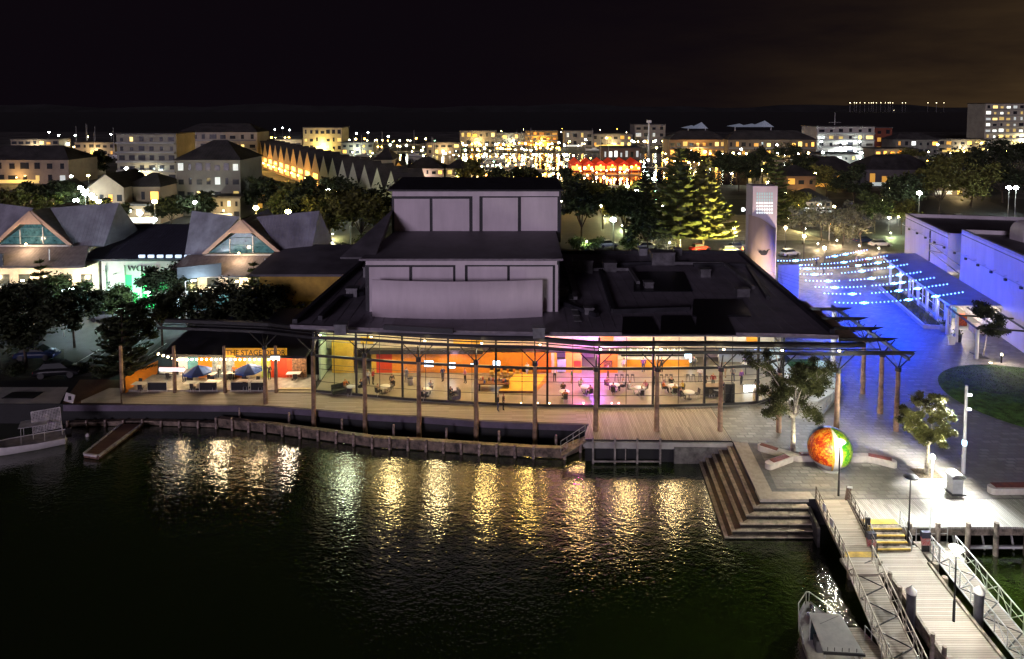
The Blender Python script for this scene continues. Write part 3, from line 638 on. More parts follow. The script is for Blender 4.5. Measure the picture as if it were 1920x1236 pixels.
# curved cladding with a wave top
b_ = B(); k = 20; P = []; xc = D(1433, 480, TY).x; rad = 1.95
for i in range(k+1):
    t = math.pi + math.pi*i/k
    zz = D(1413, 405+26*(1/(1+math.exp(-((i/k)-.55)*9))), TY).z
    P += [(xc+rad*math.cos(t), TY+1.2+rad*.85*math.sin(t), 0), (xc+rad*math.cos(t), TY+1.2+rad*.85*math.sin(t), zz), (xc+(rad-.18)*math.cos(t), TY+1.2+(rad-.18)*.85*math.sin(t), zz), (xc+(rad-.18)*math.cos(t), TY+1.2+(rad-.18)*.85*math.sin(t), 0)]
F = [(i*4+j, (i+1)*4+j, (i+1)*4+(j+1) % 4, i*4+(j+1) % 4) for i in range(k) for j in range(4)]
b_.add(P, F, True); put('curved_wall', b_, streaked('curved_render', (.62, .47, .38)), tw, True)
# pierced lantern at the top: a grid of lit openings
for r in range(7):
    for c in range(7):
        a = D(1421+c*4.6, 361+r*6.1, TY); hh = .30 if r > 2 else .42
        put('lantern_pane', B().span((a.x, TY+.44, a.z-hh), (a.x+.19, TY+.53, a.z-.06)), EM('lantern_bright', (.85, 1, .95), 1.1) if r > 2 else EM('lantern_dim', (.35, .5, .5), .55), tw, True)
o = thing('ground_uplight', 'warm ground uplight at the foot of the sign tower', 'lamp', (36.6, 86.5, .01)); put('lens', B().tube((0, 0, 0), (0, 0, .06), .15, .15, 12), EM('uplight_warm', (1, .85, .55), 14), o); put('ring', B().lathe([(.15, 0), (.22, 0), (.22, .05), (.15, .05)], 12), BLK, o); plight('tower_uplight', (36.6, 86.5, .4), 15000, (1, .74, .5), .2, spot=60, aim=(35.6, 95, 11))
# emblem: a small dark sea-creature plaque on the curved wall
yb = TY+1.2-rad*.85-.03; ez = D(1430, 473, TY).z; ex = D(1430, 473, TY).x
b_ = B(); pts = [(-.95, .18), (-.6, .42), (-.25, .30), (.05, .48), (.4, .36), (.62, .55), (1.0, .62), (.72, .36), (.62, .05), (.45, -.32), (0, -.42), (-.45, -.36), (-.62, -.1)]
P = [(ex+x*.85, yb, ez+z*.85) for x, z in pts] + [(ex+x*.85, yb+.12, ez+z*.85) for x, z in pts]; n = len(pts)
b_.add(P, [tuple(range(n))[::-1], tuple(range(n, 2*n))] + [(i, (i+1) % n, (i+1) % n+n, i+n) for i in range(n)]); put('emblem', b_, BLK, tw, True)
# ================================================================== PLANTS
LEAF = {k: M('leaf_'+k, c, .75, var=.45, vs=.9, spec=.25) for k, c in dict(gum=(.12, .135, .045), dark=(.045, .058, .026), olive=(.17, .17, .045), pine=(.10, .12, .03), bush=(.11, .15, .05), grey=(.22, .22, .14)).items()}
BARK = M('pale_bark', (.52, .47, .38), .8, var=.35, vs=2.5, bump=.3, bs=9); BARKD = M('dark_bark', (.07, .05, .035), .9, var=.4, vs=2, bump=.4, bs=9)
_tm = {}
def leafcloud(rd, clumps, per, size):
    b = B(); vs, fs = [], []
    for (c, r) in clumps:
        for _ in range(per):
            # points fill the clump, denser towards its skin
            d = V((rd.gauss(0, .52), rd.gauss(0, .52), rd.gauss(0, .52)))
            if d.length > 1.5: d *= .6
            p = V(c) + V((d.x*r, d.y*r, d.z*r*.75)); s = size*rd.uniform(.6, 1.3)
            a = V((rd.gauss(0, 1), rd.gauss(0, 1), rd.gauss(0, .6))).normalized(); q = a.cross(V((rd.gauss(0, 1), rd.gauss(0, 1), rd.gauss(0, 1)))).normalized()
            i = len(vs); vs += [p-a*s, p+q*s*.42, p+a*s, p-q*s*.42]; fs.append((i, i+1, i+2, i+3))
    return b.add(vs, fs)
def tree_mesh(kind, seed, h, cr, trunk_f, nl, per, lsize, flat=.8, tr=.16, cs=1., ns=2):
    key = (kind, seed, h, cr, trunk_f, nl, per, lsize)
    if key in _tm: return _tm[key]
    rd = random.Random(seed); tb = B(); clumps = []
    ht = h*trunk_f; top = V((rd.uniform(-.03, .03)*h, rd.uniform(-.03, .03)*h, ht))
    tb.tube((0, 0, 0), top*.5, tr*1.15, tr*.9, 9); tb.tube(top*.5, top, tr*.9, tr*.75, 9)
    for i in range(nl):
        a = 6.283*i/nl + rd.uniform(-.4, .4); rr_ = cr*rd.uniform(.35, .85); e = V((rr_*math.cos(a), rr_*math.sin(a), ht + (h-ht)*rd.uniform(.15, .85)))
        mid = top.lerp(e, .5) + V((0, 0, (h-ht)*.08)); tb.tube(top, mid, tr*.5, tr*.3, 6); tb.tube(mid, e, tr*.3, tr*.08, 5)
        clumps.append((e, cr*cs*rd.uniform(.26, .42)))
        for _ in range(ns):
            e2 = e + V((rd.uniform(-1, 1), rd.uniform(-1, 1), rd.uniform(-.5, .7)))*cr*.38; tb.tube(mid.lerp(e, .6), e2, tr*.16, tr*.05, 4); clumps.append((e2, cr*cs*rd.uniform(.16, .3)))
    clumps.append((V((0, 0, ht+(h-ht)*.72)), cr*.42*cs))
    lb = leafcloud(rd, clumps, per, lsize)
    _tm[key] = (tb.mesh('trunk'), lb.mesh('crown')); return _tm[key]
def tree(label, loc, h, cr, kind='dark', seed=1, trunk_f=.35, nl=7, per=60, lsize=.3, bark=None, tr=None, rzz=0., group=None, name='tree', s=1., cs=1., ns=2):
    t, l = tree_mesh(kind, seed, h, cr, trunk_f, nl, per, lsize, tr=tr or h*.018, cs=cs, ns=ns)
    o = thing(name, label, 'tree', loc, rzz, group); o.scale = (s, s, s)
    put('trunk', t, bark or BARKD, o); put('crown', l, LEAF[kind], o); return o
def norfolk_mesh(seed, h, w, tiers, per, leaf=.2):
    key = ('nor', seed, h, w, tiers)
    if key in _tm: return _tm[key]
    rd = random.Random(seed); tb = B(); tb.tube((0, 0, 0), (0, 0, h*.6), h*.014, h*.009, 8); tb.tube((0, 0, h*.6), (0, 0, h), h*.009, .02, 7)
    vs, fs = [], []
    for k in range(tiers):
        f = k/(tiers-1); z = h*(.14+.84*f); L = w*(1-f)**.85+.12*w*(1-f)+.15
        nb = 7 if f < .8 else 5
        for j in range(nb):
            a = 6.283*(j+.5*(k % 2))/nb + rd.uniform(-.12, .12); u = V((math.cos(a), math.sin(a), 0)); Lb = L*rd.uniform(.82, 1.08)
            tip = V((0, 0, z)) + u*Lb + V((0, 0, Lb*.16)); tb.tube((0, 0, z), tip, .035+.002*h, .012, 4)
            nn = max(5, int(per*1.5*Lb/w))
            for q in range(nn):
                t = .18+.82*(q+rd.random())/nn; p = V((0, 0, z)) + u*Lb*t + V((0, 0, Lb*.16*t*t))
                sd = u.cross(V((0, 0, 1)))*rd.choice((-1, 1)); s_ = leaf*rd.uniform(1.3, 2.6)*(1.2-.5*t)
                e = p + sd*s_ + u*s_*.55 + V((0, 0, s_*rd.uniform(.0, .7))); wv = V((0, 0, .11+leaf*.35)) + u*(.06+leaf*.3)
                i = len(vs); vs += [p-wv*.8, e, p+wv]; fs.append((i, i+1, i+2))
                e2 = p + V((0, 0, s_*.75)) + u*s_*.3; i = len(vs); vs += [p-sd*.1, e2, p+sd*.1]; fs.append((i, i+1, i+2))
    lb = B().add(vs, fs); _tm[key] = (tb.mesh('trunk'), lb.mesh('crown')); return _tm[key]
def norfolk(label, loc, h, w, seed=1, tiers=16, per=16, leaf=.2, kind='pine', group=None):
    t, l = norfolk_mesh(seed, h, w, tiers, per, leaf); o = thing('norfolk_pine', label, 'tree', loc, 0, group)
    put('trunk', t, BARKD, o); put('crown', l, LEAF[kind], o); return o
def bush(label, loc, r, h, kind='bush', seed=1, per=160, group=None, ls=.16):
    key = ('bush', kind, seed, r, h)
    if key not in _tm:
        rd = random.Random(seed); cl = [((rd.uniform(-.6, .6)*r, rd.uniform(-.5, .5)*r, h*rd.uniform(.3, .75)), r*rd.uniform(.3, .55)) for _ in range(7)]
        tb = B()
        for c, q in cl: tb.tube((0, 0, 0), c, .05, .02, 5)
        _tm[key] = (leafcloud(rd, cl, per, ls).mesh('foliage'), tb.mesh('stem'))
    f, t = _tm[key]; o = thing('shrub', label, 'shrub', loc, seed*.7, group); put('foliage', f, LEAF[kind], o); put('stem', t, BARKD, o); return o
# ================================================================== PLAZA
# painted ball sculpture: gores round a slightly squashed ball
SB = W(1564, 889); SR = 1.72
ba = thing('ball_sculpture', 'big painted ball sculpture with orange, green and blue gores on the plaza', 'sculpture', (SB.x, SB.y+.9, 0))
def mosaic(name, c1, c2, c3):
    if name in MT: return MT[name]
    m = M(name, c1, .35, var=.1); t = m.node_tree; p = t.nodes['Principled BSDF']
    tcn = N(t, 'ShaderNodeTexCoord'); vo = N(t, 'ShaderNodeTexVoronoi', Scale=9.0); nz = N(t, 'ShaderNodeTexNoise', Scale=1.8, Detail=3.0)
    t.links.new(tcn.outputs['Object'], vo.inputs['Vector']); t.links.new(tcn.outputs['Object'], nz.inputs['Vector'])
    sp = N(t, 'ShaderNodeSeparateColor'); t.links.new(vo.outputs['Color'], sp.inputs[0])
    f = mth(t, 'MULTIPLY_ADD', nz.outputs[0], 1.6, -.55); f = mth(t, 'ADD', f, mth(t, 'MULTIPLY', sp.outputs[0], .5))
    rp = N(t, 'ShaderNodeValToRGB'); e = rp.color_ramp.elements; e[0].color = (*c1, 1); e[0].position = .3; e[1].color = (*c3, 1); e[1].position = .75
    k = e.new(.5); k.color = (*c2, 1); t.links.new(f, rp.inputs[0]); t.links.new(rp.outputs[0], p.inputs['Base Color']); return m
def gore(a0, a1, mat, lo=.0, hi=1., name='gore', rs=1.):
    pr = []
    for i in range(15):
        t = math.pi*(lo+(hi-lo)*i/14); pr.append((max(.001, SR*rs*math.sin(t)), SR-SR*rs*math.cos(t)))
    put(name, B().lathe(pr, 8, (0, 0, 0), R(a0), R(a1), False), mat, ba)
OG, GG, BG = mosaic('orange_mosaic', (.45, .03, .012), (.80, .14, .01), (.85, .42, .05)), mosaic('green_mosaic', (.03, .30, .03), (.16, .52, .01), (.55, .65, .06)), mosaic('blue_mosaic', (.03, .09, .22), (.08, .19, .36), (.22, .36, .48))
WHB = M('white_enamel', (.74, .72, .68), .3, var=.05)
gore(168, 252, OG, .34, 1); gore(258, 280, WHB, .0, 1); gore(252, 258, M('gold_enamel', (.75, .42, .05), .3, var=.1), .2, 1, 'seam', 1.015); gore(280, 330, GG, .34, 1); gore(330, 400, BG, .3, 1); gore(40, 168, BG, .1, 1)
gore(0, 360, WHB, 0, .35, 'base_shell', .992)
put('foot_ring', B().lathe([(.9, 0), (.9, .1), (.7, .16)], 20), CON, ba)
# benches: pale curved concrete seats with red timber slats
def bench(pts, w, label, slats, h=.5):
    o = thing('bench', label, 'bench', (pts[0][0], pts[0][1], 0)); b_ = B(); P = [V((x, y, h/2)) for x, y in pts]
    for a, b in zip(P[:-1], P[1:]): b_.bar(a, b, w, h)
    for p in P: b_.tube((p.x, p.y, 0), (p.x, p.y, h-.005), w/2, w/2, 14)
    put('seat_base', b_, M('bench_concrete', (.62, .57, .50), .7, var=.1, vs=2), o, True)
    for (x0, y0), (x1, y1), ww in slats:
        u = (V((x1, y1, 0))-V((x0, y0, 0))).normalized(); nr = V((-u.y, u.x, 0)); k = 4
        for j in range(k):
            q_ = nr*(ww*((j+.5)/k-.5)); put('slat', B().bar(V((x0, y0, h+.025))+q_, V((x1, y1, h+.025))+q_, ww/k*.86, .05), M('jarrah_slat', (.24, .055, .025), .5, var=.3, vs=2), o, True)
    return o
q1 = lambda x, y: W(x, y, .5)[:2]
bench([q1(1428, 834), q1(1470, 846), q1(1495, 852), q1(1525, 852), q1(1542, 852)], .62, 'forked concrete bench with red slats beside the gum tree', [(q1(1426, 833), q1(1458, 843), .5), (q1(1500, 851), q1(1532, 851), .5)])
bench([q1(1442, 867), q1(1480, 853)], .66, 'short concrete bench arm with red slats angled towards the water steps', [(q1(1447, 865), q1(1476, 854.5), .5)])
bench([q1(1598, 853), q1(1625, 853), q1(1650, 858), q1(1674, 864)], .62, 'curved concrete bench with red slats on the lit side of the painted ball', [(q1(1628, 853), q1(1672, 862), .52)])
bench([q1(1862, 912), q1(1925, 911), q1(1960, 911)], .75, 'straight red slatted bench beside the rubbish bin enclosure', [(q1(1862, 910), q1(1950, 909), .66)])
# bin enclosure
p = W(1790, 923); o = thing('litter_bin', 'pale metal bin enclosure with curved hood on the floodlit paving', 'bin', p)
put('casing', B().box((0, 0, .6), (.8, .75, 1.2)), M('bin_metal', (.55, .56, .57), .45, .3, var=.12), o)
b_ = B()
for k in range(8):
    t0, t1 = math.pi*k/8, math.pi*(k+1)/8; b_.bar((.52*math.cos(t0), 0, 1.3+.3*math.sin(t0)), (.52*math.cos(t1), 0, 1.3+.3*math.sin(t1)), .9, .05, (0, 0, 1))
put('hood', b_, MT['bin_metal'], o); put('hood_back', B().box((0, .36, 1.28), (.9, .05, .3)), MT['bin_metal'], o); put('plinth', B().box((0, -.05, .04), (1.1, 1.0, .08)), DARK, o)
p = W(1590, 938); o = thing('information_post', 'short leaning dark information post at the head of the boarded ramp', 'sign', p)
put('post', B().box((0, 0, .55), (.34, .12, 1.1), tilt=Matrix.Rotation(.12, 3, 'Y')), M('post_brown', (.16, .10, .07), .6), o); put('plate', B().box((.07, -.08, 1.06), (.4, .05, .14), tilt=Matrix.Rotation(.12, 3, 'Y')), WP, o)
# trees on the plaza
tree('white-trunked gum tree with loose dark crown beside the forked bench', W(1487, 845), 8.2, 3.1, 'gum', 11, .36, 13, 380, .092, BARK, .20, name='gum_tree', cs=.62, ns=5)
t2 = tree('small floodlit gum tree with white trunk standing in a square planting hole', W(1737, 888), 6.6, 2.0, 'olive', 23, .34, 12, 380, .09, BARK, .16, name='gum_tree', cs=.66, ns=4)
put('tree_pit', B().box((0, 0, .02), (1.9, 1.4, .035)), M('pit_gravel', (.2, .15, .09), .9, var=.4, vs=6, bump=.5, bs=20), t2)
# ---------------------------------------------------------------- lamps on the plaza and pier
def post_lamp(px, py, zb, h, label, head='cone', power=300, col=WHT, r=.055, mat=None, es=14):
    p = W(px, py, zb); o = thing('lamp_post', label, 'lamp', p)
    put('post', B().tube((0, 0, 0), (0, 0, h*.3), r*1.5, r*1.4, 10).tube((0, 0, h*.3), (0, 0, h), r, r*.8, 10), mat or BLK, o)
    if head == 'cone': put('lamp_head', B().lathe([(.05, h-.15), (.16, h-.12), (.42, h+.16), (.38, h+.22), (.02, h+.26)], 16), EM('head_opal', (1, .97, .9), es*.12), o); put('bulb', B().ball((0, 0, h-.18), .11), EM('bulb_white', WHT, es*3), o)
    else: put('lamp_head', B().lathe([(.02, h+.14), (.3, h+.1), (.5, h+.02), (.48, h-.01), (.05, h+.05)], 16), BLK, o); put('bulb', B().ball((0, 0, h-.08), .12), EM('bulb_white', WHT, es*3), o)
    plight('lamp_light', (p.x, p.y, p.z+h-.25), power, col, .15); return o
post_lamp(1572, 930, 0, 4.15, 'black lamp post with white cone head in front of the painted ball', 'cone', 2200, (1, .86, .6))
post_lamp(1703, 1016, -.6, 4.7, 'black lamp post with flat dark cap at the boardwalk edge', 'cap', 950, (.93, 1, .93))
post_lamp(1788, 1165, -1., 4.4, 'black lamp post with white cone head standing on the long pier', 'cone', 2000, (1, .96, .84))
p = W(1806, 888); o = thing('light_mast', 'tall white mast with a lit collar beside the floodlit tree', 'mast', p)
put('mast', B().tube((0, 0, 0), (0, 0, 2.6), .15, .14, 12).tube((0, 0, 2.6), (-.02, 0, 7.35), .12, .11, 12), M('white_paint', (.72, .73, .74), .4, var=.05), o)
put('light_collar', B().tube((0, 0, 2.4), (0, 0, 2.75), .17, .17, 12), EM('collar_glow', (.6, .85, 1), 6), o)
b_ = B()
for z in (6.6, 5.4): b_.box((.22, -.05, z), (.3, .16, .14))
put('floodlight', b_, EM('flood_glow', (.92, 1, 1), 8), o)
put('stay_cable', B().path([(.1, 0, 7.1), (3, .4, 6.5), (7, .8, 6.9), (11, 1, 7.4)], .015, 4), BLK, o)
plight('mast_flood', (p.x-.35, p.y-.5, 6.6), 9500, (.93, 1, .97), .18, spot=78, aim=(31.4, 48.6, 0), blend=.7)
plight('mast_flood', (p.x-.4, p.y+.1, 5.6), 11000, (1, .98, .86), .2, spot=140, aim=(26.5, 54, 0), blend=.7)
# in-ground uplights at the two gum trees
for tx, ty, k in ((W(1487, 845).x+.5, W(1487, 845).y-1.1, 700), (W(1737, 888).x+.7, W(1737, 888).y-1.2, 1500)):
    o = thing('ground_uplight', 'small round ground uplight at the foot of the %s gum tree' % ('taller bench-side' if k < 800 else 'smaller floodlit'), 'lamp', (tx, ty, .01))
    put('lens', B().tube((0, 0, 0), (0, 0, .05), .13, .13, 12), EM('uplight_glow', (1, .95, .7), 10), o); put('ring', B().lathe([(.13, 0), (.2, 0), (.2, .04), (.13, .04)], 12), BLK, o)
    plight('uplight', (tx, ty, .12), k, (1, .93, .62), .1, spot=95, aim=(tx-.5, ty+1, 4.5))
# ---------------------------------------------------------------- boardwalk, steps, ramp, pier, gangways
PB = boards('boardwalk_boards', (.42, .40, .36), 'Y', .16); PX = boards('pier_boards', (.40, .35, .29), 'X', .17)
GRT = M('grey_timber', (.30, .25, .20), .8, var=.4, vs=2, bump=.3, bs=8); GALV = M('galvanised', (.56, .56, .54), .5, .2, var=.2, vs=3); YLW = M('yellow_paint', (.58, .37, .05), .5, var=.25)
bw = thing('boardwalk', 'wide floodlit timber boardwalk on piles over the green water', 'boardwalk', (36, 48, 0))
put('decking', B().prism([(25.75, 50.28), (25.25, 47.35), (27.75, 47.1), (27.75, 46.85), (90, 46.85), (90, 50.28)], -.14, .02), PB, bw, True)
put('edge_beam', B().span((27.75, 46.87, -.62), (90, 47.1, -.15)), GRT, bw, True)
put('lower_beam', B().span((27.75, 46.87, -1.62), (70, 47.05, -1.45)), MT['white_paint'], bw, True)
for px in (1705, 1758, 1815, 1868, 1925, 1985):
    x = D(px, 990, 46.75).x; put('pile', B().tube((x, 46.72, -2.5), (x, 46.72, .42), .19, .17, 10), GRT, bw, True)
for px in (1790, 1845, 1900): x = D(px, 990, 47.0).x; put('brace', B().bar((x, 47.2, -.7), (x+.25, 47.2, -1.9), .1), GALV, bw, True)
st = thing('boardwalk_steps', 'short flight of timber steps with yellow nosings down to the pier', 'steps', (26.4, 46.8, -1))
for k in range(4):
    y = 47.08-.36*k; z = -.02-.26*k
    put('tread', B().span((25.35, y-.36, z-.2), (27.7, y+.05, z-.002*k)), GRT, st, True); put('nosing', B().span((25.36, y-.40, z-.07), (27.69, y-.28, z+.012)), YLW, st, True)
put('landing_strip', B().span((25.3, 47.16, .015), (27.7, 47.75, .035)), YLW, st, True)
rails = B()
for x in (25.3, 27.8):
    for y, z in ((47.2, .0), (45.7, -1.0)): rails.tube((x, y, z), (x, y, z+1.0), .03, .03, 7)
    for h in (1.0, .55): rails.tube((x, 47.2, h), (x, 45.7, h-1.0), .028, .028, 7)
put('handrail', rails, GALV, st, True)
rp = thing('boarded_ramp', 'boarded ramp with slim handrails sloping from the plaza beside the water steps', 'ramp', (24, 47.5, 0))
a0, a1, c0, c1 = V((23.15, 50.28, 0)), V((25.55, 50.28, 0)), V((22.45, 44.45, -.62)), V((24.7, 44.45, -.62))
put('decking', B().slab(c0, c1, a1, a0, .2), PX, rp, True)
for s_, (u0, u1) in enumerate(((a0, c0), (a1, c1))):
    b_ = B()
    for k in range(8):
        q_ = u0.lerp(u1, k/7); b_.bar(q_+V((0, 0, -.05)), q_+V((0, 0, 1.02)), .05)
    for h in (1.02, .7, .4): b_.tube(u0+V((0, 0, h)), u1+V((0, 0, h)), .022 if h < 1 else .03, None, 6)
    b_.bar(u0+V((0, 0, .06)), u1+V((0, 0, .06)), .1, .16)
    put('handrail', b_, M('bronze_rail', (.13, .11, .09), .5, .3, var=.2), rp, True)
put('tactile_strip', B().slab(V((22.5, 44.5, -.60)), V((24.9, 44.5, -.60)), V((25.0, 45.0, -.55)), V((22.56, 45.0, -.55)), .02), YLW, rp, True)
put('landing', B().prism([(22.2, 44.45), (24.9, 44.45), (24.9, 42.9), (22.2, 42.9)], -.85, -.63), PX, rp, True)
put('ramp_support', B().span((22.7, 44.2, -2.5), (24.6, 44.45, -.86)), GRT, rp, True)
for k, t in ((.35, 0), (.62, 0)): put('notice_plate', B().box(a0.lerp(c0, k)+V((-.05, 0, .85)), (.06, .4, .5)), MT['white_paint'], rp, True)
pr_ = thing('pier', 'long weathered timber pier with piles running out over the green water', 'pier', (26, 40, -1))
ny = 62; 
put('decking', B().prism([(25.05, 46.2), (28.55, 46.2), (27.9, 42), (27.0, 30), (23.55, 30), (24.85, 42)], -1.16, -1.0), PX, pr_, True)
for s_, pts in (('kerb', [(25.0, 45.2), (24.83, 42), (23.55, 30)]), ('kerb', [(28.2, 44.4), (27.93, 42), (27.05, 30)])):
    b_ = B()
    for a, b in zip(pts[:-1], pts[1:]): b_.bar((a[0], a[1], -.93), (b[0], b[1], -.93), .18, .16); b_.bar((a[0], a[1], -1.42), (b[0], b[1], -1.42), .12, .5)
    put(s_, b_, GRT, pr_, True)
for px, py in ((1650, 1060), (1668, 1083), (1687, 1110), (1748, 1200), (1770, 1225)):
    p = W(px, py+14, -1.2); put('pile', B().tube((p.x, p.y, -2.6), (p.x, p.y, -.35), .14, .12, 9), GRT, pr_, True)
for px, py, zz, nm in ((1706, 1160, -1.5, 'white_cap'), (1833, 1160, -1.5, 'white_cap')):
    p = W(px, py+25, -2); put('guide_pile', B().tube((p.x, p.y, -2.6), (p.x, p.y, .55), .27, .27, 14), M('black_sleeve', (.07, .07, .085), .4, var=.2), pr_, True); put('pile_cap', B().lathe([(.31, .5), (.31, .62), (.02, .95)], 14, (p.x, p.y, 0)), M('cap_white', (.75, .74, .7), .5, var=.05), pr_, True)
for px, py in ((1745, 1085), (1762, 1112)): p = W(px, py, -2); put('pile', B().tube((p.x+.3, p.y, -2.6), (p.x+.3, p.y, -.9), .2, .2, 9), GRT, pr_, True)
# notice stands at the pier head
for px, py, lab in ((1633, 1036, 'red notice stand with dark top at the foot of the yellow-edged steps'), (1735, 1034, 'red and white notice stand on the lit side of the pier head')):
    p = W(px, py, -1.); o = thing('notice_stand', lab, 'sign', p)
    put('panel', B().box((0, 0, .75), (.62, .12, .55), tilt=Matrix.Rotation(-.25, 3, 'X')), M('notice_red', (.42, .03, .03), .45, var=.3, vs=9, col2=(.35, .3, .28)), o); put('cap', B().box((0, .05, 1.2), (.6, .3, .42)), M('notice_dark', (.05, .05, .08), .4), o); put('leg', B().box((0, 0, .24), (.5, .1, .48)), BLK, o)
p = W(1626, 1012, -.6); o = thing('life_ring_post', 'dark post with yellow sleeve at the pier steps', 'post', p); put('post', B().box((0, 0, .75), (.3, .14, 1.7)), BLK, o); put('sleeve', B().box((.03, -.09, .85), (.22, .05, .5)), YLW, o)
def gangway(label, p0, p1, wd, h, mat, deckm):
    """trussed gangway: p0, p1 centre line"""
    p0, p1 = V(p0), V(p1); o = thing('gangway', label, 'gangway', p1); u = (p1-p0).normalized(); nr = u.cross(V((0, 0, 1))).normalized()
    a, b, c, d = p0+nr*wd/2, p0-nr*wd/2, p1-nr*wd/2, p1+nr*wd/2
    put('decking', B().slab(d, a, b, c, .1) if (a-d).cross(c-d).z > 0 else B().slab(c, b, a, d, .1), deckm, o, True)
    L = (p1-p0).length; k = max(4, round(L/1.15))
    for s_ in (-1, 1):
        b_ = B(); e = nr*s_*(wd/2+.06); up = V((0, 0, h))
        b_.tube(p0+e+up, p1+e+up, .045, None, 7); b_.tube(p0+e, p1+e, .055, None, 7); b_.tube(p0+e+up*.55, p1+e+up*.55, .022, None, 6)
        for j in range(k+1):
            q_ = p0.lerp(p1, j/k)+e; b_.tube(q_, q_+up, .032, None, 6)
            if j < k: q2 = p0.lerp(p1, (j+1)/k)+e; b_.tube(q_ if j % 2 else q_+up, q2+up if j % 2 else q2, .026, None, 6)
        put('truss', b_, mat, o, True)
    b_ = B()
    for j in range(0, k): q_ = p0.lerp(p1, j/k); q2 = p0.lerp(p1, (j+1)/k); b_.bar(q_+nr*wd/2*(1 if j % 2 else -1)+V((0, 0, .012)), q2-nr*wd/2*(1 if j % 2 else -1)+V((0, 0, .012)), .07, .03)
    put('deck_bracing', b_, BLK, o, True); return o
gangway('cream trussed gangway sloping from the ramp landing to the pontoon by the moored boat', (23.3, 44.3, -.62), (21.95, 35.6, -1.62), 1.75, 1.05, M('cream_metal', (.55, .50, .40), .5, var=.15), PX)
gangway('white trussed gangway on the open green-water side of the pier', (29.9, 45.6, -.95), (29.3, 34.2, -1.6), 1.55, 1.15, GALV, PX)
pn = thing('pontoon', 'floating timber pontoon with small ladder beside the moored boat', 'pontoon', (21.3, 36.5, WZ))
put('decking', B().prism([(20.05, 39.6), (21.15, 39.6), (22.5, 33), (20.05, 33)], -1.95, -1.68), PX, pn, True); b_ = B()
for x in (20.9, 21.3): b_.tube((x, 38.6, -1.7), (x, 38.6, -.75), .025, None, 6); b_.tube((x, 38.6, -.75), (x+.3, 37.3, -.9), .025, None, 6); b_.tube((x+.3, 37.3, -.9), (x+.3, 37.3, -1.7), .025, None, 6)
put('hand_hoop', b_, GALV, pn, True)
pl = thing('pier_platform', 'small railed platform where the white gangway joins the pier', 'platform', (29.6, 45.6, -1))
put('decking', B().span((28.56, 44.7, -1.15), (31.0, 46.8, -1.0)), PX, pl, True); b_ = B()
for x, y in ((28.7, 44.75), (28.7, 46.7), (30.95, 46.75), (29.1, 44.75)): b_.tube((x, y, -1), (x, y, .05), .03, None, 6)
for z in (.05, -.4): b_.tube((28.7, 46.7, z), (30.95, 46.75, z), .025, None, 6); b_.tube((28.7, 44.75, z), (29.1, 44.75, z), .025, None, 6)
put('handrail', b_, GALV, pl, True)
put('white_pole', B().tube((29.6, 46.6, -1), (29.6, 46.6, 5.2), .05, .045, 8), MT['white_paint'], pl, True)
put('pole_lamp', B().ball((29.6, 46.6, 5.3), .16), EM('bulb_white', WHT, 42), pl, True); plight('pole_light', (29.6, 46.5, 5.0), 1900, (.97, 1, .95), .15)
# ladder frame of mooring posts in front of the platform
mf = thing('mooring_rack', 'row of mooring posts joined by a low rail in front of the boarded platform', 'rack', (9.8, 59.2, WZ))
for px in (1112, 1153, 1195, 1238):
    x = D(px, 840, 59.2).x; put('post', B().bar((x, 59.2, -2.4), (x, 59.2, .35), .16), M('wet_post', (.33, .29, .27), .6, var=.3), mf, True)
b_ = B(); xa_, xb_ = D(1112, 840, 59.2).x, D(1238, 840, 59.2).x; b_.bar((xa_, 59.1, -1.75), (xb_, 59.1, -1.75), .1, .14); b_.bar((D(1173, 840, 59.2).x, 59.2, -1.9), (D(1173, 840, 59.2).x, 59.2, -.6), .08)
put('low_rail', b_, MT['wet_post'], mf, True)
# railed brow joining fender wall and platform
br = thing('access_brow', 'short railed brow linking the fender wall to the platform', 'gangway', (6.2, 60, -1))
a, b = W(1052, 852, -1.0), W(1098, 822, -.05)
put('decking', B().slab(a+V((0, -.5, 0)), b+V((0, -.5, 0)), b+V((0, .4, 0)), a+V((0, .4, 0)), .12), GRT, br, True); b_ = B()
for k in range(5): q_ = a.lerp(b, k/4)+V((0, .4, 0)); b_.tube(q_, q_+V((0, 0, 1)), .025, None, 6)
for h in (1, .55): b_.tube(a+V((0, .4, h)), b+V((0, .4, h)), .025, None, 6)
put('handrail', b_, GALV, br, True)
# ---------------------------------------------------------------- moored boat by the pontoon
bt = thing('motor_boat', 'grey motor boat with hard roof and bow rail moored beside the pontoon', 'boat', (18.1, 37.0, WZ), R(-4)); bt.scale = (.9, .9, .9)
HW = M('boat_white', (.74, .73, .71), .4, var=.15, vs=1)
sec = [(-4.6, 1.45, .85, 0), (-3, 1.55, .9, 0), (-.5, 1.6, 1.0, 0), (1.5, 1.45, 1.12, .02), (3.0, .95, 1.25, .08), (4.0, .18, 1.4, .25)]
b_ = B(); P = []
for y, w_, dk, kl in sec: P += [(-w_, y, dk), (-w_*.82, y, .12+kl), (0, y, -.25+kl), (w_*.82, y, .12+kl), (w_, y, dk)]
F = [(i*5+j, i*5+j+1, (i+1)*5+j+1, (i+1)*5+j) for i in range(len(sec)-1) for j in range(4)]
b_.add(P, F, True); b_.add(P[:5], [(0, 1, 2, 3, 4)]); put('hull', b_, HW, bt)
b_ = B(); P = []
for y, w_, dk, kl in sec: P += [(-w_+.12, y, dk-.22 if y < .6 else dk-.04), (w_-.12, y, dk-.22 if y < .6 else dk-.04)]
b_.add(P, [(i*2, i*2+1, i*2+3, i*2+2) for i in range(len(sec)-1)]); put('deck', b_, M('boat_deck', (.42, .40, .37), .7, var=.2, vs=1.5), bt)
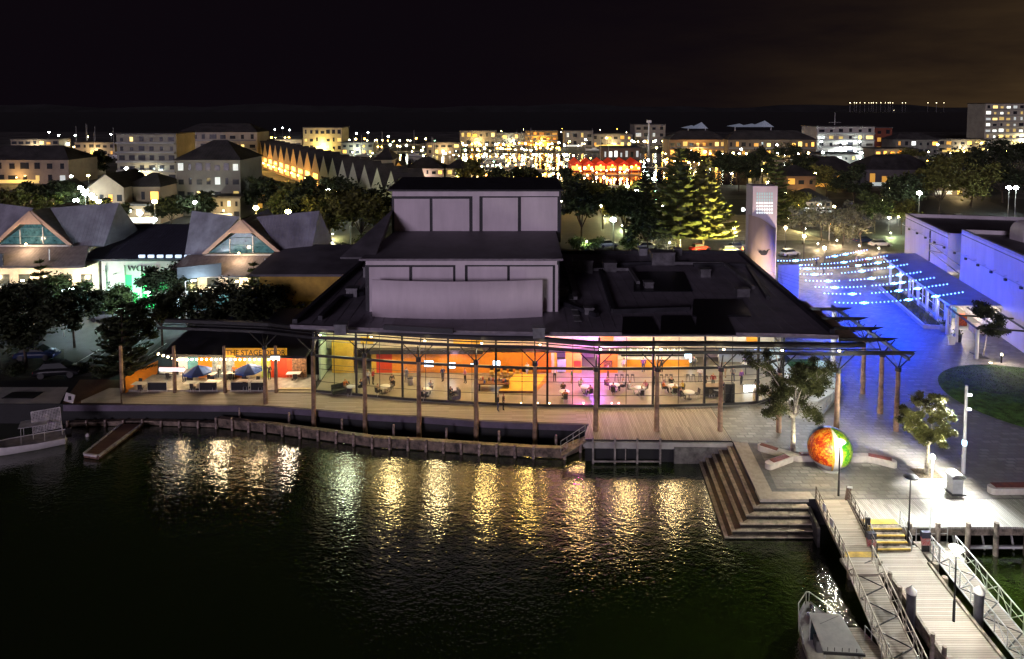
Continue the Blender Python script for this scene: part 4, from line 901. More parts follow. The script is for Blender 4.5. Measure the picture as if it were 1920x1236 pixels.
b_ = B(); b_.slab((-1.15, -1.9, 2.62), (1.2, -1.9, 2.62), (1.0, 1.1, 2.75), (-.95, 1.1, 2.75), .09); rf_ = put('roof', b_, M('canvas_roof', (.72, .70, .66), .6, var=.1), bt)
put('roof_edge', B().bar((-1.2, -1.95, 2.56), (1.25, -1.95, 2.56), .1, .14), BLK, bt); b_ = B()
for x in (-.9, -.5, -.05, .35, .8): b_.tube((x, -1.85, 2.62), (x, -1.85, 2.85), .02, None, 5)
put('rod_holder', b_, BLK, bt); put('aerial', B().tube((-.6, .2, 2.72), (.8, .9, 2.78), .012, None, 4), BLK, bt)
b_ = B(); b_.slab((-1.0, 1.0, .95), (1.0, 1.0, .95), (.85, .7, 2.66), (-.85, .7, 2.66), .03); put('windscreen', b_, M('boat_glass', (.02, .03, .035), .08, var=0), bt)
for x in (-1.05, 1.08): put('roof_post', B().tube((x, -1.8, .8), (x, -1.85, 2.6), .035), GALV, bt); put('roof_post', B().tube((x*.92, .9, 1), (x*.9, .9, 2.7), .035), GALV, bt)
for x in (-.55, .55): put('seat', B().box((x, -2.6, 1.0), (.55, .55, .4)).box((x, -2.9, 1.35), (.5, .12, .5)), M('seat_vinyl', (.6, .58, .55), .5, var=.1), bt)
put('cabin_light', B().box((0, -.6, 2.52), (.4, .2, .04)), EM('cabin_glow', (1, .92, .75), 12), bt); plight('cabin_lamp', (18.0, 35.3, .15), 45, (1, .92, .75), .1)
put('console', B().box((0, .4, 1.25), (1.6, .6, .75)), M('console_dark', (.08, .08, .09), .5), bt)
b_ = B(); rl = [(-1.5, .6, 1.75), (-1.42, 1.6, 1.85), (-.95, 3.0, 1.95), (-.1, 4.0, 2.05), (.1, 4.0, 2.05), (.95, 3.0, 1.95), (1.42, 1.6, 1.85), (1.5, .6, 1.75)]
b_.path(rl, .03, 6)
for x, y, z in rl: b_.tube((x, y, z), (x*.98, y, z-.75), .025, None, 6)
put('bow_rail', b_, GALV, bt)
put('fender', B().tube((1.72, -1, .3), (1.72, -1, .95), .13, None, 8), BLK, bt); put('outboard_motor', B().box((0, -4.8, .9), (.5, .6, .9)), BLK, bt)
# chrome beads added on the foredeck to stand for glints of reflection
b_ = B(); rb = random.Random(4)
for _ in range(46):
    x, y = rb.gauss(0, .38), rb.uniform(1.4, 3.6); x *= (4.2-y)/2.2
    b_.ball((x, y, 1.22+.1*rb.random()+.06*(y-1.4)), rb.uniform(.05, .13), 7, 4, .7)
tag(put('glint_beads', b_, M('glint_chrome', (.75, .8, .85), .12, .9, var=0), bt), kind='stuff')
# ================================================================== BLUE LANEWAY
BLU = (.0, .03, 1.0)
ends_ = [((1459, 488), (1625, 468)), ((1473, 495.5), (1663, 479)), ((1481, 502), (1682, 487)), ((1494, 513), (1701, 495)), ((1511, 525), (1726, 509)), ((1529, 537), (1751, 520)), ((1546, 549), (1776, 532)), ((1566, 566), (1805, 547))]
BULB = EM('blue_bulb', (.14, .34, 1), 10); BULB2 = EM('cyan_bulb', (.16, .6, 1), 16)
ordn = ['farthest out from the water', 'second counting in from the car park', 'third counting in from the car park', 'fourth counting in from the car park', 'fourth counting out from the canopy', 'third counting out from the canopy', 'second counting out from the canopy', 'closest to the theatre canopy']
ordn[0] = 'first at the car park end'
rl_ = random.Random(12)
for i, (l, r) in enumerate(ends_):
    a, b = W(*l, 5.0), W(*r, 5.0); o = thing('string_light', 'festoon string of small blue bulbs across the laneway, ' + ordn[i], 'string light', a, 0, 'blue festoon strings over the laneway')
    L = (b-a).length; n_ = int(L/.62); pts = []
    for k in range(n_+1):
        t = k/n_; pts.append(a.lerp(b, t) + V((0, 0, -1.1*4*t*(1-t)*(1-.5*t)*.55)))
    put('cable', B().path(pts[::3]+[pts[-1]], .012, 4).tube(a, (31.5, a.y+.5, 8.4), .012, None, 4), BLK, o, True)
    gap = rl_.uniform(.3, .7); bl, bl2 = B(), B()
    for k, p in enumerate(pts):
        t = k/n_
        if abs(t-gap) < .025: continue
        bl.ball((p.x, p.y, p.z-.07), .085, 6, 4)
    for f in (.17, .62, .8):
        k = int((f+rl_.uniform(-.06, .06))*n_); p = pts[k]
        for dd in (-.28, 0, .28): bl2.ball((p.x+dd, p.y, p.z-.08), .16 if dd == 0 else .11, 8, 5)
        plight('festoon_light', (p.x, p.y, p.z-.35), 850, BLU, .25)
    tag(put('bulbs', bl, BULB, o, True), kind='stuff'); put('bright_bulbs', bl2, BULB2, o, True)['kind'] = 'stuff'
# blue wall beside the tower
a, b = D(1459, 497, 99), D(1498, 497, 99)
o = thing('side_wall', 'plain projecting wall lit bright blue beside the sign tower', 'wall', (a.x, 99, 0))
put('panel', B().span((a.x, 98.9, 0), (b.x, 99.3, a.z)), M('wall_paint_pale', (.62, .62, .66), .7, var=.06), o, True); put('coping', B().span((a.x-.05, 98.8, a.z), (b.x+.05, 99.4, a.z+.12)), CON, o, True)
put('downpipe', B().path([(a.x+.3, 98.8, a.z-1.2), (a.x+1.0, 98.8, 3.0), (b.x-.1, 98.8, 2.2)], .06, 6), MT['wall_paint_pale'], o, True)
plight('wall_wash', (40.6, 95.5, 1.2), 420, (.02, .05, 1), .2, spot=110, aim=(40.4, 99, 3.5))
# ------------------------------------------------ long pale building on the far side of the lane
OX, U, NN = V((62.0, 81.0, 0)), V((.228, .974, 0)), V((-.974, .228, 0))
L_ = lambda t, d, z: OX + U*t + NN*d + V((0, 0, z))
rb_ = thing('gallery_building', 'long pale parapet building with rooftop hood facing the blue laneway', 'building', OX)
WL = streaked('gallery_render', (.70, .64, .70))
def lbox(nm, t0, t1, d0, d1, z0, z1, mat, par=None):
    P = [L_(t, d, z) for z in (z0, z1) for t, d in ((t0, d0), (t1, d0), (t1, d1), (t0, d1))]
    b_ = B().add(P, [(0, 1, 2, 3), (7, 6, 5, 4), (4, 5, 1, 0), (5, 6, 2, 1), (6, 7, 3, 2), (7, 4, 0, 3)]); return put(nm, b_, mat, par or rb_, True)
H1, H2 = 10.2, 11.7
# wall panels, each cast slab its own piece
for k in range(6): lbox('wall_panel', -12+k*5.2, -12+k*5.2+5.17, -.3, 0, 0, H2-.35, WL)
for k in range(4): lbox('wall_panel', 24.3+k*4.95, 24.3+k*4.95+4.92, -.3, 0, 0, H1-.35, WL)
for t0, t1, H in ((-12, 19.17, H2), (24.3, 44.1, H1)):
    lbox('coping', t0, t1, -.4, .06, H-.35, H, M('coping_pale', (.5, .46, .45), .8, var=.1)); lbox('shadow_groove', t0, t1, -.1, .02, H-.85, H-.72, BLK)
    lbox('roof', t0+.1, t1, -30, -.4, H-.75, H-.6, MT['tower_roof_sheet'])
    lbox('end_wall', t0-.02, t0+.3, -30, -.31, 0, H-.02, WL)
lbox('far_wall', 43.8, 44.12, -30, -.31, 0, H1, WL)
lbox('return_wall', 19.18, 19.45, -6, -.02, 0, H2-.02, WL); lbox('recess_wall', 19.4, 24.3, -3.2, -3.0, 0, 9.6, WL)
for j in range(4):
    for k in range(3): lbox('recess_window', 19.75+k*1.5, 21.05+k*1.5, -2.99, -2.9, 3.2+j*1.35, 4.3+j*1.35, EM('yellow_pane', (.75, .8, .25), .7) if (j+k) % 3 else M('dark_pane', (.03, .05, .05), .2, var=0))
p = L_(14, -7, H2-.6)
b_ = B(); k = 14; P = []
for s_ in (0, 1):
    for i in range(k+1): t = math.pi*i/k; P.append((p.x-1.6*math.cos(t), p.y+s_*2.6, p.z+1.2+1.5*math.sin(t)))
    P += [(p.x+1.6, p.y+s_*2.6, p.z-.1), (p.x-1.6, p.y+s_*2.6, p.z-.1)]
m_ = k+3; b_.add(P, [tuple(range(m_))[::-1], tuple(range(m_, 2*m_))] + [(i, (i+1) % m_, (i+1) % m_+m_, i+m_) for i in range(m_)]); put('roof_hood', b_, WL, rb_, True)
lbox('plant_screen', 17, 19, -30, -12, H2-.6, H2+1.2, M('louvre_brown', (.2, .16, .13), .8, var=.2))
b_ = B()
for t in range(-10, 44, 3): b_.bar(L_(t, .05, 8.3), L_(t, .55, 8.15), .06); 
b_.bar(L_(-12, .55, 8.2), L_(44, .55, 8.2), .07); put('light_rail', b_, MT['coping_pale'], rb_, True)
for t in range(-8, 44, 4): put('flood_fitting', B().box(L_(t, .62, 8.0), (.28, .28, .34)), BLK, rb_, True)
for t in (4, 12, 20, 28, 36): plight('wall_flood', L_(t, .75, 7.7), 260, (.0, .025, 1), .2, spot=150, aim=L_(t, 3.2, 3.9), blend=.9)
# folded sunshade frame on the wall
b_ = B(); b_.bar(L_(31.5, .1, 4.2), L_(31.5, .1, 9.3), .14)
for z in (7.2, 6.0): b_.bar(L_(31.5, .15, z), L_(25, .5, z+.9), .12); b_.bar(L_(31.5, .15, z), L_(16.5, 1.2, z-.3), .1)
put('sunshade_frame', b_, BLK, rb_, True)
# awning, shopfront and planter
aw = thing('shop_awning', 'flat awning over a lit glass shopfront along the gallery wall', 'awning', L_(12, 3, 0))
AWM = M('awning_sheet', (.45, .45, .50), .5, var=.12, vs=.5)
b_ = B(); b_.slab(L_(6, 6.0, 3.75), L_(6, .1, 4.15), L_(38, .1, 4.15), L_(38, 6.0, 3.75), .12); b_.bar(L_(6, 6.0, 3.7), L_(38, 6.0, 3.7), .18, .3); put('awning_roof', b_, AWM, aw, True)
for t in (8, 11.4, 15, 18.6, 22.5, 27, 32): put('post', B().tube(L_(t, 5.7, 0), L_(t, 5.7, 3.65), .17, .17, 10), WP, aw, True)
put('shop_back_wall', lbox('shop_back', 6, 38, .05, .2, .1, 3.6, EM('shop_interior', (1, .86, .6), .55), aw).data, None) if 0 else lbox('shop_back', 6, 38, .05, .2, .1, 3.6, M('shop_wall', (.6, .55, .45), .6, var=.3, vs=1.2), aw)
for k in range(8):
    t = 8+k*2.1; lbox('shop_window', t+.12, t+1.95, 5.1, 5.14, .5, 3.2, glassmat('shop_glass', (.9, .97, .95), .08, .05), aw)
    lbox('window_frame', t, t+.1, 5.06, 5.18, .1, 3.4, WP, aw); lbox('stall_riser', t+.1, t+2.1, 5.08, 5.16, .1, .5, WP, aw)
lbox('window_frame', 8, 24.8, 5.04, 5.2, 3.2, 3.42, WP, aw); lbox('window_frame', 8, 24.8, 5.07, 5.17, 1.7, 1.76, WP, aw)
for t in (10, 14.5, 19, 23): lbox('ceiling_light', t-.6, t+.6, 1.4, 1.7, 3.5, 3.58, EM('shop_lamp', (1, .88, .6), 9), aw); plight('shop_light', L_(t, 3.4, 3.1), 900, (1, .86, .6), .2)
for t, c in ((9.5, (.6, .1, .03)), (13, (.1, .25, .5)), (16.5, (.6, .4, .05)), (20.5, (.3, .3, .3)), (23, (.5, .12, .1))): lbox('display_stand', t, t+1.0, 2.6, 3.6, .1, 1.5, M('display_%d' % int(t), c, .5, var=.4, vs=5), aw)
lbox('open_counter', 6.4, 7.9, 1.2, 3.0, .1, 1.05, M('counter_light', (.6, .5, .4), .5), aw)
b_ = B()
for d in (1.0, 4.0, 6.4): b_.bar(L_(-3.5, d, 3.6), L_(6, d, 3.6), .14, .2)
b_.bar(L_(-3.5, .6, 3.75), L_(-3.5, 6.6, 3.75), .12, .2); b_.bar(L_(1.5, .6, 3.75), L_(1.5, 6.6, 3.75), .12, .2); put('pergola_beam', b_, BLK, aw, True)
for t, d in ((2.5, 6.4), (5.5, 6.4), (-3.4, 6.4)): put('post', B().tube(L_(t, d, 0), L_(t, d, 3.5), .2, .2, 10), WP, aw, True)
pl_ = thing('planter', 'long low planter kerb with tufted grasses in front of the shop windows', 'planter', L_(16, 7.4, 0))
lbox('kerb', 7.5, 28, 8.3, 8.6, 0, .5, M('planter_stone', (.4, .38, .36), .7, var=.1), pl_); lbox('kerb', 7.4, 7.7, 5.9, 8.58, 0, .5, MT['planter_stone'], pl_); lbox('soil', 7.7, 28, 6.1, 8.3, 0, .4, MT['dark_soil'], pl_)
b_ = B(); rg = random.Random(8)
for _ in range(700):
    p = L_(rg.uniform(8, 27.5), rg.uniform(6.3, 8.1), .4); e = p+V((rg.uniform(-.35, .35), rg.uniform(-.35, .35), rg.uniform(.4, .8))); b_.add([p+V((-.03, 0, 0)), p+V((.03, 0, 0)), e], [(0, 1, 2)])
tag(put('tufts', b_, LEAF['olive'], pl_, True), kind='stuff')
# leaning small tree in front of the gallery
tr_ = tree('small leaning tree with compact olive crown in front of the gallery wall', W(1843, 668), 6.2, 1.9, 'dark', 31, .42, 8, 300, .15, BARK, .09, name='small_tree'); tr_.rotation_euler = (0, .16, 0)
put('tree_pit', B().box((0, 0, .03), (2.2, 1.6, .05)), DARK, tr_)
for px, py, lab in ((1795, 640, 'tall dark planter tub outside the open shop counter'), (1770, 622, 'pale planter tub beside the pergola posts')):
    p = W(px, py); o = thing('planter_tub', lab, 'planter', p); put('tub', B().lathe([(.01, 0), (.4, 0), (.52, .9), (.46, .9), (.4, .75), (.01, .75)], 12), DARK if px > 1780 else CON, o); put('plant', leafcloud(random.Random(px), [((0, 0, 1.15), .5)], 160, .14), LEAF['bush'], o)
p = W(1742, 632); o = thing('advertising_board', 'white folding board standing on the blue lit paving by the pergola', 'sign', W(1786, 648)); put('board', B().box((0, 0, .6), (.7, .06, 1.1), tilt=Matrix.Rotation(.15, 3, 'X')).box((0, .25, .55), (.7, .04, 1.05), tilt=Matrix.Rotation(-.18, 3, 'X')), WP, o)
p = W(1885, 688); o = thing('ground_uplight', 'warm flush ground light on the path beside the round lawn', 'lamp', (p.x-1.0, p.y+1, .015)); put('lens', B().tube((0, 0, 0), (0, 0, .06), .16, .16, 12), EM('uplight_warm', (1, .85, .55), 14), o); put('ring', B().lathe([(.16, 0), (.24, 0), (.24, .05), (.16, .05)], 12), BLK, o)
o = thing('bollard_light', 'short bollard light washing the path beside the round lawn', 'lamp', (p.x+.4, p.y+1.2, 0)); put('post', B().tube((0, 0, 0), (0, 0, .9), .09, .09, 10), BLK, o); put('lamp_head', B().tube((0, 0, .9), (0, 0, 1.1), .1, .1, 10), EM('uplight_warm', (1, .85, .55), 14), o)
plight('bollard_lamp', (p.x+.4, p.y+.9, 1.5), 300, (1, .84, .58), .12)
# ------------------------------------------------ warm globe lamps and cars behind the lane
def globe_lamp(px, py, h, label, power, col=(1, .74, .42), r=.3, twin=False, pole=None):
    Yb = 0; p = W(px, py, h); o = thing('street_lamp', label, 'lamp', (p.x, p.y, 0))
    put('pole', B().tube((0, 0, 0), (0, 0, h-.2), .09, .06, 8), pole or BLK, o)
    hs = ((-.9, 0), (.9, 0)) if twin else ((0, 0),)
    for hx, hy in hs:
        if twin: put('arm', B().bar((0, 0, h-.2), (hx, 0, h), .07), pole or BLK, o)
        put('globe', B().ball((hx, hy, h), r, 12, 8), EM('globe_%d' % int(col[2]*100), col, 32), o)
    plight('street_light', (p.x, p.y-.1, h-.6), power, col, .3); return o
globe_lamp(1376, 428, 4.6, 'warm globe lamp on black post beside the lit norfolk pines', 1300)
globe_lamp(1473, 427, 4.6, 'warm globe lamp on black post just past the sign tower', 1300)
globe_lamp(1508, 443, 4.6, 'warm globe lamp on black post at the middle of the footpath row', 1300)
globe_lamp(1546, 465, 4.6, 'warm globe lamp on black post above the blue bulb strings', 1100)
globe_lamp(1401, 393, 7.5, 'tall twin-headed white street lamp behind the sign tower', 900, (.9, 1, .92), .33, True, WP)
# ================================================================== THE CAFE BESIDE THE THEATRE
cf = thing('cafe', 'dark-roofed waterside cafe with orange fascia sign and lit terrace', 'building', (-30, 74, 0))
put('roof', B().slab((-37.5, 71.2, 3.5), (-21.8, 70.6, 3.5), (-21.8, 84, 4.6), (-37.5, 84, 4.6), .25), DARK, cf, True)
for px0, px1, mt_, z0, z1 in ((335, 352, WP, .1, 3.2), (352, 372, M('teal_panel', (.12, .35, .42), .5, var=.2), .1, 2.6), (372, 398, OR, .1, 2.8), (398, 440, M('window_grey', (.35, .40, .42), .3, var=.3, vs=3), .1, 2.8), (440, 462, OR, .1, 2.8), (462, 490, M('cafe_cream', (.6, .5, .3), .6, var=.2), .1, 2.8), (490, 508, M('cafe_lime', (.4, .5, .1), .6, var=.2), .1, 2.8), (508, 538, RED, .1, 3.0), (538, 548, M('red_post', (.62, .09, .02), .5), .1, 3.0), (548, 575, M('brown_board', (.3, .14, .06), .6, var=.6, vs=5), .1, 3.0)):
    a, b = D(px0, 700, 73.2), D(px1, 700, 73.2); put('wall_section', B().span((a.x, 73.2, z0), (b.x-.02, 73.4, z1)), mt_, cf, True)
a, b = D(422, 653, 71.0), D(538, 669, 71.0)
put('fascia_sign', B().span((a.x, 70.9, b.z), (b.x, 71.05, a.z)), M('sign_orange', (.80, .34, .02), .5, var=.08, emit=(1, .45, .03), es=.35), cf, True)
text('sign_lettering', 'THE STAGE DOOR', .82, M('sign_black', (.03, .015, .01), .5, var=0), cf, (((a.x+b.x)/2 - cf.location.x), 70.88-cf.location.y, (a.z+b.z)/2), (math.pi/2, 0, 0), .015).scale = (.92, 1, 1)
put('terrace_floor', B().span((-41.0, 69.9, .012), (-21.3, 74, .16)), M('terrace_tile', (.42, .38, .33), .6, var=.2), cf, True)
for px in (229, 328, 422, 518):
    x = D(px, 735, 69.6).x; put('log_post', B().tube((x, 69.6, 0), (x, 69.6, 5.0), .19, .16, 10), LOG, cf, True)
put('orange_side_wall', B().slab(W(236, 737, .05), W(295, 700, .05), W(297, 690, .05)+V((0, 0, .9)), W(236, 722, .05)+V((0, 0, .9)), .15), OR, cf, True)
o_ = B()
for px in range(297, 524, 9):
    y_ = 664+ (px-297)*.3 if px < 335 else 674+.4*math.sin(px*.7); p = D(px, y_, 70.6); o_.ball((p.x, p.y, p.z), .105, 8, 5)
sl_ = thing('string_light', 'row of round warm bulbs strung along the cafe eaves', 'string light', D(410, 670, 70.6)); put('bulbs', o_, EM('cafe_bulb', (1, .75, .4), 26), sl_, True)['kind'] = 'stuff'
p0, p1 = D(297, 660, 70.6), D(523, 670, 70.6); put('cable', B().path([p0, D(335, 671, 70.6), p1], .015, 4), BLK, sl_, True)
for x, c, k in ((-36, (1, .72, .38), 1), (-31.5, (1, .74, .42), 1.2), (-27.5, (1, .7, .36), 1.2), (-24, (1, .8, .55), 1)): plight('cafe_light', (x, 71.4, 2.9), 400*k, c, .2)
for px, py, w_, col, lab in ((322, 693, 2.6, (.9, .95, 1), 'long white light box sign hanging on the cafe post'), (516, 671, .9, (.7, .9, 1), 'small tilted white light box under the cafe fascia')):
    p = D(px, py, 69.3); o = thing('light_box', lab, 'sign', p); put('panel', B().box((0, 0, 0), (w_, .06, .32)), EM('box_white', col, 2.6), o); put('frame', B().box((0, .06, .02), (w_+.08, .06, .44)), RED if w_ > 1 else DARK, o)
def umbrella(px, py, label, r=1.45):
    p = W(px, py+28, .16); o = thing('umbrella', label, 'umbrella', (p.x, p.y, .16)); 
    put('pole', B().tube((0, 0, 0), (0, 0, 2.6), .03, .03, 6), GALV, o); put('base', B().lathe([(.01, 0), (.3, 0), (.3, .08), (.01, .1)], 12), BLK, o)
    for k in range(8):
        t0, t1 = 2*math.pi*k/8, 2*math.pi*(k+1)/8; a_, b_2 = V((r*math.cos(t0), r*math.sin(t0), 1.95)), V((r*math.cos(t1), r*math.sin(t1), 1.95)); bb_2 = B().add([(0, 0, 2.6), a_, b_2, a_+V((0, 0, -.14)), b_2+V((0, 0, -.14))], [(0, 1, 2), (1, 3, 4, 2)]); put('canopy_panel', bb_2, M('blue_canvas', (.03, .10, .42), .7, var=.15) if k % 2 else M('navy_canvas', (.02, .05, .18), .7, var=.15), o)
umbrella(372, 702, 'blue cafe umbrella standing furthest from the theatre columns'); umbrella(467, 699, 'blue cafe umbrella beside the red cafe wall')
# cafe tables and chairs
def table_set(mat, w_=.8, d_=.8, h=.74):
    t = thing('cafe_table', 'x', 'table'); put('table_top', B().box((0, 0, h), (w_, d_, .04)), mat, t); put('pedestal', B().tube((0, 0, 0), (0, 0, h), .04).box((0, 0, .02), (.45, .45, .03)), BLK, t); return t
def chair_proto(mat, nm='chair'):
    t = thing(nm, 'x', 'chair'); put('seat', B().box((0, 0, .45), (.44, .44, .05)), mat, t); put('backrest', B().box((0, .21, .72), (.42, .04, .46), tilt=Matrix.Rotation(-.12, 3, 'X')), mat, t)
    for sx in (-1, 1):
        for sy in (-1, 1): put('leg', B().tube((sx*.18, sy*.18, 0), (sx*.18, sy*.18, .44), .018, None, 5), GALV, t)
    return t
WT = M('table_white', (.72, .70, .66), .4, var=.05); tp = table_set(WT, 1.5, .85); cp = chair_proto(M('chair_black', (.03, .03, .035), .5)); first = [True, True]
def place(proto, i, loc, rz_, label, group, s=None):
    if first[i]: first[i] = False; o = proto; o.location = loc; o.rotation_euler = (0, 0, rz_); o['label'] = label; o['group'] = group
    else: o = dup(proto, loc, rz_, label, s, group)
    return o
tabs = [(263, 726, 'white cafe table inside the orange side wall'), (315, 704, 'white cafe table under the long light box'), (354, 708, 'white cafe table under the first umbrella'), (392, 707, 'white cafe table between the two umbrellas'), (360, 724, 'front white cafe table between the first two log posts'), (400, 722, 'front white cafe table beside the third log post'), (430, 705, 'white cafe table just past the third log post'), (458, 707, 'white cafe table under the second umbrella'), (458, 721, 'front white cafe table below the second umbrella'), (486, 722, 'front white cafe table by the tall canopy column'), (551, 706, 'white cafe table alone by the foyer glass corner')]
for px, py, lab in tabs:
    p = W(px, py+6, .16); place(tp, 0, (p.x, p.y, .16), random.uniform(-.2, .2), lab, 'white tables on the cafe terrace')
    for sx, sy, r_ in ((-.45, .62, 0), (.4, -.62, math.pi)): place(cp, 1, (p.x+sx, p.y+sy, .16), r_+random.uniform(-.3, .3), 'black chair %s side of %s' % ('wall' if sy > 0 else 'water', lab), 'black chairs on the cafe terrace')
for px0, px1, lab in ((277, 313, 'black fabric wind screen in front of the orange cafe wall'), (374, 407, 'black fabric wind screen between the second and third log posts'), (433, 466, 'black fabric wind screen below the second umbrella'), (470, 500, 'black fabric wind screen next to the tall canopy column')):
    a, b = W(px0, 735, .0), W(px1, 735, .0); o = thing('wind_screen', lab, 'screen', ((a.x+b.x)/2, a.y, .02)); put('fabric', B().span((a.x+.04, a.y-.02, .2), (b.x-.04, a.y+.02, 1.0)), M('screen_black', (.025, .025, .028), .8, var=.2), o, True)
    put('frame', B().bar((a.x, a.y, 0), (a.x, a.y, 1.1), .05).bar((b.x, a.y, 0), (b.x, a.y, 1.1), .05).bar((a.x, a.y, 1.08), (b.x, a.y, 1.08), .04), GALV, o, True)
b_ = B()
for k in range(2): b_.span((-24.5+.15*k, 69.75-.3*k, .0), (-20.9, 70.1-.3*k, .34-.16*k))
o = thing('terrace_steps', 'two shallow steps from the promenade to the cafe terrace', 'steps', (-22.7, 69.8, 0)); put('step', b_, M('yellow_stone', (.5, .4, .22), .7, var=.1), o, True)
# ================================================================== LEFT SHORE
def gable_house(cx, Y, dz, lab, seed):
    o = thing('pavilion', lab, 'building', (cx, Y, 0)); RT = M('pavilion_roof', (.34, .34, .40), .55, var=.2, vs=.4, rib=.7); TR = M('peach_trim', (.72, .50, .36), .7, var=.08); PW = M('pavilion_wall', (.62, .55, .45), .7, var=.12)
    zb, za, hw = 8.6+dz, 13.5+dz, 5.6
    put('gable_glass', B().add([(-hw+.6, 0, zb+.2), (hw-.6, 0, zb+.2), (0, 0, za-1.1)], [(0, 1, 2)]), M('teal_glass', (.05, .12, .14), .1, var=.6, vs=1.5, emit=(.10, .28, .32), es=.22), o)
    for x in (-1.9, 1.4): put('glazing_bar', B().bar((x, -.06, zb+.2), (x, -.06, za-1.1-abs(x)*.82), .12), WP, o)
    for z in (zb+1.3, zb+2.4): w_ = (za-1.1-z)/(za-1.3-zb)*(hw-.6); put('glazing_bar', B().bar((-w_, -.06, z), (w_, -.06, z), .08), M('teal_frame', (.10, .22, .25), .5), o)
    for s_ in (-1, 1): put('barge_board', B().bar((s_*hw, -.35, zb), (0, -.35, za), .3, .5), TR if s_ else TR, o)
    put('gable_peak', B().add([(-1.7, -.62, za-1.75), (1.7, -.62, za-1.75), (0, -.62, za+.1), (-1.7, -.2, za-1.75), (1.7, -.2, za-1.75), (0, -.2, za+.1)], [(0, 1, 2), (0, 2, 5, 3), (1, 4, 5, 2), (3, 5, 4)]), TR, o)
    put('sill', B().box((0, -.3, zb), (2*hw, .4, .22)), WP, o)
    put('gable_lamp', B().ball((0, -1.6, zb+.5), .12, 8, 5), EM('soffit_glow', (1, .72, .38), 25), o); plight('gable_light', (cx, Y-2.0, zb+.6), 420, (1, .70, .42), .2)
    # gable roof running back and hipped roofs either side
    for s_ in (-1, 1): put('roof_slope', B().slab((s_*hw, -.3, zb), (0, -.3, za+.1), (0, 10, za+.1), (s_*hw, 10, zb), .12) if s_ < 0 else B().slab((0, -.3, za+.1), (hw, -.3, zb), (hw, 10, zb), (0, 10, za+.1), .12), RT, o)
    for s_ in (-1, 1):
        put('hip_roof', B().add([(s_*1.2, 2, za+.2), (s_*9.6, 5, za+.6), (s_*9.2, 1.5, zb-.5), (s_*hw, .3, zb-.3), (s_*10.5, 9, zb)], [(0, 1, 2, 3), (1, 4, 2)]), RT, o)
    put('skirt_roof', B().slab((-9.5, -4.2, zb-2.1), (9.8, -4.2, zb-2.1), (8, -.2, zb-.05), (-8, -.2, zb-.05), .2), M('skirt_roof_sheet', (.27, .235, .23), .7, var=.15, rib=.7), o)
    put('eave_lining', B().slab((-9.3, -.3, zb-2.35), (9.6, -.3, zb-2.35), (9.6, -4.1, zb-2.38), (-9.3, -4.1, zb-2.38), .06), M('eave_white', (.75, .65, .5), .7, var=.05), o)
    put('upper_wall', B().span((-9, -.25, 3.2), (9.3, .1, zb-2.4)), PW, o)
    for k in range(5): put('window', B().span((-8.4+k*3.6, -.34, .6), (-5.4+k*3.6, -.26, 3.0)), M('teal_window', (.08, .20, .22), .2, var=.3, vs=2, emit=(.12, .36, .42), es=.35), o); put('window_frame', B().span((-8.5+k*3.6, -.4, 3.0), (-5.3+k*3.6, -.26, 3.14)), WP, o)
    for k in range(6): put('window', B().span((-8.2+k*3.0, -.33, 3.9), (-6.6+k*3.0, -.26, 5.6)), M('upper_window', (.05, .06, .06), .15, var=0), o); put('window_frame', B().span((-8.3+k*3.0, -.36, 3.78), (-6.5+k*3.0, -.27, 3.9)), WP, o)
    put('lower_wall', B().span((-9, -.25, 0), (9.3, .1, 3.2)), MT['cool_wall'], o)
    for k in range(4):
        x = -7.6+k*5; put('column', B().tube((x, -3.8, 0), (x, -3.8, 2.2), .16, .16, 8).tube((x, -3.8, 2.2), (x, -3.8, 3.9), .18, .7, 8), WP, o)
    put('veranda_beam', B().box((0, -3.8, 4.05), (19, .5, .3)), WP, o)
    put('wing_panel', B().slab((-7.4, -4.5, zb-2.6), (-1.4, -4.3, zb-2.0), (-1.4, -4.3, zb-.3), (-7.4, -4.5, zb-.9), .25), M('bluish_panel', (.13, .155, .18), .7, var=.08), o)
    put('vent_pipe', B().tube((4.2, -3, zb-1.8), (4.2, -3, zb+.1), .09), WP, o)
    for x, k in ((-6.5, 1), (0, 1.1), (6.5, 1)): put('soffit_lamp', B().tube((x, -2.6, 5.2), (x, -2.6, 5.4), .2), EM('soffit_glow', (1, .72, .38), 25), o); plight('soffit_light', (cx+x, Y-2.3, 4.7), 820*k, (1, .74, .42), .3)
    for x in (-7.6, 2.4, 7.4): plight('veranda_light', (cx+x, Y-4.7, 2.4), 200, (.55, .8, 1), .2); put('wall_lamp', B().ball((x, -3.98, 2.2), .16, 8, 5), EM('wall_lamp_blue', (.5, .8, 1), 12), o)
    return o
gable_house(-38.6, 97, 0, 'gabled pavilion with teal glass gable and glowing veranda close to the theatre wing', 1)
gable_house(-69.0, 97.5, 1.2, 'gabled pavilion with teal glass gable at the street corner with the green courtyard', 2)
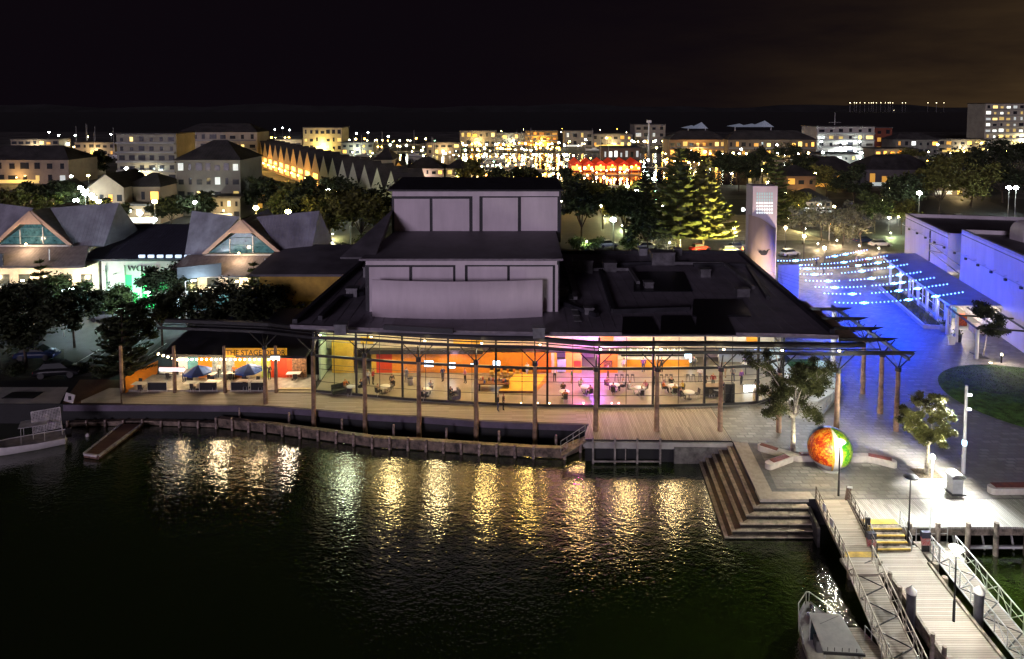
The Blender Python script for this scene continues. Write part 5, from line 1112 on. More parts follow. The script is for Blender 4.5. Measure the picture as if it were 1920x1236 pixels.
# white office building with green glow between the pavilions
of = thing('office_building', 'white fronted office with green lit glass and dark sign lettering between the pavilions', 'building', (-55, 99, 0))
a, b = D(190, 490, 97.5), D(352, 590, 97.5)
put('front_wall', B().span((a.x, 97.5, 0), (b.x, 97.9, a.z)), M('office_white', (.68, .64, .62), .6, var=.06), of, True)
for px0, px1, py0, py1, em in ((233, 246, 516, 545, (.04, .55, .16)), (248, 261, 520, 545, (.3, .6, .45)), (265, 277, 514, 546, (.02, .5, .12)), (279, 290, 514, 548, (.03, .3, .08)), (235, 248, 549, 578, (.25, .35, .3)), (250, 261, 549, 578, (.03, .3, .08)), (265, 290, 551, 578, (.02, .22, .06)), (293, 315, 515, 575, (.02, .2, .06)), (317, 340, 515, 575, (.05, .12, .08))):
    p, q_ = D(px0, py1, 97.4), D(px1, py0, 97.4); put('green_window', B().span((p.x, 97.4, max(.1, p.z)), (q_.x, 97.48, q_.z)), EM('green_%d' % px0, em, 1.0), of, True)
for px in (196, 232, 263, 291): x = D(px, 550, 97).x; put('mullion', B().span((x-.1, 97.2, 0), (x+.1, 97.42, a.z-.6)), WP, of, True)
text('sign_lettering', 'WOTSO', 1.15, BLK, of, (D(267, 505, 97.3).x-of.location.x, 97.35-of.location.y, D(267, 504, 97.3).z), (math.pi/2, 0, 0), .03)
for px, py in ((199, 507), (216, 512), (203, 530), (222, 532), (203, 556), (224, 554)): p = D(px, py, 97.4); put('leaf_decal', leafcloud(random.Random(px), [((p.x, 97.35, p.z), .28)], 14, .16), M('decal_green', (.02, .08, .06), .6), of, True)
put('roof', B().slab((a.x-3, 97, a.z+.4), (b.x+1.5, 97, a.z+.4), (b.x-.5, 108, a.z+3.6), (a.x-1, 108, a.z+3.6), .3), M('blue_black_roof', (.05, .05, .075), .6, var=.2, rib=.7), of, True)
for k in range(6): x = D(270+k*17, 473, 98).x; put('roof_light', B().box((x, 97.4, a.z+.75), (.8, .3, .4)), EM('roof_light_pale', (.6, .75, 1), 1.2 if k < 2 else .35), of, True)
plight('office_light', (-54.5, 95.0, 3.5), 900, (.35, 1, .5), .3); plight('office_light', (-60, 95.0, 4.5), 600, (.95, 1, 1), .3)
struct('courtyard_lawn', B().sheet(xy((138, 588), (196, 586), (186, 545), (148, 545)), .03), M('lit_turf', (.06, .16, .03), .9, var=.4, vs=1, bump=.4, bs=20))
o = thing('glass_fence', 'thin framed glass fence round the small green courtyard', 'fence', W(165, 588))
a, b, c = W(146, 596), W(196, 592), W(140, 545)
for p, q_ in ((a, b), (a, c)):
    put('pane', B().quad(p+V((0, 0, .1)), q_+V((0, 0, .1)), q_+V((0, 0, 2.4)), p+V((0, 0, 2.4))), glassmat('fence_glass', (.9, .95, .95), .1, .03), o, True)
    put('rail', B().bar(p+V((0, 0, 2.45)), q_+V((0, 0, 2.45)), .08).bar(p, p+V((0, 0, 2.5)), .1).bar(q_, q_+V((0, 0, 2.5)), .1), WP, o, True)
plight('courtyard_light', W(170, 570)+V((0, 0, 3)), 160, (.9, 1, .8), .2)
for px, py, lab, pw in ((262, 640, 'cool white street lamp standing on the road behind the cafe', 1500), (120, 632, 'cool white street lamp standing on the road beside the fig tree', 1200), (350, 612, 'cool white street lamp in front of the dark rounded tree', 450)):
    p = W(px, py); o = thing('street_lamp', lab, 'lamp', p); put('pole', B().tube((0, 0, 0), (0, 0, 6.2), .09, .06, 8), GALV, o); put('arm', B().bar((0, 0, 6.2), (1.0, 0, 6.35), .07), GALV, o); put('lamp_head', B().box((1.15, 0, 6.33), (.6, .24, .1)), EM('street_head', (.8, .95, 1), 30), o); plight('street_light', p+V((1.1, 0, 6.1)), pw, (.72, .90, 1), .2)
# trees on the left shore
tree('big dark rounded fig tree on the verge at the street corner', W(50, 690), 9.5, 5.0, 'dark', 41, .28, 9, 240, .30)
tree('dark rounded tree in front of the white office wall', W(322, 600), 8.0, 3.6, 'dark', 42, .2, 8, 260, .26)
tree('dark spreading tree behind the cafe roof', W(455, 650), 7.6, 4.6, 'dark', 43, .35, 9, 220, .28)
tree('dark spreading tree beside the cafe light boxes', W(395, 655), 6.8, 3.4, 'dark', 44, .4, 8, 200, .26)
tree('low dark tree in front of the street-corner pavilion', W(20, 640), 7, 4.0, 'dark', 45, .25, 8, 200, .3)
tree('wind-blown dark tree beside the brick ramp', W(245, 690), 6.4, 2.6, 'dark', 46, .45, 7, 140, .26)
tree('dark leaning tree on the road verge behind the parked cars', W(140, 652), 7.5, 3.6, 'dark', 47, .3, 8, 240, .24)
tree('dark tree behind the cafe light box end', W(305, 648), 7.0, 3.2, 'dark', 48, .35, 8, 240, .22)
tree('grey-green tree on the kerb in front of the green courtyard', W(215, 622), 6.5, 2.8, 'bush', 49, .35, 8, 240, .2)
tree('grey-green tree at the street corner beside the courtyard fence', W(110, 612), 7.5, 3.0, 'bush', 50, .35, 8, 240, .22)
tree('low dark tree between the cafe roof and the yellow-lit wing', W(520, 632), 6.2, 3.0, 'dark', 51, .3, 8, 220, .22)
for k in range(7):
    p = W(165+k*26, 668-k*2.5, .0); b_ = B().slab((p.x-.06, p.y-2.2, .016), (p.x+.06, p.y-2.2, .016), (p.x+.06, p.y+2.2, .016), (p.x-.06, p.y+2.2, .016), .002); o = put('bay_line', b_, M('road_paint', (.55, .55, .52), .7, var=.3, vs=3)); o['kind'] = 'structure'
norfolk('young norfolk pine in front of the street-corner pavilion veranda', W(80, 605), 8.6, 3.0, 3, 9, 14, .3); norfolk('young norfolk pine in front of the pavilion close to the theatre', W(478, 605), 8.2, 3.0, 4, 9, 14, .3)
norfolk('young norfolk pine on the brick ramp beside the cafe', W(232, 715), 8.4, 3.2, 5, 10, 14, .28, 'dark')
for i, (px, py, r_) in enumerate(((150, 700, 1.1), (190, 708, 1.2), (25, 705, 1.4), (350, 590, 1.2), (380, 600, 1.0), (540, 600, 1.2))): bush(('low dark shrub ' + ('on the verge beside the parked car', 'at the top of the brick ramp', 'under the big fig tree', 'at the foot of the office wall', 'on the kerb before the theatre-side pavilion', 'by the yellow-lit theatre wing')[i]), W(px, py), r_, r_*.9, 'dark', 60+i, 150)
# ---------------------------------------------------------------- vehicles
def car_proto():
    sc_ = [(-2.15, .55, .35), (-2.05, .80, .55), (-1.5, .92, .62), (-.95, .98, .66), (.9, .98, .66), (1.7, .86, .6), (2.1, .62, .4)]
    bm = B(); P = []
    for x, zt_, dm in sc_: P += [(x, -.84, .3), (x, -.88, zt_*.7), (x, -.72, zt_), (x, .72, zt_), (x, .88, zt_*.7), (x, .84, .3)]
    F = [(i*6+j, (i+1)*6+j, (i+1)*6+(j+1) % 6, i*6+(j+1) % 6) for i in range(len(sc_)-1) for j in range(6)]; bm.add(P, F, True); bm.add(P[:6], [(0, 1, 2, 3, 4, 5)]); bm.add(P[-6:], [(5, 4, 3, 2, 1, 0)])
    body = bm.mesh('body')
    cm = B(); cm.add([(-1.7, -.7, .93), (1.05, -.7, .97), (1.05, .7, .97), (-1.7, .7, .93), (-1.25, -.56, 1.42), (.35, -.56, 1.45), (.35, .56, 1.45), (-1.25, .56, 1.42)], [(0, 1, 5, 4), (1, 2, 6, 5), (2, 3, 7, 6), (3, 0, 4, 7)]); cab = cm.mesh('windows')
    rm = B().add([(-1.3, -.58, 1.425), (.4, -.58, 1.455), (.4, .58, 1.455), (-1.3, .58, 1.425), (-1.3, -.58, 1.47), (.4, -.58, 1.5), (.4, .58, 1.5), (-1.3, .58, 1.47)], [(4, 5, 6, 7), (0, 1, 5, 4), (1, 2, 6, 5), (2, 3, 7, 6), (3, 0, 4, 7)]).mesh('roof')
    wh = B().tube((0, -.1, 0), (0, .1, 0), .32, .32, 12).mesh('wheel'); hl = B().box((0, 0, 0), (.1, .32, .14)).mesh('headlight'); tl = B().box((0, 0, 0), (.08, .3, .14)).mesh('tail_light')
    return body, cab, rm, wh, hl, tl
CB = car_proto(); CARS = {}
def car(loc, rz_, label, colname, col, lit=False, s=1.):
    o = thing('parked_car', label, 'car', loc, rz_, 'parked cars'); pm = M('car_'+colname, col, .3, var=.05, spec=.12)
    def pp(nm, me, mt_, l=(0, 0, 0)):
        c = bpy.data.objects.new(nm, me); C.objects.link(c); c.parent = o; c.location = l
        if not len(me.materials): me.materials.append(mt_)
        c.material_slots[0].link = 'OBJECT'; c.material_slots[0].material = mt_
    pp('body', CB[0], pm); pp('windows', CB[1], M('car_glass', (.015, .02, .022), .45, var=0, spec=.12)); pp('roof', CB[2], pm)
    for x in (-1.35, 1.35):
        for y in (-.78, .78): pp('wheel', CB[3], BLK, (x, y, .32))
    for y in (-.58, .58): pp('headlight', CB[4], EM('headlight_on', (1, .97, .9), 40) if lit else M('headlight_off', (.5, .5, .5), .2, var=0), (2.06, y, .56)); pp('tail_light', CB[5], M('tail_red', (.35, .01, .01), .3, var=0), (-2.12, y, .62))
    o.scale = (s, s, s); return o
car(W(112, 704), R(8), 'black car parked under the big fig tree by the landing', 'black', (.012, .012, .014), s=1.1)
car(W(70, 672), R(5), 'dark blue car parked behind the black car under the fig tree', 'navy', (.02, .03, .07), s=1.05)
for i, (px, py, rz_, nm, cc, lab) in enumerate([(1348, 441, 0, 'white', (.6, .6, .58), 'white car parked below the lit norfolk pine'), (1312, 470, .3, 'red', (.35, .02, .02), 'red car parked behind the theatre roof edge'), (1370, 475, 0, 'silver', (.4, .41, .42), 'silver car parked beside the globe lamp near the pines'), (1378, 492, .2, 'white', (.6, .6, .58), 'white car parked closest to the roof parapet'), (1382, 468, .1, 'grey', (.2, .2, .21), 'grey car in the row beside the sign tower'), (1480, 480, .4, 'silver', (.4, .41, .42), 'silver car just past the sign tower foot'), (1575, 430, -.2, 'red', (.35, .02, .02), 'red car parked under the bare trees beyond the footpath'), (1600, 434, 0, 'white', (.6, .6, .58), 'white van-like car parked beside the red car'), (1550, 400, .2, 'white', (.6, .6, .58), 'white car far down the street past the footpath'), (1620, 455, .1, 'navy', (.02, .03, .07), 'dark car parked at the gallery corner'), (1650, 462, 0, 'silver', (.4, .41, .42), 'silver car parked second from the gallery corner'), (1215, 467, 0, 'white', (.6, .6, .58), 'white car glimpsed past the roof between pines'), (1140, 463, .2, 'silver', (.4, .41, .42), 'silver car among shrubs behind the roof'), (200, 600, .05, 'grey', (.2, .2, .21), 'grey car on the street before the office'), (270, 604, .08, 'white', (.6, .6, .58), 'white car on the street before the dark rounded tree'), (1730, 415, .2, 'silver', (.4, .41, .42), 'silver car behind the gallery roof'), (1800, 412, .1, 'white', (.6, .6, .58), 'white car under the twin lamp behind the gallery')]):
    car(W(px, py), rz_, lab, nm, cc)
lit = [(186, 415), (193, 480)]
car(W(188, 422), R(-100), 'car driving with bright headlights on the street behind the office', 'grey', (.2, .2, .21), True)
# ---------------------------------------------------------------- left water: small boat and jetty
bl_ = thing('small_boat', 'small white boat with mesh frame and bimini at the far corner of the dark water', 'boat', W(48, 842, WZ), R(118))
P = []; sec2 = [(-3.2, 1.1, .75, 0), (-1, 1.2, .8, 0), (1.4, 1.0, .9, .02), (2.8, .5, 1.05, .1), (3.5, .06, 1.15, .3)]
for y, w_, dk, kl in sec2: P += [(-w_, y, dk), (-w_*.8, y, .1+kl), (0, y, -.2+kl), (w_*.8, y, .1+kl), (w_, y, dk)]
b_ = B(); b_.add(P, [(i*5+j, i*5+j+1, (i+1)*5+j+1, (i+1)*5+j) for i in range(4) for j in range(4)], True); b_.add(P[:5], [(0, 1, 2, 3, 4)]); put('hull', b_, M('hull_white', (.82, .78, .80), .4, var=.08), bl_)
P = [q_ for y, w_, dk, kl in sec2 for q_ in ((-w_+.08, y, dk-.05), (w_-.08, y, dk-.05))]; put('deck', B().add(P, [(i*2, i*2+1, i*2+3, i*2+2) for i in range(4)]), M('boat_deck_grey', (.35, .33, .34), .7, var=.2), bl_)
b_ = B()
for x in (-.8, .8):
    for y in (-1.6, .2): b_.tube((x, y, .75), (x*.9, y, 2.3), .025, None, 6)
    b_.tube((x*.9, -1.6, 2.3), (x*.9, .2, 2.3), .025, None, 6)
b_.slab((-.9, -1.8, 2.33), (.9, -1.8, 2.33), (.8, .4, 2.38), (-.8, .4, 2.38), .04); put('bimini', b_, M('bimini_white', (.6, .58, .6), .6), bl_)
b_ = B()
for k in range(19): b_.tube((0, -2.9+k*.12, 1.4), (.15, -2.75+k*.12, 3.3), .028, None, 4)
for k in range(15): b_.tube((.01*k, -2.9+.01*k, 1.4+k*.135), (.01*k, -.68+.01*k, 1.4+k*.135), .028, None, 4)
for y in (-2.92, -.66): b_.tube((0, y, .7), (.15, y+.15, 3.35), .04, None, 6)
b_.tube((.15, -2.77, 3.35), (.15, -.51, 3.35), .04, None, 6); put('mesh_frame', b_, M('mesh_grey', (.75, .72, .75), .5), bl_)
put('outboard_motor', B().box((0, -3.4, .8), (.4, .5, .8)), BLK, bl_)
j_ = thing('floating_jetty', 'narrow floating jetty with red-brown deck and white buffers off the promenade', 'jetty', W(205, 825, WZ))
a, b, c, d = W(157, 851, -1.6), W(185, 855, -1.6), W(266, 795, -1.6), W(228, 795, -1.6)
put('decking', B().slab(a, b, c, d, .35), boards('jetty_boards', (.17, .085, .06), 'X', .2), j_, True)
for p, q_ in ((a, d), (b, c), (a, b)):
    L = (q_-p).length; k = max(1, round(L/1.1))
    for i in range(k): put('buffer', B().bar(p.lerp(q_, (i+.05)/k)+V((0, 0, -.02)), p.lerp(q_, (i+.9)/k)+V((0, 0, -.02)), .2, .18), M('buffer_white', (.6, .55, .55), .6, var=.15), j_, True)
p = W(165, 818, WZ); o = thing('mooring_buoy', 'small white round buoy floating near the jetty', 'buoy', p); put('float_ball', B().ball((0, 0, .1), .22, 10, 6), MT['buffer_white'], o); put('ring', B().tube((0, 0, .3), (0, 0, .42), .05), BLK, o)
o = thing('corner_sign', 'small pale sign board with dark figure at the landing corner', 'sign', W(131, 757)); a = D(131, 748, W(131, 757).y); put('board', B().box((0, 0, .6), (.95, .08, .9), tilt=Matrix.Rotation(.3, 3, 'Y')), MT['buffer_white'], o); put('pictogram', B().box((.05, -.06, .6), (.3, .03, .4)), BLK, o)
o = thing('landing_hatch', 'dark rectangular hatch in the pale concrete landing', 'hatch', W(42, 742, .012)); put('cover', B().box((0, 0, .03), (3.2, 1.5, .06)), BLK, o)
# ================================================================== THE TOWN BEHIND
WIN = [EM('win_amber', (1, .50, .09), 1.9), EM('win_yellow', (1, .70, .22), 1.7), EM('win_white', (.92, .97, .85), 1.6), EM('win_orange', (1, .34, .04), 1.3)]
WINL = [EM('win_amber_low', (1, .46, .08), .5), EM('win_yellow_low', (1, .66, .2), .45), EM('win_white_low', (.8, .95, .85), .4), EM('win_orange_low', (1, .3, .03), .4)]
WDK = M('win_dark', (.02, .022, .028), .15, var=0)
TROOF = M('town_roof', (.06, .055, .055), .7, var=.3, vs=.3, rib=.4)
def town(label, x0, x1, yt, yb, col, cols, rows, lit, depth=14, roof='flat', pal=(0, 1), balc=False, seed=1, name='town_building', rowz=None, rh=2.5, wash=None):
    col = tuple(c*.7 for c in col); rd = random.Random(seed); pm = W((x0+x1)/2, yb); Y = pm.y; a, b = D(x0, yt, Y), D(x1, yt, Y); H = max(2.5, a.z); xa, xb = a.x, b.x; wd = xb-xa
    o = thing(name, label, 'building', ((xa+xb)/2, Y, 0)); wm = M('wall_%02d%02d%02d' % tuple(int(c*99) for c in col), col, .8, var=.15, vs=.2)
    put('wall', B().span((xa, Y, 0), (xb, Y+depth, H)), wm, o, True)
    if roof == 'flat': put('roof', B().span((xa-.4, Y-.4, H), (xb+.4, Y+depth+.4, H+.5)), TROOF, o, True)
    elif roof == 'hip':
        m_ = min(wd, depth)*.42; P = [(xa-.6, Y-.6, H), (xb+.6, Y-.6, H), (xb+.6, Y+depth, H), (xa-.6, Y+depth, H), (xa+m_, Y+depth/2, H+rh), (xb-m_, Y+depth/2, H+rh)]
        put('roof', B().add(P, [(0, 1, 5, 4), (1, 2, 5), (2, 3, 4, 5), (3, 0, 4), (3, 2, 1, 0)]), TROOF, o, True)
    elif roof == 'gable':
        xm = (xa+xb)/2; P = [(xa-.3, Y-.4, H), (xb+.3, Y-.4, H), (xm, Y-.4, H+rh), (xa-.3, Y+depth, H), (xb+.3, Y+depth, H), (xm, Y+depth, H+rh)]
        put('roof', B().add(P, [(0, 2, 5, 3), (2, 1, 4, 5), (3, 5, 4)]), TROOF, o, True); put('gable_wall', B().add([(xa, Y-.02, H), (xb, Y-.02, H), (xm, Y-.02, H+rh-.2)], [(0, 1, 2)]), wm, o, True)
    cw, ch = wd/cols, H/rows
    for r in range(rows):
        for c in range(cols):
            on = rd.random() < lit; k_ = rd.choice(pal); mt_ = (WIN if rd.random() < .45 else WINL)[k_] if on else WDK; fw = rd.choice((.3, .42, .56, .68)); x = xa+cw*(c+.5-fw/2); z = ch*(r+.25)
            put('window', B().span((x, Y-.12, z), (x+cw*fw, Y-.02, z+ch*rd.choice((.36, .46, .52)))), mt_, o, True)
        if balc and r: put('balcony', B().span((xa+.2, Y-1.4, ch*r-.15), (xb-.2, Y-.15, ch*r+.05)), wm, o, True); put('balustrade', B().span((xa+.2, Y-1.42, ch*r+.05), (xb-.2, Y-1.34, ch*r+.75)), M('balustrade_grey', (.18, .18, .18), .5, var=.1), o, True)
    if seed % 5 < 3: put('glow_strip', B().span((xa+wd*.08, Y-.2, .3), (xb-wd*(.1+.3*rd.random()), Y-.13, 1.6)), WINL[rd.choice(pal)], o, True)  # glowing strip added at ground level for street glow
    if wash:
        put('wall_lamp', B().ball((0, -1.3, 2.6), .22, 8, 5), EM('wash_bulb', wash[0], 25), o); plight('wash_light', (o.location.x, Y-3.5, 3.0), wash[1]*3.2, wash[0], .3)
    return o
G1 = (1, .62, .2)
town('low block with broad brown roof and peach lit upper wall at the town edge', -60, 128, 300, 345, (.42, .33, .25), 8, 2, .25, 18, 'hip', (1, 2), seed=1, rh=5, wash=(G1, 500))
town('long apartment block with pale balcony bands above the pavilions', 218, 330, 252, 340, (.38, .35, .28), 6, 5, .12, 16, 'flat', (1, 2), True, seed=2, wash=((1, .85, .5), 900))
town('tall white-columned apartment block next to the orange terraces', 335, 482, 248, 315, (.52, .46, .36), 8, 4, .45, 16, 'hip', (1, 2), True, seed=3, rh=4, wash=((1, .8, .45), 1500))
town('grey hotel wing with gridded windows behind the theatre-side pavilion', 330, 450, 300, 405, (.24, .22, .19), 7, 4, .15, 16, 'hip', (2, 1), seed=4, rh=5, wash=((.9, 1, .9), 500))
town('arched-roof shop block with a glowing orange doorway behind the office', 165, 232, 352, 420, (.30, .23, .17), 4, 2, .3, 14, 'gable', (3, 0), seed=5, rh=3.5, wash=(G1, 260))
town('narrow brown house beside the arched-roof shop block', 236, 300, 350, 415, (.26, .19, .13), 3, 2, .35, 12, 'hip', (0, 1), seed=6, rh=3, wash=((1, .7, .4), 240))
town('cream block with warm washed walls above the terrace roofs', 568, 641, 240, 284, (.62, .52, .30), 7, 3, .4, 18, 'flat', (1,), seed=7, wash=((1, .76, .25), 4500))
town('low pale warehouse beside the cream block', 500, 566, 262, 284, (.42, .36, .28), 5, 1, .3, 14, 'flat', (1, 2), seed=8, wash=((1, .85, .55), 1800))
town('white hall with tall plain tower at the end of the terraces', 702, 735, 300, 350, (.48, .45, .36), 2, 3, .1, 16, 'hip', (1,), seed=9, rh=4)
town('small yellow gabled house glowing beside the pink house', 737, 758, 318, 346, (.62, .45, .2), 2, 2, .9, 10, 'gable', (1,), seed=10, rh=3, wash=(G1, 500))
town('pink-trimmed white house with central gable above the fly tower', 760, 831, 316, 344, (.55, .45, .40), 6, 2, .1, 14, 'hip', (0,), seed=11, rh=4, wash=((1, .8, .7), 420))
town('long white house with dark hip roof closing the terrace row', 655, 712, 322, 352, (.46, .45, .38), 5, 2, .1, 12, 'hip', (1,), seed=12, rh=4, wash=((1, .95, .7), 420))
# terrace of narrow gabled houses stepping down the street
def terrace(i, p, w_, hgt, lit, lab):
    o = thing('terrace_house', lab, 'house', p, math.atan2(DV.y, DV.x), 'gabled terrace houses along the harbour street')
    wm = M('terrace_orange_lit', (.60, .38, .14), .8, var=.15) if lit else M('terrace_sage', (.40, .40, .30), .8, var=.12)  # orange light is put into the wall colour of the lit houses
    put('wall', B().span((-w_/2, 0, 0), (w_/2, 9, hgt)), wm, o); rh = w_*.62
    put('gable', B().add([(-w_/2, -.03, hgt), (w_/2, -.03, hgt), (0, -.03, hgt+rh), (-w_/2, .2, hgt), (w_/2, .2, hgt), (0, .2, hgt+rh)], [(0, 1, 2), (0, 2, 5, 3), (2, 1, 4, 5), (5, 4, 3)]), wm, o)
    put('roof', B().add([(-w_/2-.2, -.1, hgt-.1), (0, -.1, hgt+rh+.15), (w_/2+.2, -.1, hgt-.1), (-w_/2-.2, 9, hgt-.1), (0, 9, hgt+rh+.15), (w_/2+.2, 9, hgt-.1)], [(0, 1, 4, 3), (1, 2, 5, 4)]), TROOF, o)
    for z in (1.0, hgt*.5+.4):
        wi = put('window', B().span((-w_*.28, -.1, z), (w_*.28, -.01, z+hgt*.28)), WIN[0] if lit and i % 2 else (WIN[1] if lit else WDK), o); put('sill', B().span((-w_*.32, -.3, z-.15), (w_*.32, -.02, z-.02)), wm, wi)
    if lit:
        put('porch_lamp', B().ball((0, -.9, hgt*.46), .32, 8, 5), EM('porch_bulb', (1, .7, .25), 30), o); 
        if i % 2 == 0: nv = V((DV.y, -DV.x, 0)).normalized(); plight('porch_light', V(p)+nv*3.2+V((0, 0, 3.4)), 1900, (1, .5, .09), .3)
    return o
NT = 14; T0, T1 = W(458, 303), W(592, 353); DV = (T1-T0)/(NT-1)
od = ('first', 'second', 'third', 'fourth', 'fifth', 'sixth', 'seventh')
for i in range(NT):
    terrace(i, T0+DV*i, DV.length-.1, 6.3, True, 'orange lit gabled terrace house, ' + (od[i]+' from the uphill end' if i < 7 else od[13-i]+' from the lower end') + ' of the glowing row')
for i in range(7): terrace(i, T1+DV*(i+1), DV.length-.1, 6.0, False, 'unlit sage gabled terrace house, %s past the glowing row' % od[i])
town('amber glowing three-storey block on the marina edge', 985, 1046, 246, 274, (.55, .34, .10), 5, 3, .95, 20, 'flat', (0, 3), True, seed=21, wash=((1, .6, .12), 3000))
town('dim grey block with a cool lamp beside the amber block', 1058, 1112, 246, 276, (.30, .27, .23), 4, 2, .25, 20, 'flat', (1, 2), seed=22)
town('wide dim block behind the marina masts', 862, 930, 246, 274, (.34, .28, .2), 6, 2, .4, 20, 'flat', (1, 0), seed=23, wash=((1, .75, .3), 2500))
town('pale block with an orange lit corner behind the white poles', 1190, 1248, 234, 272, (.30, .27, .22), 4, 3, .2, 20, 'flat', (0, 2), seed=24)
town('row of orange lit flats under a dark hip roof behind the norfolk pines', 1255, 1362, 262, 294, (.42, .26, .12), 9, 2, .65, 18, 'hip', (0, 1), True, seed=25, rh=5, wash=((1, .6, .2), 2200))
town('dim flats with scattered amber windows between the pines and the white hotel', 1365, 1530, 262, 296, (.22, .17, .12), 14, 2, .25, 18, 'hip', (0, 1), True, seed=26, rh=5)
town('white apartment building with balconies and roof mast above the car park', 1532, 1640, 238, 290, (.55, .52, .48), 6, 4, .4, 22, 'flat', (1, 2), True, seed=27, wash=((.9, 1, .95), 5000))
town('dark red block adjoining the white apartment building', 1641, 1673, 240, 284, (.25, .06, .03), 2, 3, .2, 22, 'flat', (0,), seed=28)
town('tall pale hotel slab with many lit windows at the picture corner', 1848, 2010, 195, 272, (.58, .54, .42), 13, 7, .8, 20, 'flat', (1, 2), True, seed=29, wash=((1, .9, .6), 9000))
town('low dark roofed houses behind the twin street lamp', 1510, 1620, 322, 352, (.12, .12, .13), 6, 1, .05, 16, 'hip', (0,), seed=30, rh=5)
town('low grey-roofed house with twin gables beyond the bare trees', 1625, 1760, 318, 350, (.18, .16, .17), 6, 1, .12, 16, 'hip', (0, 2), seed=31, rh=5)
town('brown two-storey house behind the perforated tower top', 1475, 1530, 330, 372, (.24, .14, .08), 3, 2, .25, 12, 'hip', (0,), seed=32, rh=3, wash=((1, .6, .25), 160))
town('distant dim roofs beyond the white apartment building', 1680, 1760, 262, 290, (.2, .18, .16), 6, 2, .35, 16, 'hip', (2, 0), seed=33, rh=4)
town('low lit shopfront row on the marina beyond the pines', 1130, 1200, 278, 300, (.2, .12, .08), 7, 1, .7, 14, 'flat', (2, 1), seed=34)
for i, (x0, x1, yy, lab) in enumerate(((1288, 1325, 235, 'pale tent-like sail roof on the skyline, the lower of the two'), (1376, 1448, 232, 'pale tent-like sail roof on the skyline with the tall peak'))):
    p, q_ = D(x0, yy+6, 560), D(x1, yy+6, 560); o = thing('sail_roof', lab, 'roof', ((p.x+q_.x)/2, 560, 0)); b_ = B(); k = 3 if i else 2
    for j in range(k):
        xa, xb = p.x+(q_.x-p.x)*j/k, p.x+(q_.x-p.x)*(j+1)/k; hz_ = p.z+(5 if j == k-1 else 2.5); b_.add([(xa, 556, p.z), (xb, 556, p.z), (xb, 580, p.z), (xa, 580, p.z), ((xa+xb)/2+2, 568, hz_)], [(0, 1, 4), (1, 2, 4), (2, 3, 4), (3, 0, 4)])
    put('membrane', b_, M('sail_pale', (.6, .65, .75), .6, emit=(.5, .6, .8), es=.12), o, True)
    for xx in (p.x+1, q_.x-1): put('mast', B().tube((xx, 560, 0), (xx, 560, p.z), .5, .4, 6), GALV, o, True)
EX = [(0, 60, 372, 400, (.30, .24, .18), 4, 'cream bungalow at the photo edge behind the corner pavilion', 'hip'), (70, 118, 362, 392, (.24, .2, .17), 3, 'brown cottage beside the cream bungalow', 'gable'), (120, 165, 300, 332, (.32, .28, .22), 4, 'small block under the row of white lamps', 'flat'), (140, 215, 268, 292, (.3, .27, .22), 6, 'low long shed behind the parked harbour lamps', 'flat'), (20, 110, 262, 285, (.3, .25, .2), 7, 'far low block behind the broad brown roof', 'flat'), (236, 300, 386, 420, (.34, .25, .16), 4, 'tan shop with lit front behind the office roof', 'flat'), (395, 450, 372, 412, (.30, .28, .26), 4, 'glazed grey shop beside the pavilion ridge', 'flat'), (452, 500, 352, 392, (.3, .22, .14), 3, 'brown house below the glowing terraces', 'hip'), (640, 700, 268, 290, (.3, .27, .2), 5, 'low shed behind the sage terraces', 'flat'), (800, 862, 268, 290, (.26, .22, .18), 5, 'dim shed between the masts', 'flat'), (836, 880, 316, 344, (.3, .24, .16), 3, 'small house beside the pink-trimmed house', 'hip'), (930, 985, 250, 274, (.3, .24, .16), 5, 'brown block left of the amber block', 'flat'), (1110, 1186, 252, 276, (.26, .24, .22), 6, 'grey block behind the red restaurant', 'flat'), (1400, 1470, 300, 330, (.22, .18, .14), 5, 'brown low block behind the tower-top pine', 'hip'), (1540, 1620, 290, 316, (.3, .29, .28), 6, 'pale low pavilion in front of the white apartments', 'flat'), (1640, 1720, 280, 304, (.26, .22, .18), 6, 'low shops right of the white apartments', 'flat'), (1760, 1850, 262, 286, (.28, .25, .2), 7, 'low block leading to the hotel slab', 'flat'), (1500, 1560, 378, 400, (.28, .2, .14), 4, 'single-storey house behind the footpath lamps', 'hip'), (1750, 1830, 340, 368, (.2, .19, .2), 4, 'grey roofed house among the dark tree wall', 'hip')]
for i, (x0, x1, yt, yb, c_, n_, lab, rf) in enumerate(EX): town(lab, x0, x1, yt, yb, c_, n_, 2 if yb-yt > 20 else 1, .45, 12, rf, ((0, 1), (1, 2), (2, 1), (0, 3))[i % 4], seed=200+i, rh=3, wash=(((1, .7, .3), (1, .85, .55), (.85, 1, .9))[i % 3], 500 if yb > 300 else 1600))
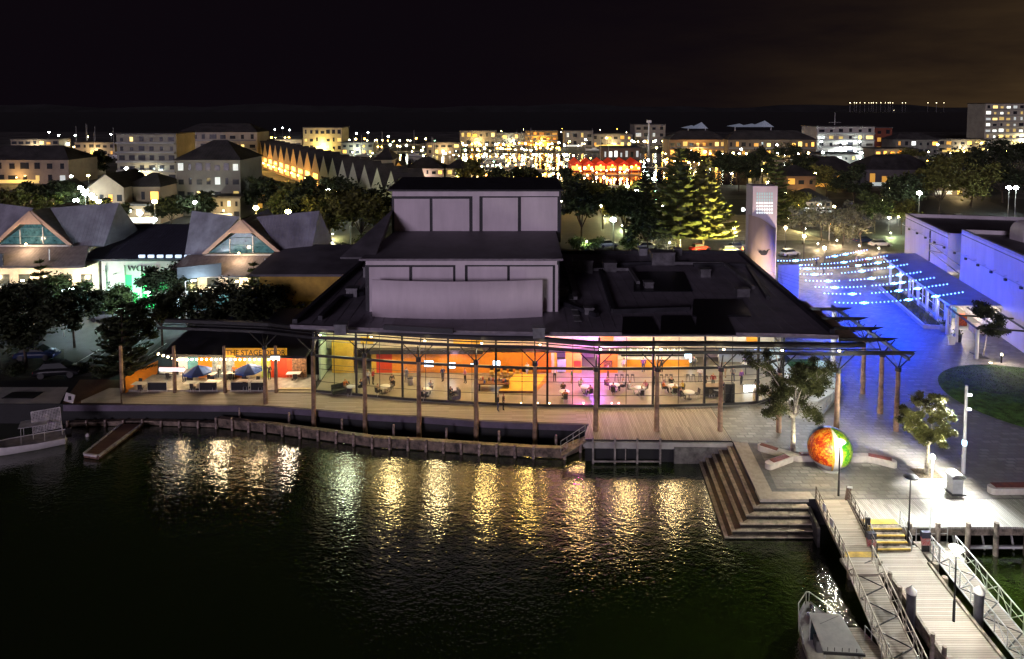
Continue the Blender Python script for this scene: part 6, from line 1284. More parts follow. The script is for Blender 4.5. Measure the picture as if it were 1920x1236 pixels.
# red lit waterfront restaurant
o = thing('restaurant', 'waterfront restaurant with scalloped roof glowing red on the marina', 'building', W(1135, 322)); Y = o.location.y
a, b = D(1070, 305, Y), D(1202, 305, Y); put('wall', B().span((a.x, Y, 0), (b.x, Y+12, 3.2)), M('red_wall', (.45, .05, .02), .7), o, True)
for j in range(6):
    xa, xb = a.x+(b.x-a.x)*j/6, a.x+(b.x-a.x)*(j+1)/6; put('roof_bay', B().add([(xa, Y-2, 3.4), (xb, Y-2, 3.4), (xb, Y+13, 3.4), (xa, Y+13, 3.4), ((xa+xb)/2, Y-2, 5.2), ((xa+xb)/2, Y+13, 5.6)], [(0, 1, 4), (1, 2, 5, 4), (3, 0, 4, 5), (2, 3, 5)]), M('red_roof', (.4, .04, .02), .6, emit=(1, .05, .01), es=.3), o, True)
    put('window', B().span((xa+.5, Y-.1, .6), (xb-.5, Y, 2.6)), WIN[3] if j % 2 else WIN[0], o, True)
    put('eave_lamp', B().ball(((xa+xb)/2, Y-2.2, 3.0), .35, 8, 5), EM('red_lamp', (1, .22, .03), 30), o, True)
plight('red_light', ((a.x+b.x)/2, Y-5, 3), 1800, (1, .12, .02), .4)
# ---------------------------------------------------------------- street and harbour lamps
def lamp_proto(h, r, em, arm=.0, nm='street_lamp'):
    return (B().tube((0, 0, 0), (0, 0, h-.1), .12, .08, 6).mesh('pole'), B().ball((arm, 0, h), r, 8, 6, .7).mesh('lamp_head'), em)
LP = {'w': lamp_proto(8, .6, EM('lamp_cool', (.85, 1, .92), 150)), 'y': lamp_proto(8, .6, EM('lamp_sodium', (1, .74, .24), 140)), 'a': lamp_proto(5, .5, EM('lamp_amber', (1, .46, .06), 60)), 's': lamp_proto(4, .45, EM('lamp_small', (1, .84, .45), 70)), 'g': lamp_proto(4, .42, EM('lamp_green', (.4, 1, .6), 30))}
POLE = M('lamp_pole', (.3, .3, .3), .5, var=.1)
def lamp(px, py, k, label, group, s=1., nm='street_lamp'):
    po_, hd, em = LP[k]; h = {'w': 8, 'y': 8, 'a': 5, 's': 4, 'g': 4}[k]*s; p = W(px, py, h)
    o = thing(nm, label, 'lamp', (p.x, p.y, 0), 0, group); o.scale = (s, s, s); put('pole', po_, POLE, o); put('lamp_head', hd, em, o); return o
LT = [(92, 248, 'w'), (110, 254, 'w'), (141, 254, 'w'), (208, 252, 'w'), (330, 278, 'w'), (237, 316, 'w'), (515, 243, 'w'), (530, 240, 'w'), (543, 244, 'w'), (482, 252, 'w'), (668, 250, 'w'), (690, 249, 'w'), (728, 256, 'w'), (1098, 262, 'w'), (1185, 264, 'w'), (1208, 265, 'w'), (1540, 266, 'w'), (1588, 262, 'w'), (1597, 258, 'w'), (1612, 266, 'w'), (1718, 256, 'w'), (1742, 263, 'w'), (1457, 272, 'w'), (1390, 280, 'w'), (1543, 286, 'w'), (1615, 287, 'w'), (1457, 288, 'w'), (1892, 352, 'w'), (1905, 352, 'w'), (1724, 362, 'w'), (150, 352, 'w'), (155, 358, 'w'), (160, 364, 'w'), (168, 356, 'w'), (172, 366, 'w'), (143, 376, 'w'), (176, 372, 'w'), (278, 342, 'w'), (344, 322, 'w'), (358, 318, 'w'), (185, 378, 'y'), (290, 378, 'y'), (480, 390, 'y'), (540, 397, 'y'), (182, 410, 'w'), (198, 410, 'w'), (262, 400, 'w'), (288, 412, 'w'), (1150, 412, 'w'), (1440, 398, 'w'), (720, 325, 'y'), (578, 345, 'w'), (614, 356, 'w'), (633, 360, 'y'), (655, 372, 's'), (372, 408, 'w')]
lp_near = {(237, 316): 'white street lamp on a pale pole above the arched shop roof', (182, 410): 'white street lamp in the pair shining over the street tree', (198, 410): 'white street lamp right beside another over the street tree', (288, 412): 'white street lamp behind the office roof lights', (1892, 352): 'white twin lamp behind the gallery roof hood', (1150, 412): 'white lamp among the shrubs behind the theatre roof', (720, 325): 'yellow lamp on the white hall wall above the terraces', (578, 345): 'white lamp glaring at the lower end of the orange terraces'}
for x, y, k in LT:
    reg = 'over the left-hand streets' if x < 450 else ('by the terraces and cream block' if x < 760 else 'beyond the theatre roof')
    lamp(x, y, k, lp_near.get((x, y)) or {'w': 'cool white street lamp on a thin pole %s', 'y': 'yellow street lamp on a thin pole %s', 's': 'small warm street lamp %s'}[k] % {'over the left-hand streets': 'among the streets behind the pavilions', 'by the terraces and cream block': 'around the terraces and the cream block', 'beyond the theatre roof': 'in the town beyond the theatre roof'}[reg], 'street lamps ' + reg)
rd = random.Random(21)
zones = [(880, 1330, 240, 300, 70, 'sysa'), (880, 1200, 300, 395, 68, 'sysga'), (1190, 1330, 300, 400, 22, 'sgyw'), (1330, 1760, 266, 330, 40, 'swya'), (100, 480, 255, 380, 40, 'swy'), (640, 880, 262, 300, 26, 'syg'), (1440, 1700, 330, 420, 16, 'sa'), (1700, 1920, 262, 300, 14, 'wsy')]
for zi, (x0, x1, y0, y1, n_, ks) in enumerate(zones):
    nm = ('along the outer marina jetties', 'along the inner marina walk', 'between the norfolk pines', 'in front of the white apartments', 'in the dark streets behind the pavilions', 'on the flats behind the terraces', 'under the trees past the sign tower', 'near the hotel slab')[zi]
    kn = {'s': 'warm', 'y': 'yellow', 'a': 'amber', 'g': 'green', 'w': 'white'}
    for _ in range(n_):
        k = rd.choice(ks); lamp(rd.uniform(x0, x1), rd.uniform(y0, y1), k, 'tiny %s harbour lamp %s' % (kn[k], nm), 'small lamps ' + nm, rd.uniform(.45, .85), 'harbour_lamp')
# far shore lamps, on the ridge over the bay
for i, x in enumerate([1594]+[1602+j*6.2+2.4*math.sin(j*5.1) for j in range(13)]+[1692, 1698, 1740, 1756, 1770, 1676]):
    y = 193 if x != 1676 else 207; p = D(x, y, 2880); o = thing('shore_lamp', 'bright lamp at the end of the far shore lights' if i == 0 else ('single lamp lower than the other far shore lights' if x == 1676 else 'tiny lamp in the line of lights on the far shore'), 'lamp', (p.x, 2880, 0), 0, 'lamps along the far shore')
    if i == 0: sp_ = (B().tube((0, 0, 0), (0, 0, 38), .6, .4, 5).mesh('mast'), B().ball((0, 0, 39), 1.6, 7, 5).mesh('lamp_head'))
    put('mast', sp_[0], POLE, o); put('lamp_head', sp_[1], EM('far_bulb', (1, .85, .5), 7), o); o.scale = ((1.5 if i == 0 or x == 1676 else .5+.5*((i*7) % 5)/5),)*2 + (p.z/39,)
# marina jetties with lamps, plus like rows added for lit streets and boat yard
jl = (B().tube((0, 0, 0), (0, 0, 2.6), .1, .08, 5).mesh('lamp_post'), B().ball((0, 0, 2.8), .42, 8, 5).mesh('lamp'))
JE = [EM('lamp_row_warm', (1, .72, .28), 60), EM('lamp_row_white', (.9, 1, .85), 55), EM('lamp_row_amber', (1, .42, .06), 50)]
for i, (xa, ya, xb, yb, n_) in enumerate(((868, 292, 1055, 290, 20), (880, 306, 1080, 304, 18), (850, 322, 1062, 320, 18), (890, 342, 1070, 340, 14), (860, 282, 1060, 280, 20), (660, 286, 860, 284, 16), (1080, 330, 1200, 329, 12), (1200, 316, 1330, 314, 11), (1090, 352, 1180, 350, 8), (1340, 302, 1520, 300, 14), (640, 272, 800, 271, 14), (1060, 276, 1260, 275, 18), (96, 284, 215, 282, 12), (20, 296, 150, 294, 9), (480, 270, 570, 269, 9), (1380, 285, 1520, 284, 12))):
    a, b = W(xa, ya), W(xb, yb); o = thing('lamp_row', 'long lamp-lit deck, jetty or stand-in for a lit street or yard, %s' % ('third row out from the fly tower with warm lamps', 'second row out from the fly tower', 'row seen just above the fly tower roof', 'closest short row beside the fly tower roof', 'fourth row out from the fly tower', 'row behind the pink-trimmed house', 'row in front of the red restaurant', 'row behind the gold pines', 'short row of few lamps below the red restaurant', 'row below the dim flats', 'far row behind the terraces', 'far row behind the amber block', 'row of white lamps by the hardstand yachts', 'short row beside the broad brown roof', 'short row before the low pale warehouse', 'far row above the dim flats')[i], 'jetty', (a+b)/2)
    put('decking', B().bar(a+V((0, 0, .3)), b+V((0, 0, .3)), 2.2, .25), M('jetty_grey', (.3, .28, .25), .8, var=.2), o, True); rj = random.Random(i+50)
    for k in range(n_):
        q_ = a.lerp(b, (k+rj.uniform(.1, .9))/n_)-V(o.location)+V((0, 0, .4)); c_ = put('lamp_post', jl[0], POLE, o, loc=q_); put('lamp', jl[1], JE[0], c_) if 0 else None
        h_ = bpy.data.objects.new('lamp', jl[1]); C.objects.link(h_); h_.parent = c_
        if not len(jl[1].materials): jl[1].materials.append(JE[0])
        h_.material_slots[0].link = 'OBJECT'; h_.material_slots[0].material = rj.choice(JE); s_ = rj.uniform(.6, 1.15)*(1+.8*max(0, (330-ya))/60*.5); h_.scale = (s_,)*3
# ---------------------------------------------------------------- yachts
def yacht_proto():
    b_ = B(); P = []
    for y, w_, dk in ((-5, .9, 1.1), (-2, 1.5, 1.1), (1.5, 1.4, 1.2), (4, .7, 1.35), (5.4, .05, 1.5)): P += [(-w_, y, dk), (-w_*.6, y, 0), (w_*.6, y, 0), (w_, y, dk)]
    b_.add(P, [(i*4+j, i*4+(j+1) % 4, (i+1)*4+(j+1) % 4, (i+1)*4+j) for i in range(4) for j in range(4)], True); b_.add(P[:4], [(0, 1, 2, 3)])
    return b_.mesh('hull'), B().box((0, -.5, 1.5), (1.6, 3.2, .7)).mesh('cabin'), B().tube((0, .8, 1), (0, .8, 15), .13, .08, 6).mesh('mast'), B().tube((0, .8, 2.4), (0, -3.6, 2.3), .09, .09, 6).mesh('boom')
YP = yacht_proto(); rd = random.Random(33)
for i in range(26):
    px = rd.uniform(650, 1180) if i < 20 else rd.uniform(110, 220); py = rd.uniform(282, 325) if i < 20 else rd.uniform(284, 300)
    o = thing('sailing_yacht', 'white yacht with bare mast moored in the marina behind the fly tower' if i < 20 else 'white yacht with bare mast on the far side of the low brown block', 'boat', W(px, py)+V((0, 0, .05)), rd.uniform(-.4, .4)+1.4*(i % 2), 'yachts with bare masts in the marina')
    put('hull', YP[0], M('yacht_white', (.55, .55, .53), .5, var=.1), o); put('cabin', YP[1], MT['yacht_white'], o); put('mast', YP[2], GALV, o); put('boom', YP[3], M('sail_cover', (.1, .12, .25), .7), o); o.scale = (1, 1, rd.uniform(.75, 1.25))
o = thing('flag_mast', 'tall cross-armed mast rising from the white apartment roof', 'mast', D(1565, 240, 450)); put('mast', B().tube((0, 0, 0), (0, 0, 10), .25, .12, 6), GALV, o); put('yard', B().tube((-4, 0, 3.6), (4, 0, 3.6), .12, .12, 5), GALV, o)
p = W(1216, 290); o = thing('signal_pole', 'tall white pole with boxed top rising over the marina', 'pole', p); ht = D(1216, 228, p.y).z; put('pole', B().tube((0, 0, 0), (0, 0, ht), .55, .4, 8), WP, o); put('head_box', B().box((0, 0, ht), (2.6, 2, 1.6)), WP, o)
# ---------------------------------------------------------------- trees of the town
norfolk('tall norfolk pine lit gold behind the theatre roof, standing on the theatre side', W(1270, 470), 21.0, 7.0, 71, 20, 30, .62); norfolk('tall norfolk pine lit brightest gold behind the theatre roof beside the white car', W(1318, 468), 19.0, 6.4, 72, 20, 30, .62, 'olive')
norfolk('norfolk pine rising behind the perforated tower top', W(1452, 440), 20.0, 4.6, 73, 17, 20, .4); norfolk('slim norfolk pine half hidden among the lamps left of the gold pair', W(1210, 452), 17, 5.0, 74, 17, 20, .4, 'dark')
for x, y, tgt, pw in ((47, 130, (39.5, 142, 8), 60000), (41, 128, (34, 141, 9), 26000)):
    o = thing('flood_post', 'short floodlight post aimed at the %s norfolk pine' % ('brighter' if x > 44 else 'taller'), 'lamp', (x, y, 0)); put('post', B().tube((0, 0, 0), (0, 0, 1.0), .08), BLK, o); put('lamp_head', B().box((0, .1, 1.1), (.5, .3, .35)), EM('flood_yellow', (1, .9, .3), 10), o); plight('pine_flood', (x, y+.6, 1.2), pw, (1, .86, .25), .3, spot=80, aim=tgt)
tl = [(620, 455, 12, 6), (680, 462, 11, 5.5), (560, 450, 10, 5), (720, 440, 13, 5.5), (660, 425, 12, 6), (500, 405, 11, 5), (545, 410, 10, 4.5), (460, 395, 9, 4.5), (590, 430, 12, 5.5), (1090, 455, 13, 6), (1130, 430, 12, 5), (1170, 452, 12, 5.5), (1110, 400, 11, 5), (1215, 470, 8, 4), (1385, 360, 13, 7), (1430, 345, 13, 7), (1500, 350, 12, 6), (1550, 372, 11, 5), (1600, 385, 12, 5), (1700, 410, 12, 6), (1760, 402, 14, 7), (1820, 390, 15, 8), (1880, 380, 14, 8), (1780, 360, 16, 9), (1850, 350, 17, 9), (1910, 340, 16, 8), (1350, 345, 12, 6), (150, 420, 9, 4.5), (210, 440, 8, 4), (320, 430, 8, 4), (380, 420, 8, 4.5), (105, 400, 9, 5), (60, 395, 8, 4), (40, 420, 9, 5), (250, 310, 12, 6), (180, 330, 10, 6), (640, 395, 10, 5), (880, 345, 9, 5), (930, 365, 9, 5), (985, 352, 8, 5), (1065, 370, 9, 5), (1480, 310, 12, 7), (1290, 320, 10, 6), (1690, 330, 12, 7)]
nbr = ['behind the yellow-lit wing', 'left of the fly tower', 'by the pavilion roof', 'against the fly tower flank', 'below the sage terraces']
ORD = ('first', 'second', 'third', 'fourth', 'fifth', 'sixth', 'seventh', 'eighth', 'ninth', 'tenth'); cnt_ = {}
for i, (px, py, h, r_) in enumerate(sorted(tl, key=lambda q: abs(q[0]-960))):
    reg = 'between the pavilions and the fly tower' if 440 < px < 760 else ('in the dark streets behind the pavilions' if px < 440 else ('on the marina walk behind the fly tower' if px < 1080 else ('behind the low theatre roof' if px < 1340 else ('beyond the sign tower' if px < 1640 else 'behind the pale gallery building'))))
    hs = 'tallest' if h > 14 else ('tall' if h > 11 else ('mid-height' if h > 9 else 'low'))
    cnt_[reg, hs] = cnt_.get((reg, hs), -1)+1
    tree('%s leafy tree %s, %s from the fly tower' % (hs, reg, ORD[cnt_[reg, hs]]), W(px, py), h, r_, 'olive' if i % 4 == 2 else 'dark', 80+i % 6, .25, 8, 110, .55, name='dark_tree', group='dark trees '+reg, rzz=i*.9)
for i, (px, py, r_, kd, lab) in enumerate([(612, 478, 2.2, 'grey', 'pale lit shrub beside the thin white pole'), (640, 478, 1.6, 'grey', 'smaller pale lit shrub behind the yellow-lit wing'), (690, 478, 3.0, 'bush', 'tall pale green lit shrub at the fly tower foot'), (1085, 476, 2.4, 'bush', 'bright green lit shrub at the corner of the fly tower'), (1115, 470, 2.0, 'bush', 'second lit shrub along the rear parapet'), (1180, 470, 2.2, 'bush', 'lit shrub before the slim pine'), (1250, 474, 2.4, 'grey', 'pale flowering shrub beside the taller gold pine'), (1165, 372, 3.5, 'olive', 'yellow-green lit shrub below the red restaurant'), (1195, 378, 2.6, 'olive', 'second yellow-green lit shrub below the red restaurant'), (1650, 412, 4.0, 'grey', 'big pale lit shrub beyond the footpath'), (1735, 348, 3, 'bush', 'green lit shrub in front of the dark tree wall'), (500, 415, 3, 'olive', 'olive shrub under the yellow lamp beyond the pavilion'), (1565, 445, 2.6, 'grey', 'bare pale shrub glowing behind the footpath lamps'), (1590, 455, 2.8, 'grey', 'second bare pale shrub glowing behind the footpath lamps'), (1520, 420, 2.8, 'grey', 'bare pale tree-like shrub nearest the sign tower')]):
    bush(lab, W(px, py), r_, r_*1.5, kd, 90+i, 200, ls=.26)
for px, py, pw, c in ((635, 470, 700, (.9, 1, .7)), (700, 470, 500, (.9, 1, .6)), (1095, 468, 800, (.8, 1, .5)), (1245, 470, 500, (1, .95, .8)), (1180, 372, 1800, (.9, 1, .35)), (1655, 405, 1500, (.95, 1, .8)), (1580, 440, 600, (1, .8, .5)), (1725, 345, 1200, (.6, 1, .7)), (1880, 690, 0, WHT)):
    if pw:
        p = W(px, py)+V((0, -5, 0)); o = thing('garden_light', 'small garden light shining on the shrubs %s' % {635: 'behind the yellow-lit wing', 700: 'at the fly tower foot', 1095: 'at the fly tower corner', 1245: 'beside the gold pine', 1180: 'below the red restaurant', 1655: 'beyond the footpath', 1580: 'behind the footpath lamps', 1725: 'before the dark tree wall'}[px], 'lamp', p); put('post', B().tube((0, 0, 0), (0, 0, 2.6), .05), BLK, o); put('lamp_head', B().ball((0, 0, 2.7), .18, 8, 5), EM('garden_bulb', (1, 1, .85), 12), o); plight('garden_lamp', p+V((0, 0, 2.4)), pw, c, .2)
for i, (px, py, h, r_, kd, lab) in enumerate([(1505, 458, 8, 3.2, 'grey', 'thin pale tree lit by the globe lamps just past the sign tower'), (1540, 452, 9, 3.6, 'grey', 'thin pale tree lit by the globe lamps at the footpath middle'), (1580, 462, 9, 3.8, 'grey', 'thin pale tree behind the far blue strings'), (1615, 466, 8, 3.2, 'grey', 'thin pale tree behind the far blue strings, closer to the gallery'), (1640, 438, 10, 4.2, 'bush', 'full green tree beside the big pale shrub'), (1485, 430, 10, 4, 'olive', 'olive tree beside the tower-top pine'), (1690, 440, 8, 3.4, 'olive', 'olive tree at the gallery corner'), (1120, 405, 9, 4, 'olive', 'olive lit tree on the marina walk below the red restaurant'), (1150, 425, 8, 3.6, 'bush', 'green lit tree behind the theatre rear parapet'), (1205, 400, 9, 4, 'olive', 'olive lit tree beside the slim pine'), (560, 425, 8, 3.6, 'olive', 'olive lit tree beyond the theatre-side pavilion ridge'), (620, 440, 8, 3.6, 'bush', 'green lit tree behind the yellow-lit wing'), (350, 400, 7, 3.2, 'olive', 'olive lit tree behind the office roof'), (130, 405, 7, 3.2, 'bush', 'green lit tree behind the corner pavilion ridge')]):
    p = W(px, py); tree(lab, p, h, r_, kd, 300+i, .35, 9, 60 if kd == 'grey' else 110, .26 if kd == 'grey' else .34, name='lit_tree', tr=.12)
    o = thing('garden_light', 'garden light at the foot of the ' + ' '.join(lab.split()[:9]), 'lamp', p+V((1.5, -4, 0))); put('post', B().tube((0, 0, 0), (0, 0, .8), .05), BLK, o); put('lamp_head', B().ball((0, 0, .9), .15, 8, 5), MT['garden_bulb'], o); plight('garden_lamp', p+V((1.5, -4.2, 1.4)), 1600 if px > 1400 else 2200, (1, .74, .42) if kd == 'grey' else ((1, .92, .38) if i % 2 else (.8, 1, .45)), .2)
for px, y0, y1, lab in ((658, 425, 475, 'thin white pole behind the yellow-lit wing'), (1275, 418, 470, 'thin white pole before the taller gold pine'), (1222, 400, 455, 'thin white pole before the slim pine')):
    p = W(px, y1); o = thing('white_pole', lab, 'pole', p); h = D(px, y0, p.y).z; put('pole', B().tube((0, 0, 0), (0, 0, h), .16, .14, 8), M('pole_white', (.8, .82, .84), .5), o); put('finial', B().ball((0, 0, h), .2, 8, 5), MT['pole_white'], o)
# ================================================================== PEOPLE AND FURNITURE IN THE FOYER
def body_mesh(kind):
    if kind == 'stand': J = dict(pel=(0, 0, .95, .15, .12, 't'), wst=(0, 0, 1.12, .14, .11, 's'), chs=(0, 0, 1.32, .17, .12, 's'), nck=(0, 0, 1.49, .06, .06, 'k'), hd0=(0, -.02, 1.58, .085, .095, 'k'), hd1=(0, -.01, 1.70, .08, .09, 'h'), lsh=(-.2, 0, 1.40, .07, .07, 's'), lel=(-.26, .02, 1.13, .05, .05, 's'), lha=(-.25, -.12, .9, .035, .04, 'k'), rsh=(.2, 0, 1.40, .07, .07, 's'), rel=(.27, .02, 1.13, .05, .05, 's'), rha=(.22, -.16, .98, .035, .04, 'k'), lhp=(-.09, 0, .88, .1, .1, 't'), lkn=(-.1, -.02, .5, .07, .07, 't'), lan=(-.1, .02, .09, .05, .05, 't'), lft=(-.1, -.14, .05, .05, .04, 'o'), rhp=(.09, 0, .88, .1, .1, 't'), rkn=(.11, .03, .5, .07, .07, 't'), ran=(.12, .1, .09, .05, .05, 't'), rft=(.12, -.05, .05, .05, .04, 'o'))
    else: J = dict(pel=(0, .05, .55, .16, .13, 't'), wst=(0, .07, .72, .15, .12, 's'), chs=(0, .04, .94, .17, .12, 's'), nck=(0, .02, 1.12, .06, .06, 'k'), hd0=(0, -.01, 1.21, .085, .095, 'k'), hd1=(0, 0, 1.33, .08, .09, 'h'), lsh=(-.2, .04, 1.03, .07, .07, 's'), lel=(-.27, -.05, .80, .05, .05, 's'), lha=(-.18, -.3, .78, .035, .04, 'k'), rsh=(.2, .04, 1.03, .07, .07, 's'), rel=(.27, -.05, .80, .05, .05, 's'), rha=(.16, -.3, .80, .035, .04, 'k'), lhp=(-.1, 0, .53, .1, .1, 't'), lkn=(-.13, -.42, .52, .075, .075, 't'), lan=(-.13, -.42, .1, .05, .05, 't'), lft=(-.13, -.56, .05, .05, .04, 'o'), rhp=(.1, 0, .53, .1, .1, 't'), rkn=(.13, -.42, .52, .075, .075, 't'), ran=(.13, -.4, .1, .05, .05, 't'), rft=(.13, -.54, .05, .05, .04, 'o'))
    E = 'pel-wst wst-chs chs-nck nck-hd0 hd0-hd1 chs-lsh lsh-lel lel-lha chs-rsh rsh-rel rel-rha pel-lhp lhp-lkn lkn-lan lan-lft pel-rhp rhp-rkn rkn-ran ran-rft'.split()
    ks = list(J); me = bpy.data.meshes.new('sk'); me.from_pydata([J[k][:3] for k in ks], [tuple(ks.index(q) for q in e.split('-')) for e in E], [])
    o = bpy.data.objects.new('sk', me); C.objects.link(o); md = o.modifiers.new('s', 'SKIN'); sd = o.modifiers.new('u', 'SUBSURF'); sd.levels = 1
    for i, k in enumerate(ks): me.skin_vertices[0].data[i].radius = J[k][3:5]; me.skin_vertices[0].data[i].use_root = (k == 'pel')
    dg = bpy.context.evaluated_depsgraph_get(); em = bpy.data.meshes.new_from_object(o.evaluated_get(dg)); bpy.data.objects.remove(o)
    tags = {'k': 0, 'h': 1, 's': 2, 't': 3, 'o': 4}; jp = [(V(J[k][:3]), tags[J[k][5]]) for k in ks]; hz_ = J['hd0'][2]
    for p in em.polygons:
        c = p.center; m_ = min(jp, key=lambda q: (q[0]-c).length)[1]
        if c.z > hz_+.10 or (c.z > hz_-.02 and c.y > J['hd0'][1]+.045): m_ = 1
        p.material_index = m_; p.use_smooth = True
    return em
BM_ = {k: body_mesh(k) for k in ('stand', 'sit')}; SKIN = M('skin', (.50, .28, .19), .6, var=.05); SHOE = M('shoe', (.03, .025, .02), .6, var=0)
_pm = {}
CLR = dict(white=(.72, .70, .68), black=(.02, .02, .022), orange=(.62, .16, .02), yellow=(.6, .42, .05), purple=(.2, .05, .3), red=(.4, .03, .03), green=(.05, .18, .06), navy=(.03, .04, .12), grey=(.2, .2, .21), tan=(.4, .28, .16), pink=(.6, .2, .28), brown=(.13, .07, .04), fair=(.45, .3, .12))
def person(kind, loc, rz_, top, legs, hair, label, group='people in the theatre foyer'):
    k = (kind, top, legs, hair)
    if k not in _pm:
        me = BM_[kind].copy()
        for mt_ in (SKIN, M('hair_'+hair, CLR[hair], .6, var=0), M('cloth_'+top, CLR[top], .8, var=.1), M('cloth_'+legs, CLR[legs], .8, var=.1), SHOE): me.materials.append(mt_)
        _pm[k] = me
    o = bpy.data.objects.new('person', _pm[k]); C.objects.link(o); o.location = loc; o.rotation_euler = (0, 0, rz_); return tag(o, label, 'person', group)
rt = thing('round_table', 'x', 'table'); put('table_top', B().lathe([(.01, .74), (.55, .74), (.55, .70), (.01, .70)], 18), WT, rt); put('pedestal', B().tube((0, 0, 0), (0, 0, .7), .04).lathe([(.01, .03), (.28, .03), (.28, 0)], 14), BLK, rt)
fc = chair_proto(M('chair_dark', (.035, .03, .03), .5), 'foyer_chair'); used = [False, False]
def rtab(px, py, label):
    p = W(px, py, .25)
    if not used[0]: used[0] = True; o = rt; o.location = p; o['label'] = label; o['group'] = 'round tables in the foyer'
    else: o = dup(rt, p, 0, label, None, 'round tables in the foyer')
    return p
def fch(p, rz_, label):
    if not used[1]: used[1] = True; o = fc; o.location = p; o.rotation_euler = (0, 0, rz_); o['label'] = label; o['group'] = 'dark chairs in the foyer'
    else: dup(fc, p, rz_, label, None, 'dark chairs in the foyer')
GRP = [((660, 737), 'round table by the corner glass', [('navy', 'black', 'brown'), ('orange', 'tan', 'fair'), None]),
       ((722, 737), 'round table beside the standing dark figure', [('black', 'grey', 'brown'), ('tan', 'black', 'brown')]),
       ((800, 743), 'round table behind the third canopy column', [('white', 'black', 'brown'), ('grey', 'navy', 'fair')]),
       ((1058, 747), 'round table on the yellow lit floor', [('brown', 'black', 'brown'), ('orange', 'brown', 'brown')]),
       ((1098, 738), 'round table at the edge of the yellow floor', [('white', 'grey', 'fair'), ('pink', 'black', 'brown')]),
       ((1152, 734), 'round table on the violet lit floor', [('pink', 'purple', 'fair'), ('purple', 'navy', 'brown'), ('white', 'black', 'fair')]),
       ((1198, 740), 'round table with the bright white visitors', [('white', 'white', 'fair'), ('white', 'grey', 'fair'), ('pink', 'white', 'fair')]),
       ((1262, 736), 'round table with the orange and yellow visitors', [('orange', 'black', 'brown'), ('yellow', 'green', 'fair'), ('yellow', 'black', 'brown'), ('black', 'black', 'brown')]),
       ((1292, 748), 'round table closest to the glass by the black visitor', [('black', 'black', 'brown'), None]),
       ((1345, 742), 'round table beside the tall black cabinet', [None, ('navy', 'black', 'fair')])]
for gi, ((px, py), tn, ppl) in enumerate(GRP):
    p = rtab(px, py, 'white ' + tn); n_ = len(ppl)
    for k, cl in enumerate(ppl):
        a_ = .5+gi*.37+6.283*k/max(2, n_); q_ = p+V((math.cos(a_)*.95, math.sin(a_)*.95, 0)); r_ = math.atan2(p.y-q_.y, p.x-q_.x)+math.pi/2
        ds = ('first', 'second', 'third', 'fourth')[k]
        fch(q_, r_, '%s dark chair at the %s' % ('empty' if cl is None else ds, tn))
        if cl: person('sit', q_, r_, cl[0], cl[1], cl[2], '%s-haired person in %s at the %s' % (cl[2], cl[0], tn))
for px, py, r_, c, lab in ((735, 730, .6, ('black', 'black', 'brown'), 'person in black standing behind a foyer table near the first orange wall'), (1322, 729, .3, ('brown', 'black', 'brown'), 'person in brown standing behind the dark counter'), (1337, 729, -.3, ('red', 'grey', 'fair'), 'person in a red top standing behind the dark counter'), (1206, 698, math.pi, ('purple', 'navy', 'brown'), 'person in purple standing at the bar'), (1301, 694, 2.6, ('grey', 'black', 'brown'), 'person in grey standing past the end of the bar'), (1360, 708, .8, ('tan', 'tan', 'fair'), 'person in tan standing among the foyer guests'), (1374, 716, -.5, ('grey', 'navy', 'brown'), 'person in grey standing near the tall black cabinet'), (1170, 699, 3.3, ('white', 'tan', 'brown'), 'person in white leaning at the end of the bar'), (988, 708, .5, ('white', 'white', 'fair'), 'person in white beside the merchandise stand'), (1419, 737, .2, ('black', 'tan', 'brown'), 'person in black beside the free-standing screen'), (1240, 698, 3.1, ('black', 'black', 'fair'), 'person in black ordering at the bar')):
    person('stand', W(px, py, .25), r_, *c, lab)
for i, (px, py, c, lab) in enumerate(((690, 722, ('white', 'navy', 'fair'), 'by the first yellow wall'), (700, 721, ('red', 'black', 'brown'), 'in front of the red door panel'), (762, 718, ('grey', 'grey', 'brown'), 'beside the small round bin'), (830, 716, ('navy', 'black', 'fair'), 'under the second wall screen'), (872, 719, ('pink', 'black', 'brown'), 'under the small square blue screen'), (1040, 716, ('white', 'black', 'brown'), 'near the pale blue wall board'), (1072, 720, ('green', 'tan', 'fair'), 'near the red wall board'), (1118, 722, ('yellow', 'navy', 'brown'), 'at the edge of the violet light'), (1226, 722, ('tan', 'black', 'fair'), 'among the bar stools'), (1312, 716, ('white', 'grey', 'brown'), 'past the low cyan screen'), (1390, 722, ('purple', 'black', 'fair'), 'near the flower stand'), (1140, 712, ('orange', 'brown', 'brown'), 'beside the brown picture'))):
    person('stand', W(px, py, .25), i*1.3, *c, 'person in %s standing %s' % (c[0], lab))
for px, py, r_, c, lab in ((934, 771, 1.4, ('black', 'navy', 'brown'), 'person in dark clothes walking along the promenade boards'), (944, 769, 1.3, ('brown', 'black', 'brown'), 'person in brown walking beside the dark figure on the promenade')):
    person('stand', W(px, py, .014), r_, *c, lab, 'people walking on the promenade')
for px, py, c, lab in ((345, 716, ('white', 'navy', 'brown'), 'person in white at the cafe under the first umbrella'), (412, 708, ('white', 'black', 'fair'), 'person in white serving between the cafe umbrellas'), (440, 712, ('orange', 'black', 'brown'), 'person in orange at the cafe beside the third log post'), (480, 706, ('tan', 'green', 'fair'), 'person in tan at the cafe by the lime wall'), (505, 712, ('black', 'black', 'brown'), 'person in black at the cafe by the red wall')):
    person('stand', W(px, py, .16), .3*(px % 5), *c, lab, 'people on the cafe terrace')
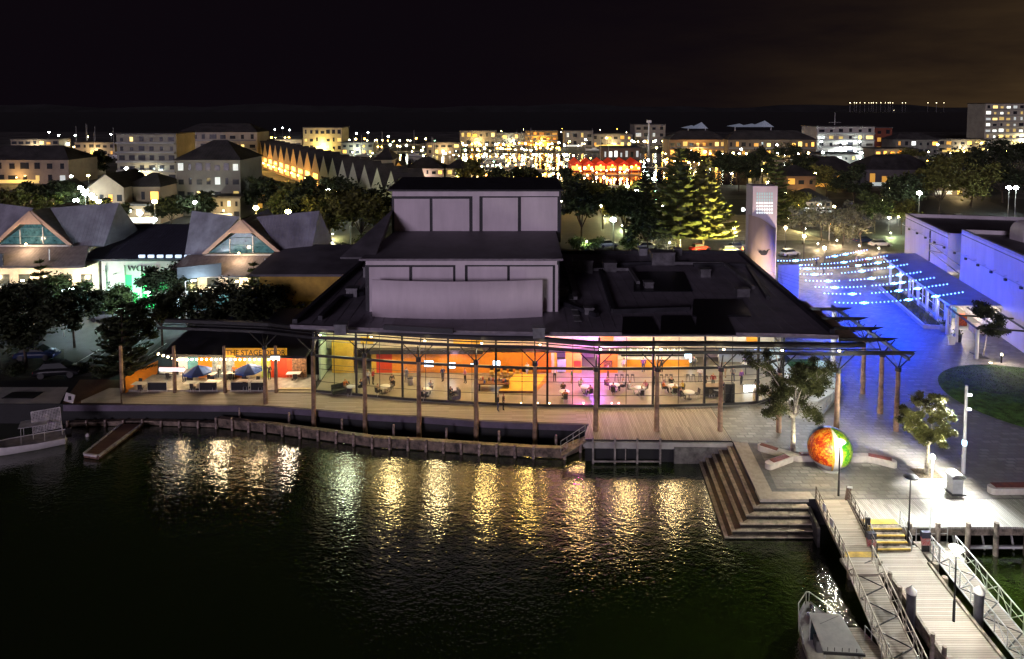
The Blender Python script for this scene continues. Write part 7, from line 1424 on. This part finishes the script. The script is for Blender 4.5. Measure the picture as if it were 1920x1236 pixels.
for px, py, c, lab in ((1392, 478, ('red', 'black', 'brown'), 'person in red walking among the parked cars by the tower'), (1530, 500, ('navy', 'black', 'brown'), 'person in navy on the footpath before the blue strings'), (1605, 497, ('tan', 'brown', 'fair'), 'person in tan under the far blue strings'), (1622, 500, ('red', 'brown', 'brown'), 'person in a red top under the far blue strings')):
    person('stand', W(px, py), .5, *c, lab, 'people in the laneway')
# merchandise stand, sloping yellow plinth, counter, cabinet, stools
a, b = W(897, 734, .25), W(955, 734, .25); o = thing('merchandise_stand', 'low dark stand stacked with goods in front of the orange foyer wall', 'stand', ((a.x+b.x)/2, a.y, .25))
put('table', B().span((a.x, a.y, .95), (b.x, a.y+1.3, 1.05)), M('stand_brown', (.2, .08, .03), .5), o, True)
for x in (a.x+.1, b.x-.1): put('leg', B().span((x-.06, a.y+.05, .25), (x+.06, a.y+1.2, .95)), BLK, o, True)
rg = random.Random(2)
for k in range(14): x = a.x+.2+k*(b.x-a.x-.4)/13; put('goods_box', B().box((x, a.y+rg.uniform(.2, 1.1), 1.05+.14), (.18, .22, .28)), M('goods_%d' % (k % 5), [(.6, .5, .4), (.5, .1, .05), (.1, .15, .4), (.6, .35, .05), (.15, .1, .08)][k % 5], .5, var=.2), o, True)
a, b = W(935, 737, .25), W(1003, 737, .25); o = thing('display_plinth', 'sloping yellow wedge-shaped display plinth in the middle of the foyer', 'plinth', ((a.x+b.x)/2, a.y, .25)); c_ = W(1025, 716, .25); d_ = W(965, 716, .25)
put('wedge', B().add([a, b, c_, d_, a+V((0, 0, .25)), b+V((0, 0, .25)), c_+V((0, 0, .85)), d_+V((0, 0, .85))], [(4, 5, 6, 7), (0, 1, 5, 4), (1, 2, 6, 5), (2, 3, 7, 6), (3, 0, 4, 7)]), YEL, o, True); put('edge_trim', B().bar(a+V((0, -.05, .12)), b+V((0, -.05, .12)), .06, .2), M('stand_brown', (.2, .08, .03), .5), o, True)
for k in range(7):
    p = W(922+k*12, 708+3*(k % 2), .25); o = thing('folded_chair_stack', 'small stack of yellow wooden chairs behind the display plinth, %s along' % ('first', 'second', 'third', 'fourth', 'fifth', 'sixth', 'last')[k], 'chairs', p)
    for j in range(3): put('seat', B().box((0, 0, .45+j*.12), (.46, .46, .05)).box((0, .22, .72+j*.12), (.44, .04, .4)), M('beech', (.6, .36, .08), .5, var=.15), o)
    for sx in (-.18, .18): put('leg', B().box((sx, 0, .22), (.04, .4, .44)), MT['beech'], o)
a, b = W(1322, 744, .25), W(1352, 744, .25); o = thing('reception_counter', 'long dark reception counter under the standing pair', 'counter', ((a.x+b.x)/2, a.y, .25)); put('body', B().span((a.x, a.y, .25), (b.x, a.y+.7, 1.25)), M('counter_dark', (.03, .026, .025), .4), o, True); put('top', B().span((a.x-.1, a.y-.06, 1.25), (b.x+.1, a.y+.8, 1.31)), M('counter_top_brown', (.22, .14, .08), .4), o, True)
p = W(1367, 753, .25); o = thing('tall_cabinet', 'tall black cabinet standing near the foyer glass', 'cabinet', p); put('body', B().box((0, 0, .95), (.95, .5, 1.9)), BLK, o); put('caster', B().box((-.35, 0, .04), (.1, .4, .08)).box((.35, 0, .04), (.1, .4, .08)), GALV, o); put('handle', B().box((.5, -.1, 1.0), (.04, .06, .5)), GALV, o)
p = W(1420, 751, .25); o = thing('plinth_box', 'cream box plinth beside the free-standing screen', 'plinth', p); put('body', B().box((0, 0, .6), (.75, .5, 1.2)), M('plinth_cream', (.65, .56, .38), .6), o); put('top', B().box((0, 0, 1.23), (.85, .6, .05)), WT, o)
for i, px in enumerate((1156, 1166, 1176, 1186, 1240, 1250, 1258, 1290, 1300)):
    p = W(px, 716, .25); o = thing('bar_stool', 'slim dark bar stool in front of the orange bar, %s along the row' % ('first', 'second', 'third', 'fourth', 'fifth', 'sixth', 'seventh', 'eighth', 'last')[i], 'stool', p, 0, 'bar stools'); put('seat', B().lathe([(.01, .80), (.19, .80), (.19, .75), (.01, .75)], 12), BLK, o)
    for sx, sy in ((-1, -1), (1, -1), (1, 1), (-1, 1)): put('leg', B().tube((sx*.2, sy*.2, 0), (sx*.12, sy*.12, .75), .016, None, 5), BLK, o)
p = W(1270, 734, .25)
o = thing('foyer_bin', 'small round bin by the second orange wall section', 'bin', W(770, 722, .25)); put('body', B().lathe([(.01, 0), (.26, 0), (.3, .75), (.01, .75)], 12), M('bin_taupe', (.3, .26, .22), .6), o); put('lid', B().lathe([(.31, .75), (.31, .8), (.01, .84)], 12), BLK, o)
o = thing('flower_stand', 'white flower arrangement on a tall stand at the rear of the foyer', 'flowers', W(1398, 702, .25)); put('stand', B().tube((0, 0, 0), (0, 0, 1.0), .05).tube((0, 0, 1.0), (0, 0, 1.06), .3, .3, 10), DARK, o); put('blooms', leafcloud(random.Random(5), [((0, 0, 1.35), .38)], 90, .14), WT, o)
o = thing('armchair', 'grey lounge armchair seen from behind near the foyer glass', 'armchair', W(853, 748, .25), .4); put('seat', B().box((0, 0, .25), (.9, .8, .4)), M('armchair_grey', (.13, .12, .16), .8), o); put('backrest', B().box((.4, 0, .6), (.18, .8, .8)), MT['armchair_grey'], o); put('arm', B().box((0, .42, .45), (.8, .14, .4)), MT['armchair_grey'], o)
for px, py, c, lab in ((845, 748, ('black', 'black', 'brown'), 'seated person in black beside the grey armchair'),): person('sit', W(px, py, .25), .9, *c, lab)
o = thing('lounge_sofa', 'low dark sofa beside the corner table at the curved glass end', 'sofa', W(640, 736, .25), .5); put('seat', B().box((0, 0, .25), (1.9, .8, .35)), M('sofa_green', (.06, .07, .05), .8), o); put('backrest', B().box((0, .36, .55), (1.9, .16, .6)), MT['sofa_green'], o)
for px, lab in ((977, 'first from the merchandise stand'), (1008, 'second from the merchandise stand'), (1030, 'third from the merchandise stand'), (1094, 'beside the yellow floor'), (1147, 'first on the violet floor'), (1160, 'second on the violet floor')):
    p = W(px, 757, .26); o = thing('floor_light', 'tiny glowing floor light inside the foyer glass, ' + lab, 'lamp', p); put('lens', B().ball((0, 0, .04), .09, 8, 5), EM('floor_glow_pink', (1, .4, .45), 8) if px > 1100 else EM('floor_glow', (1, .85, .5), 9), o)
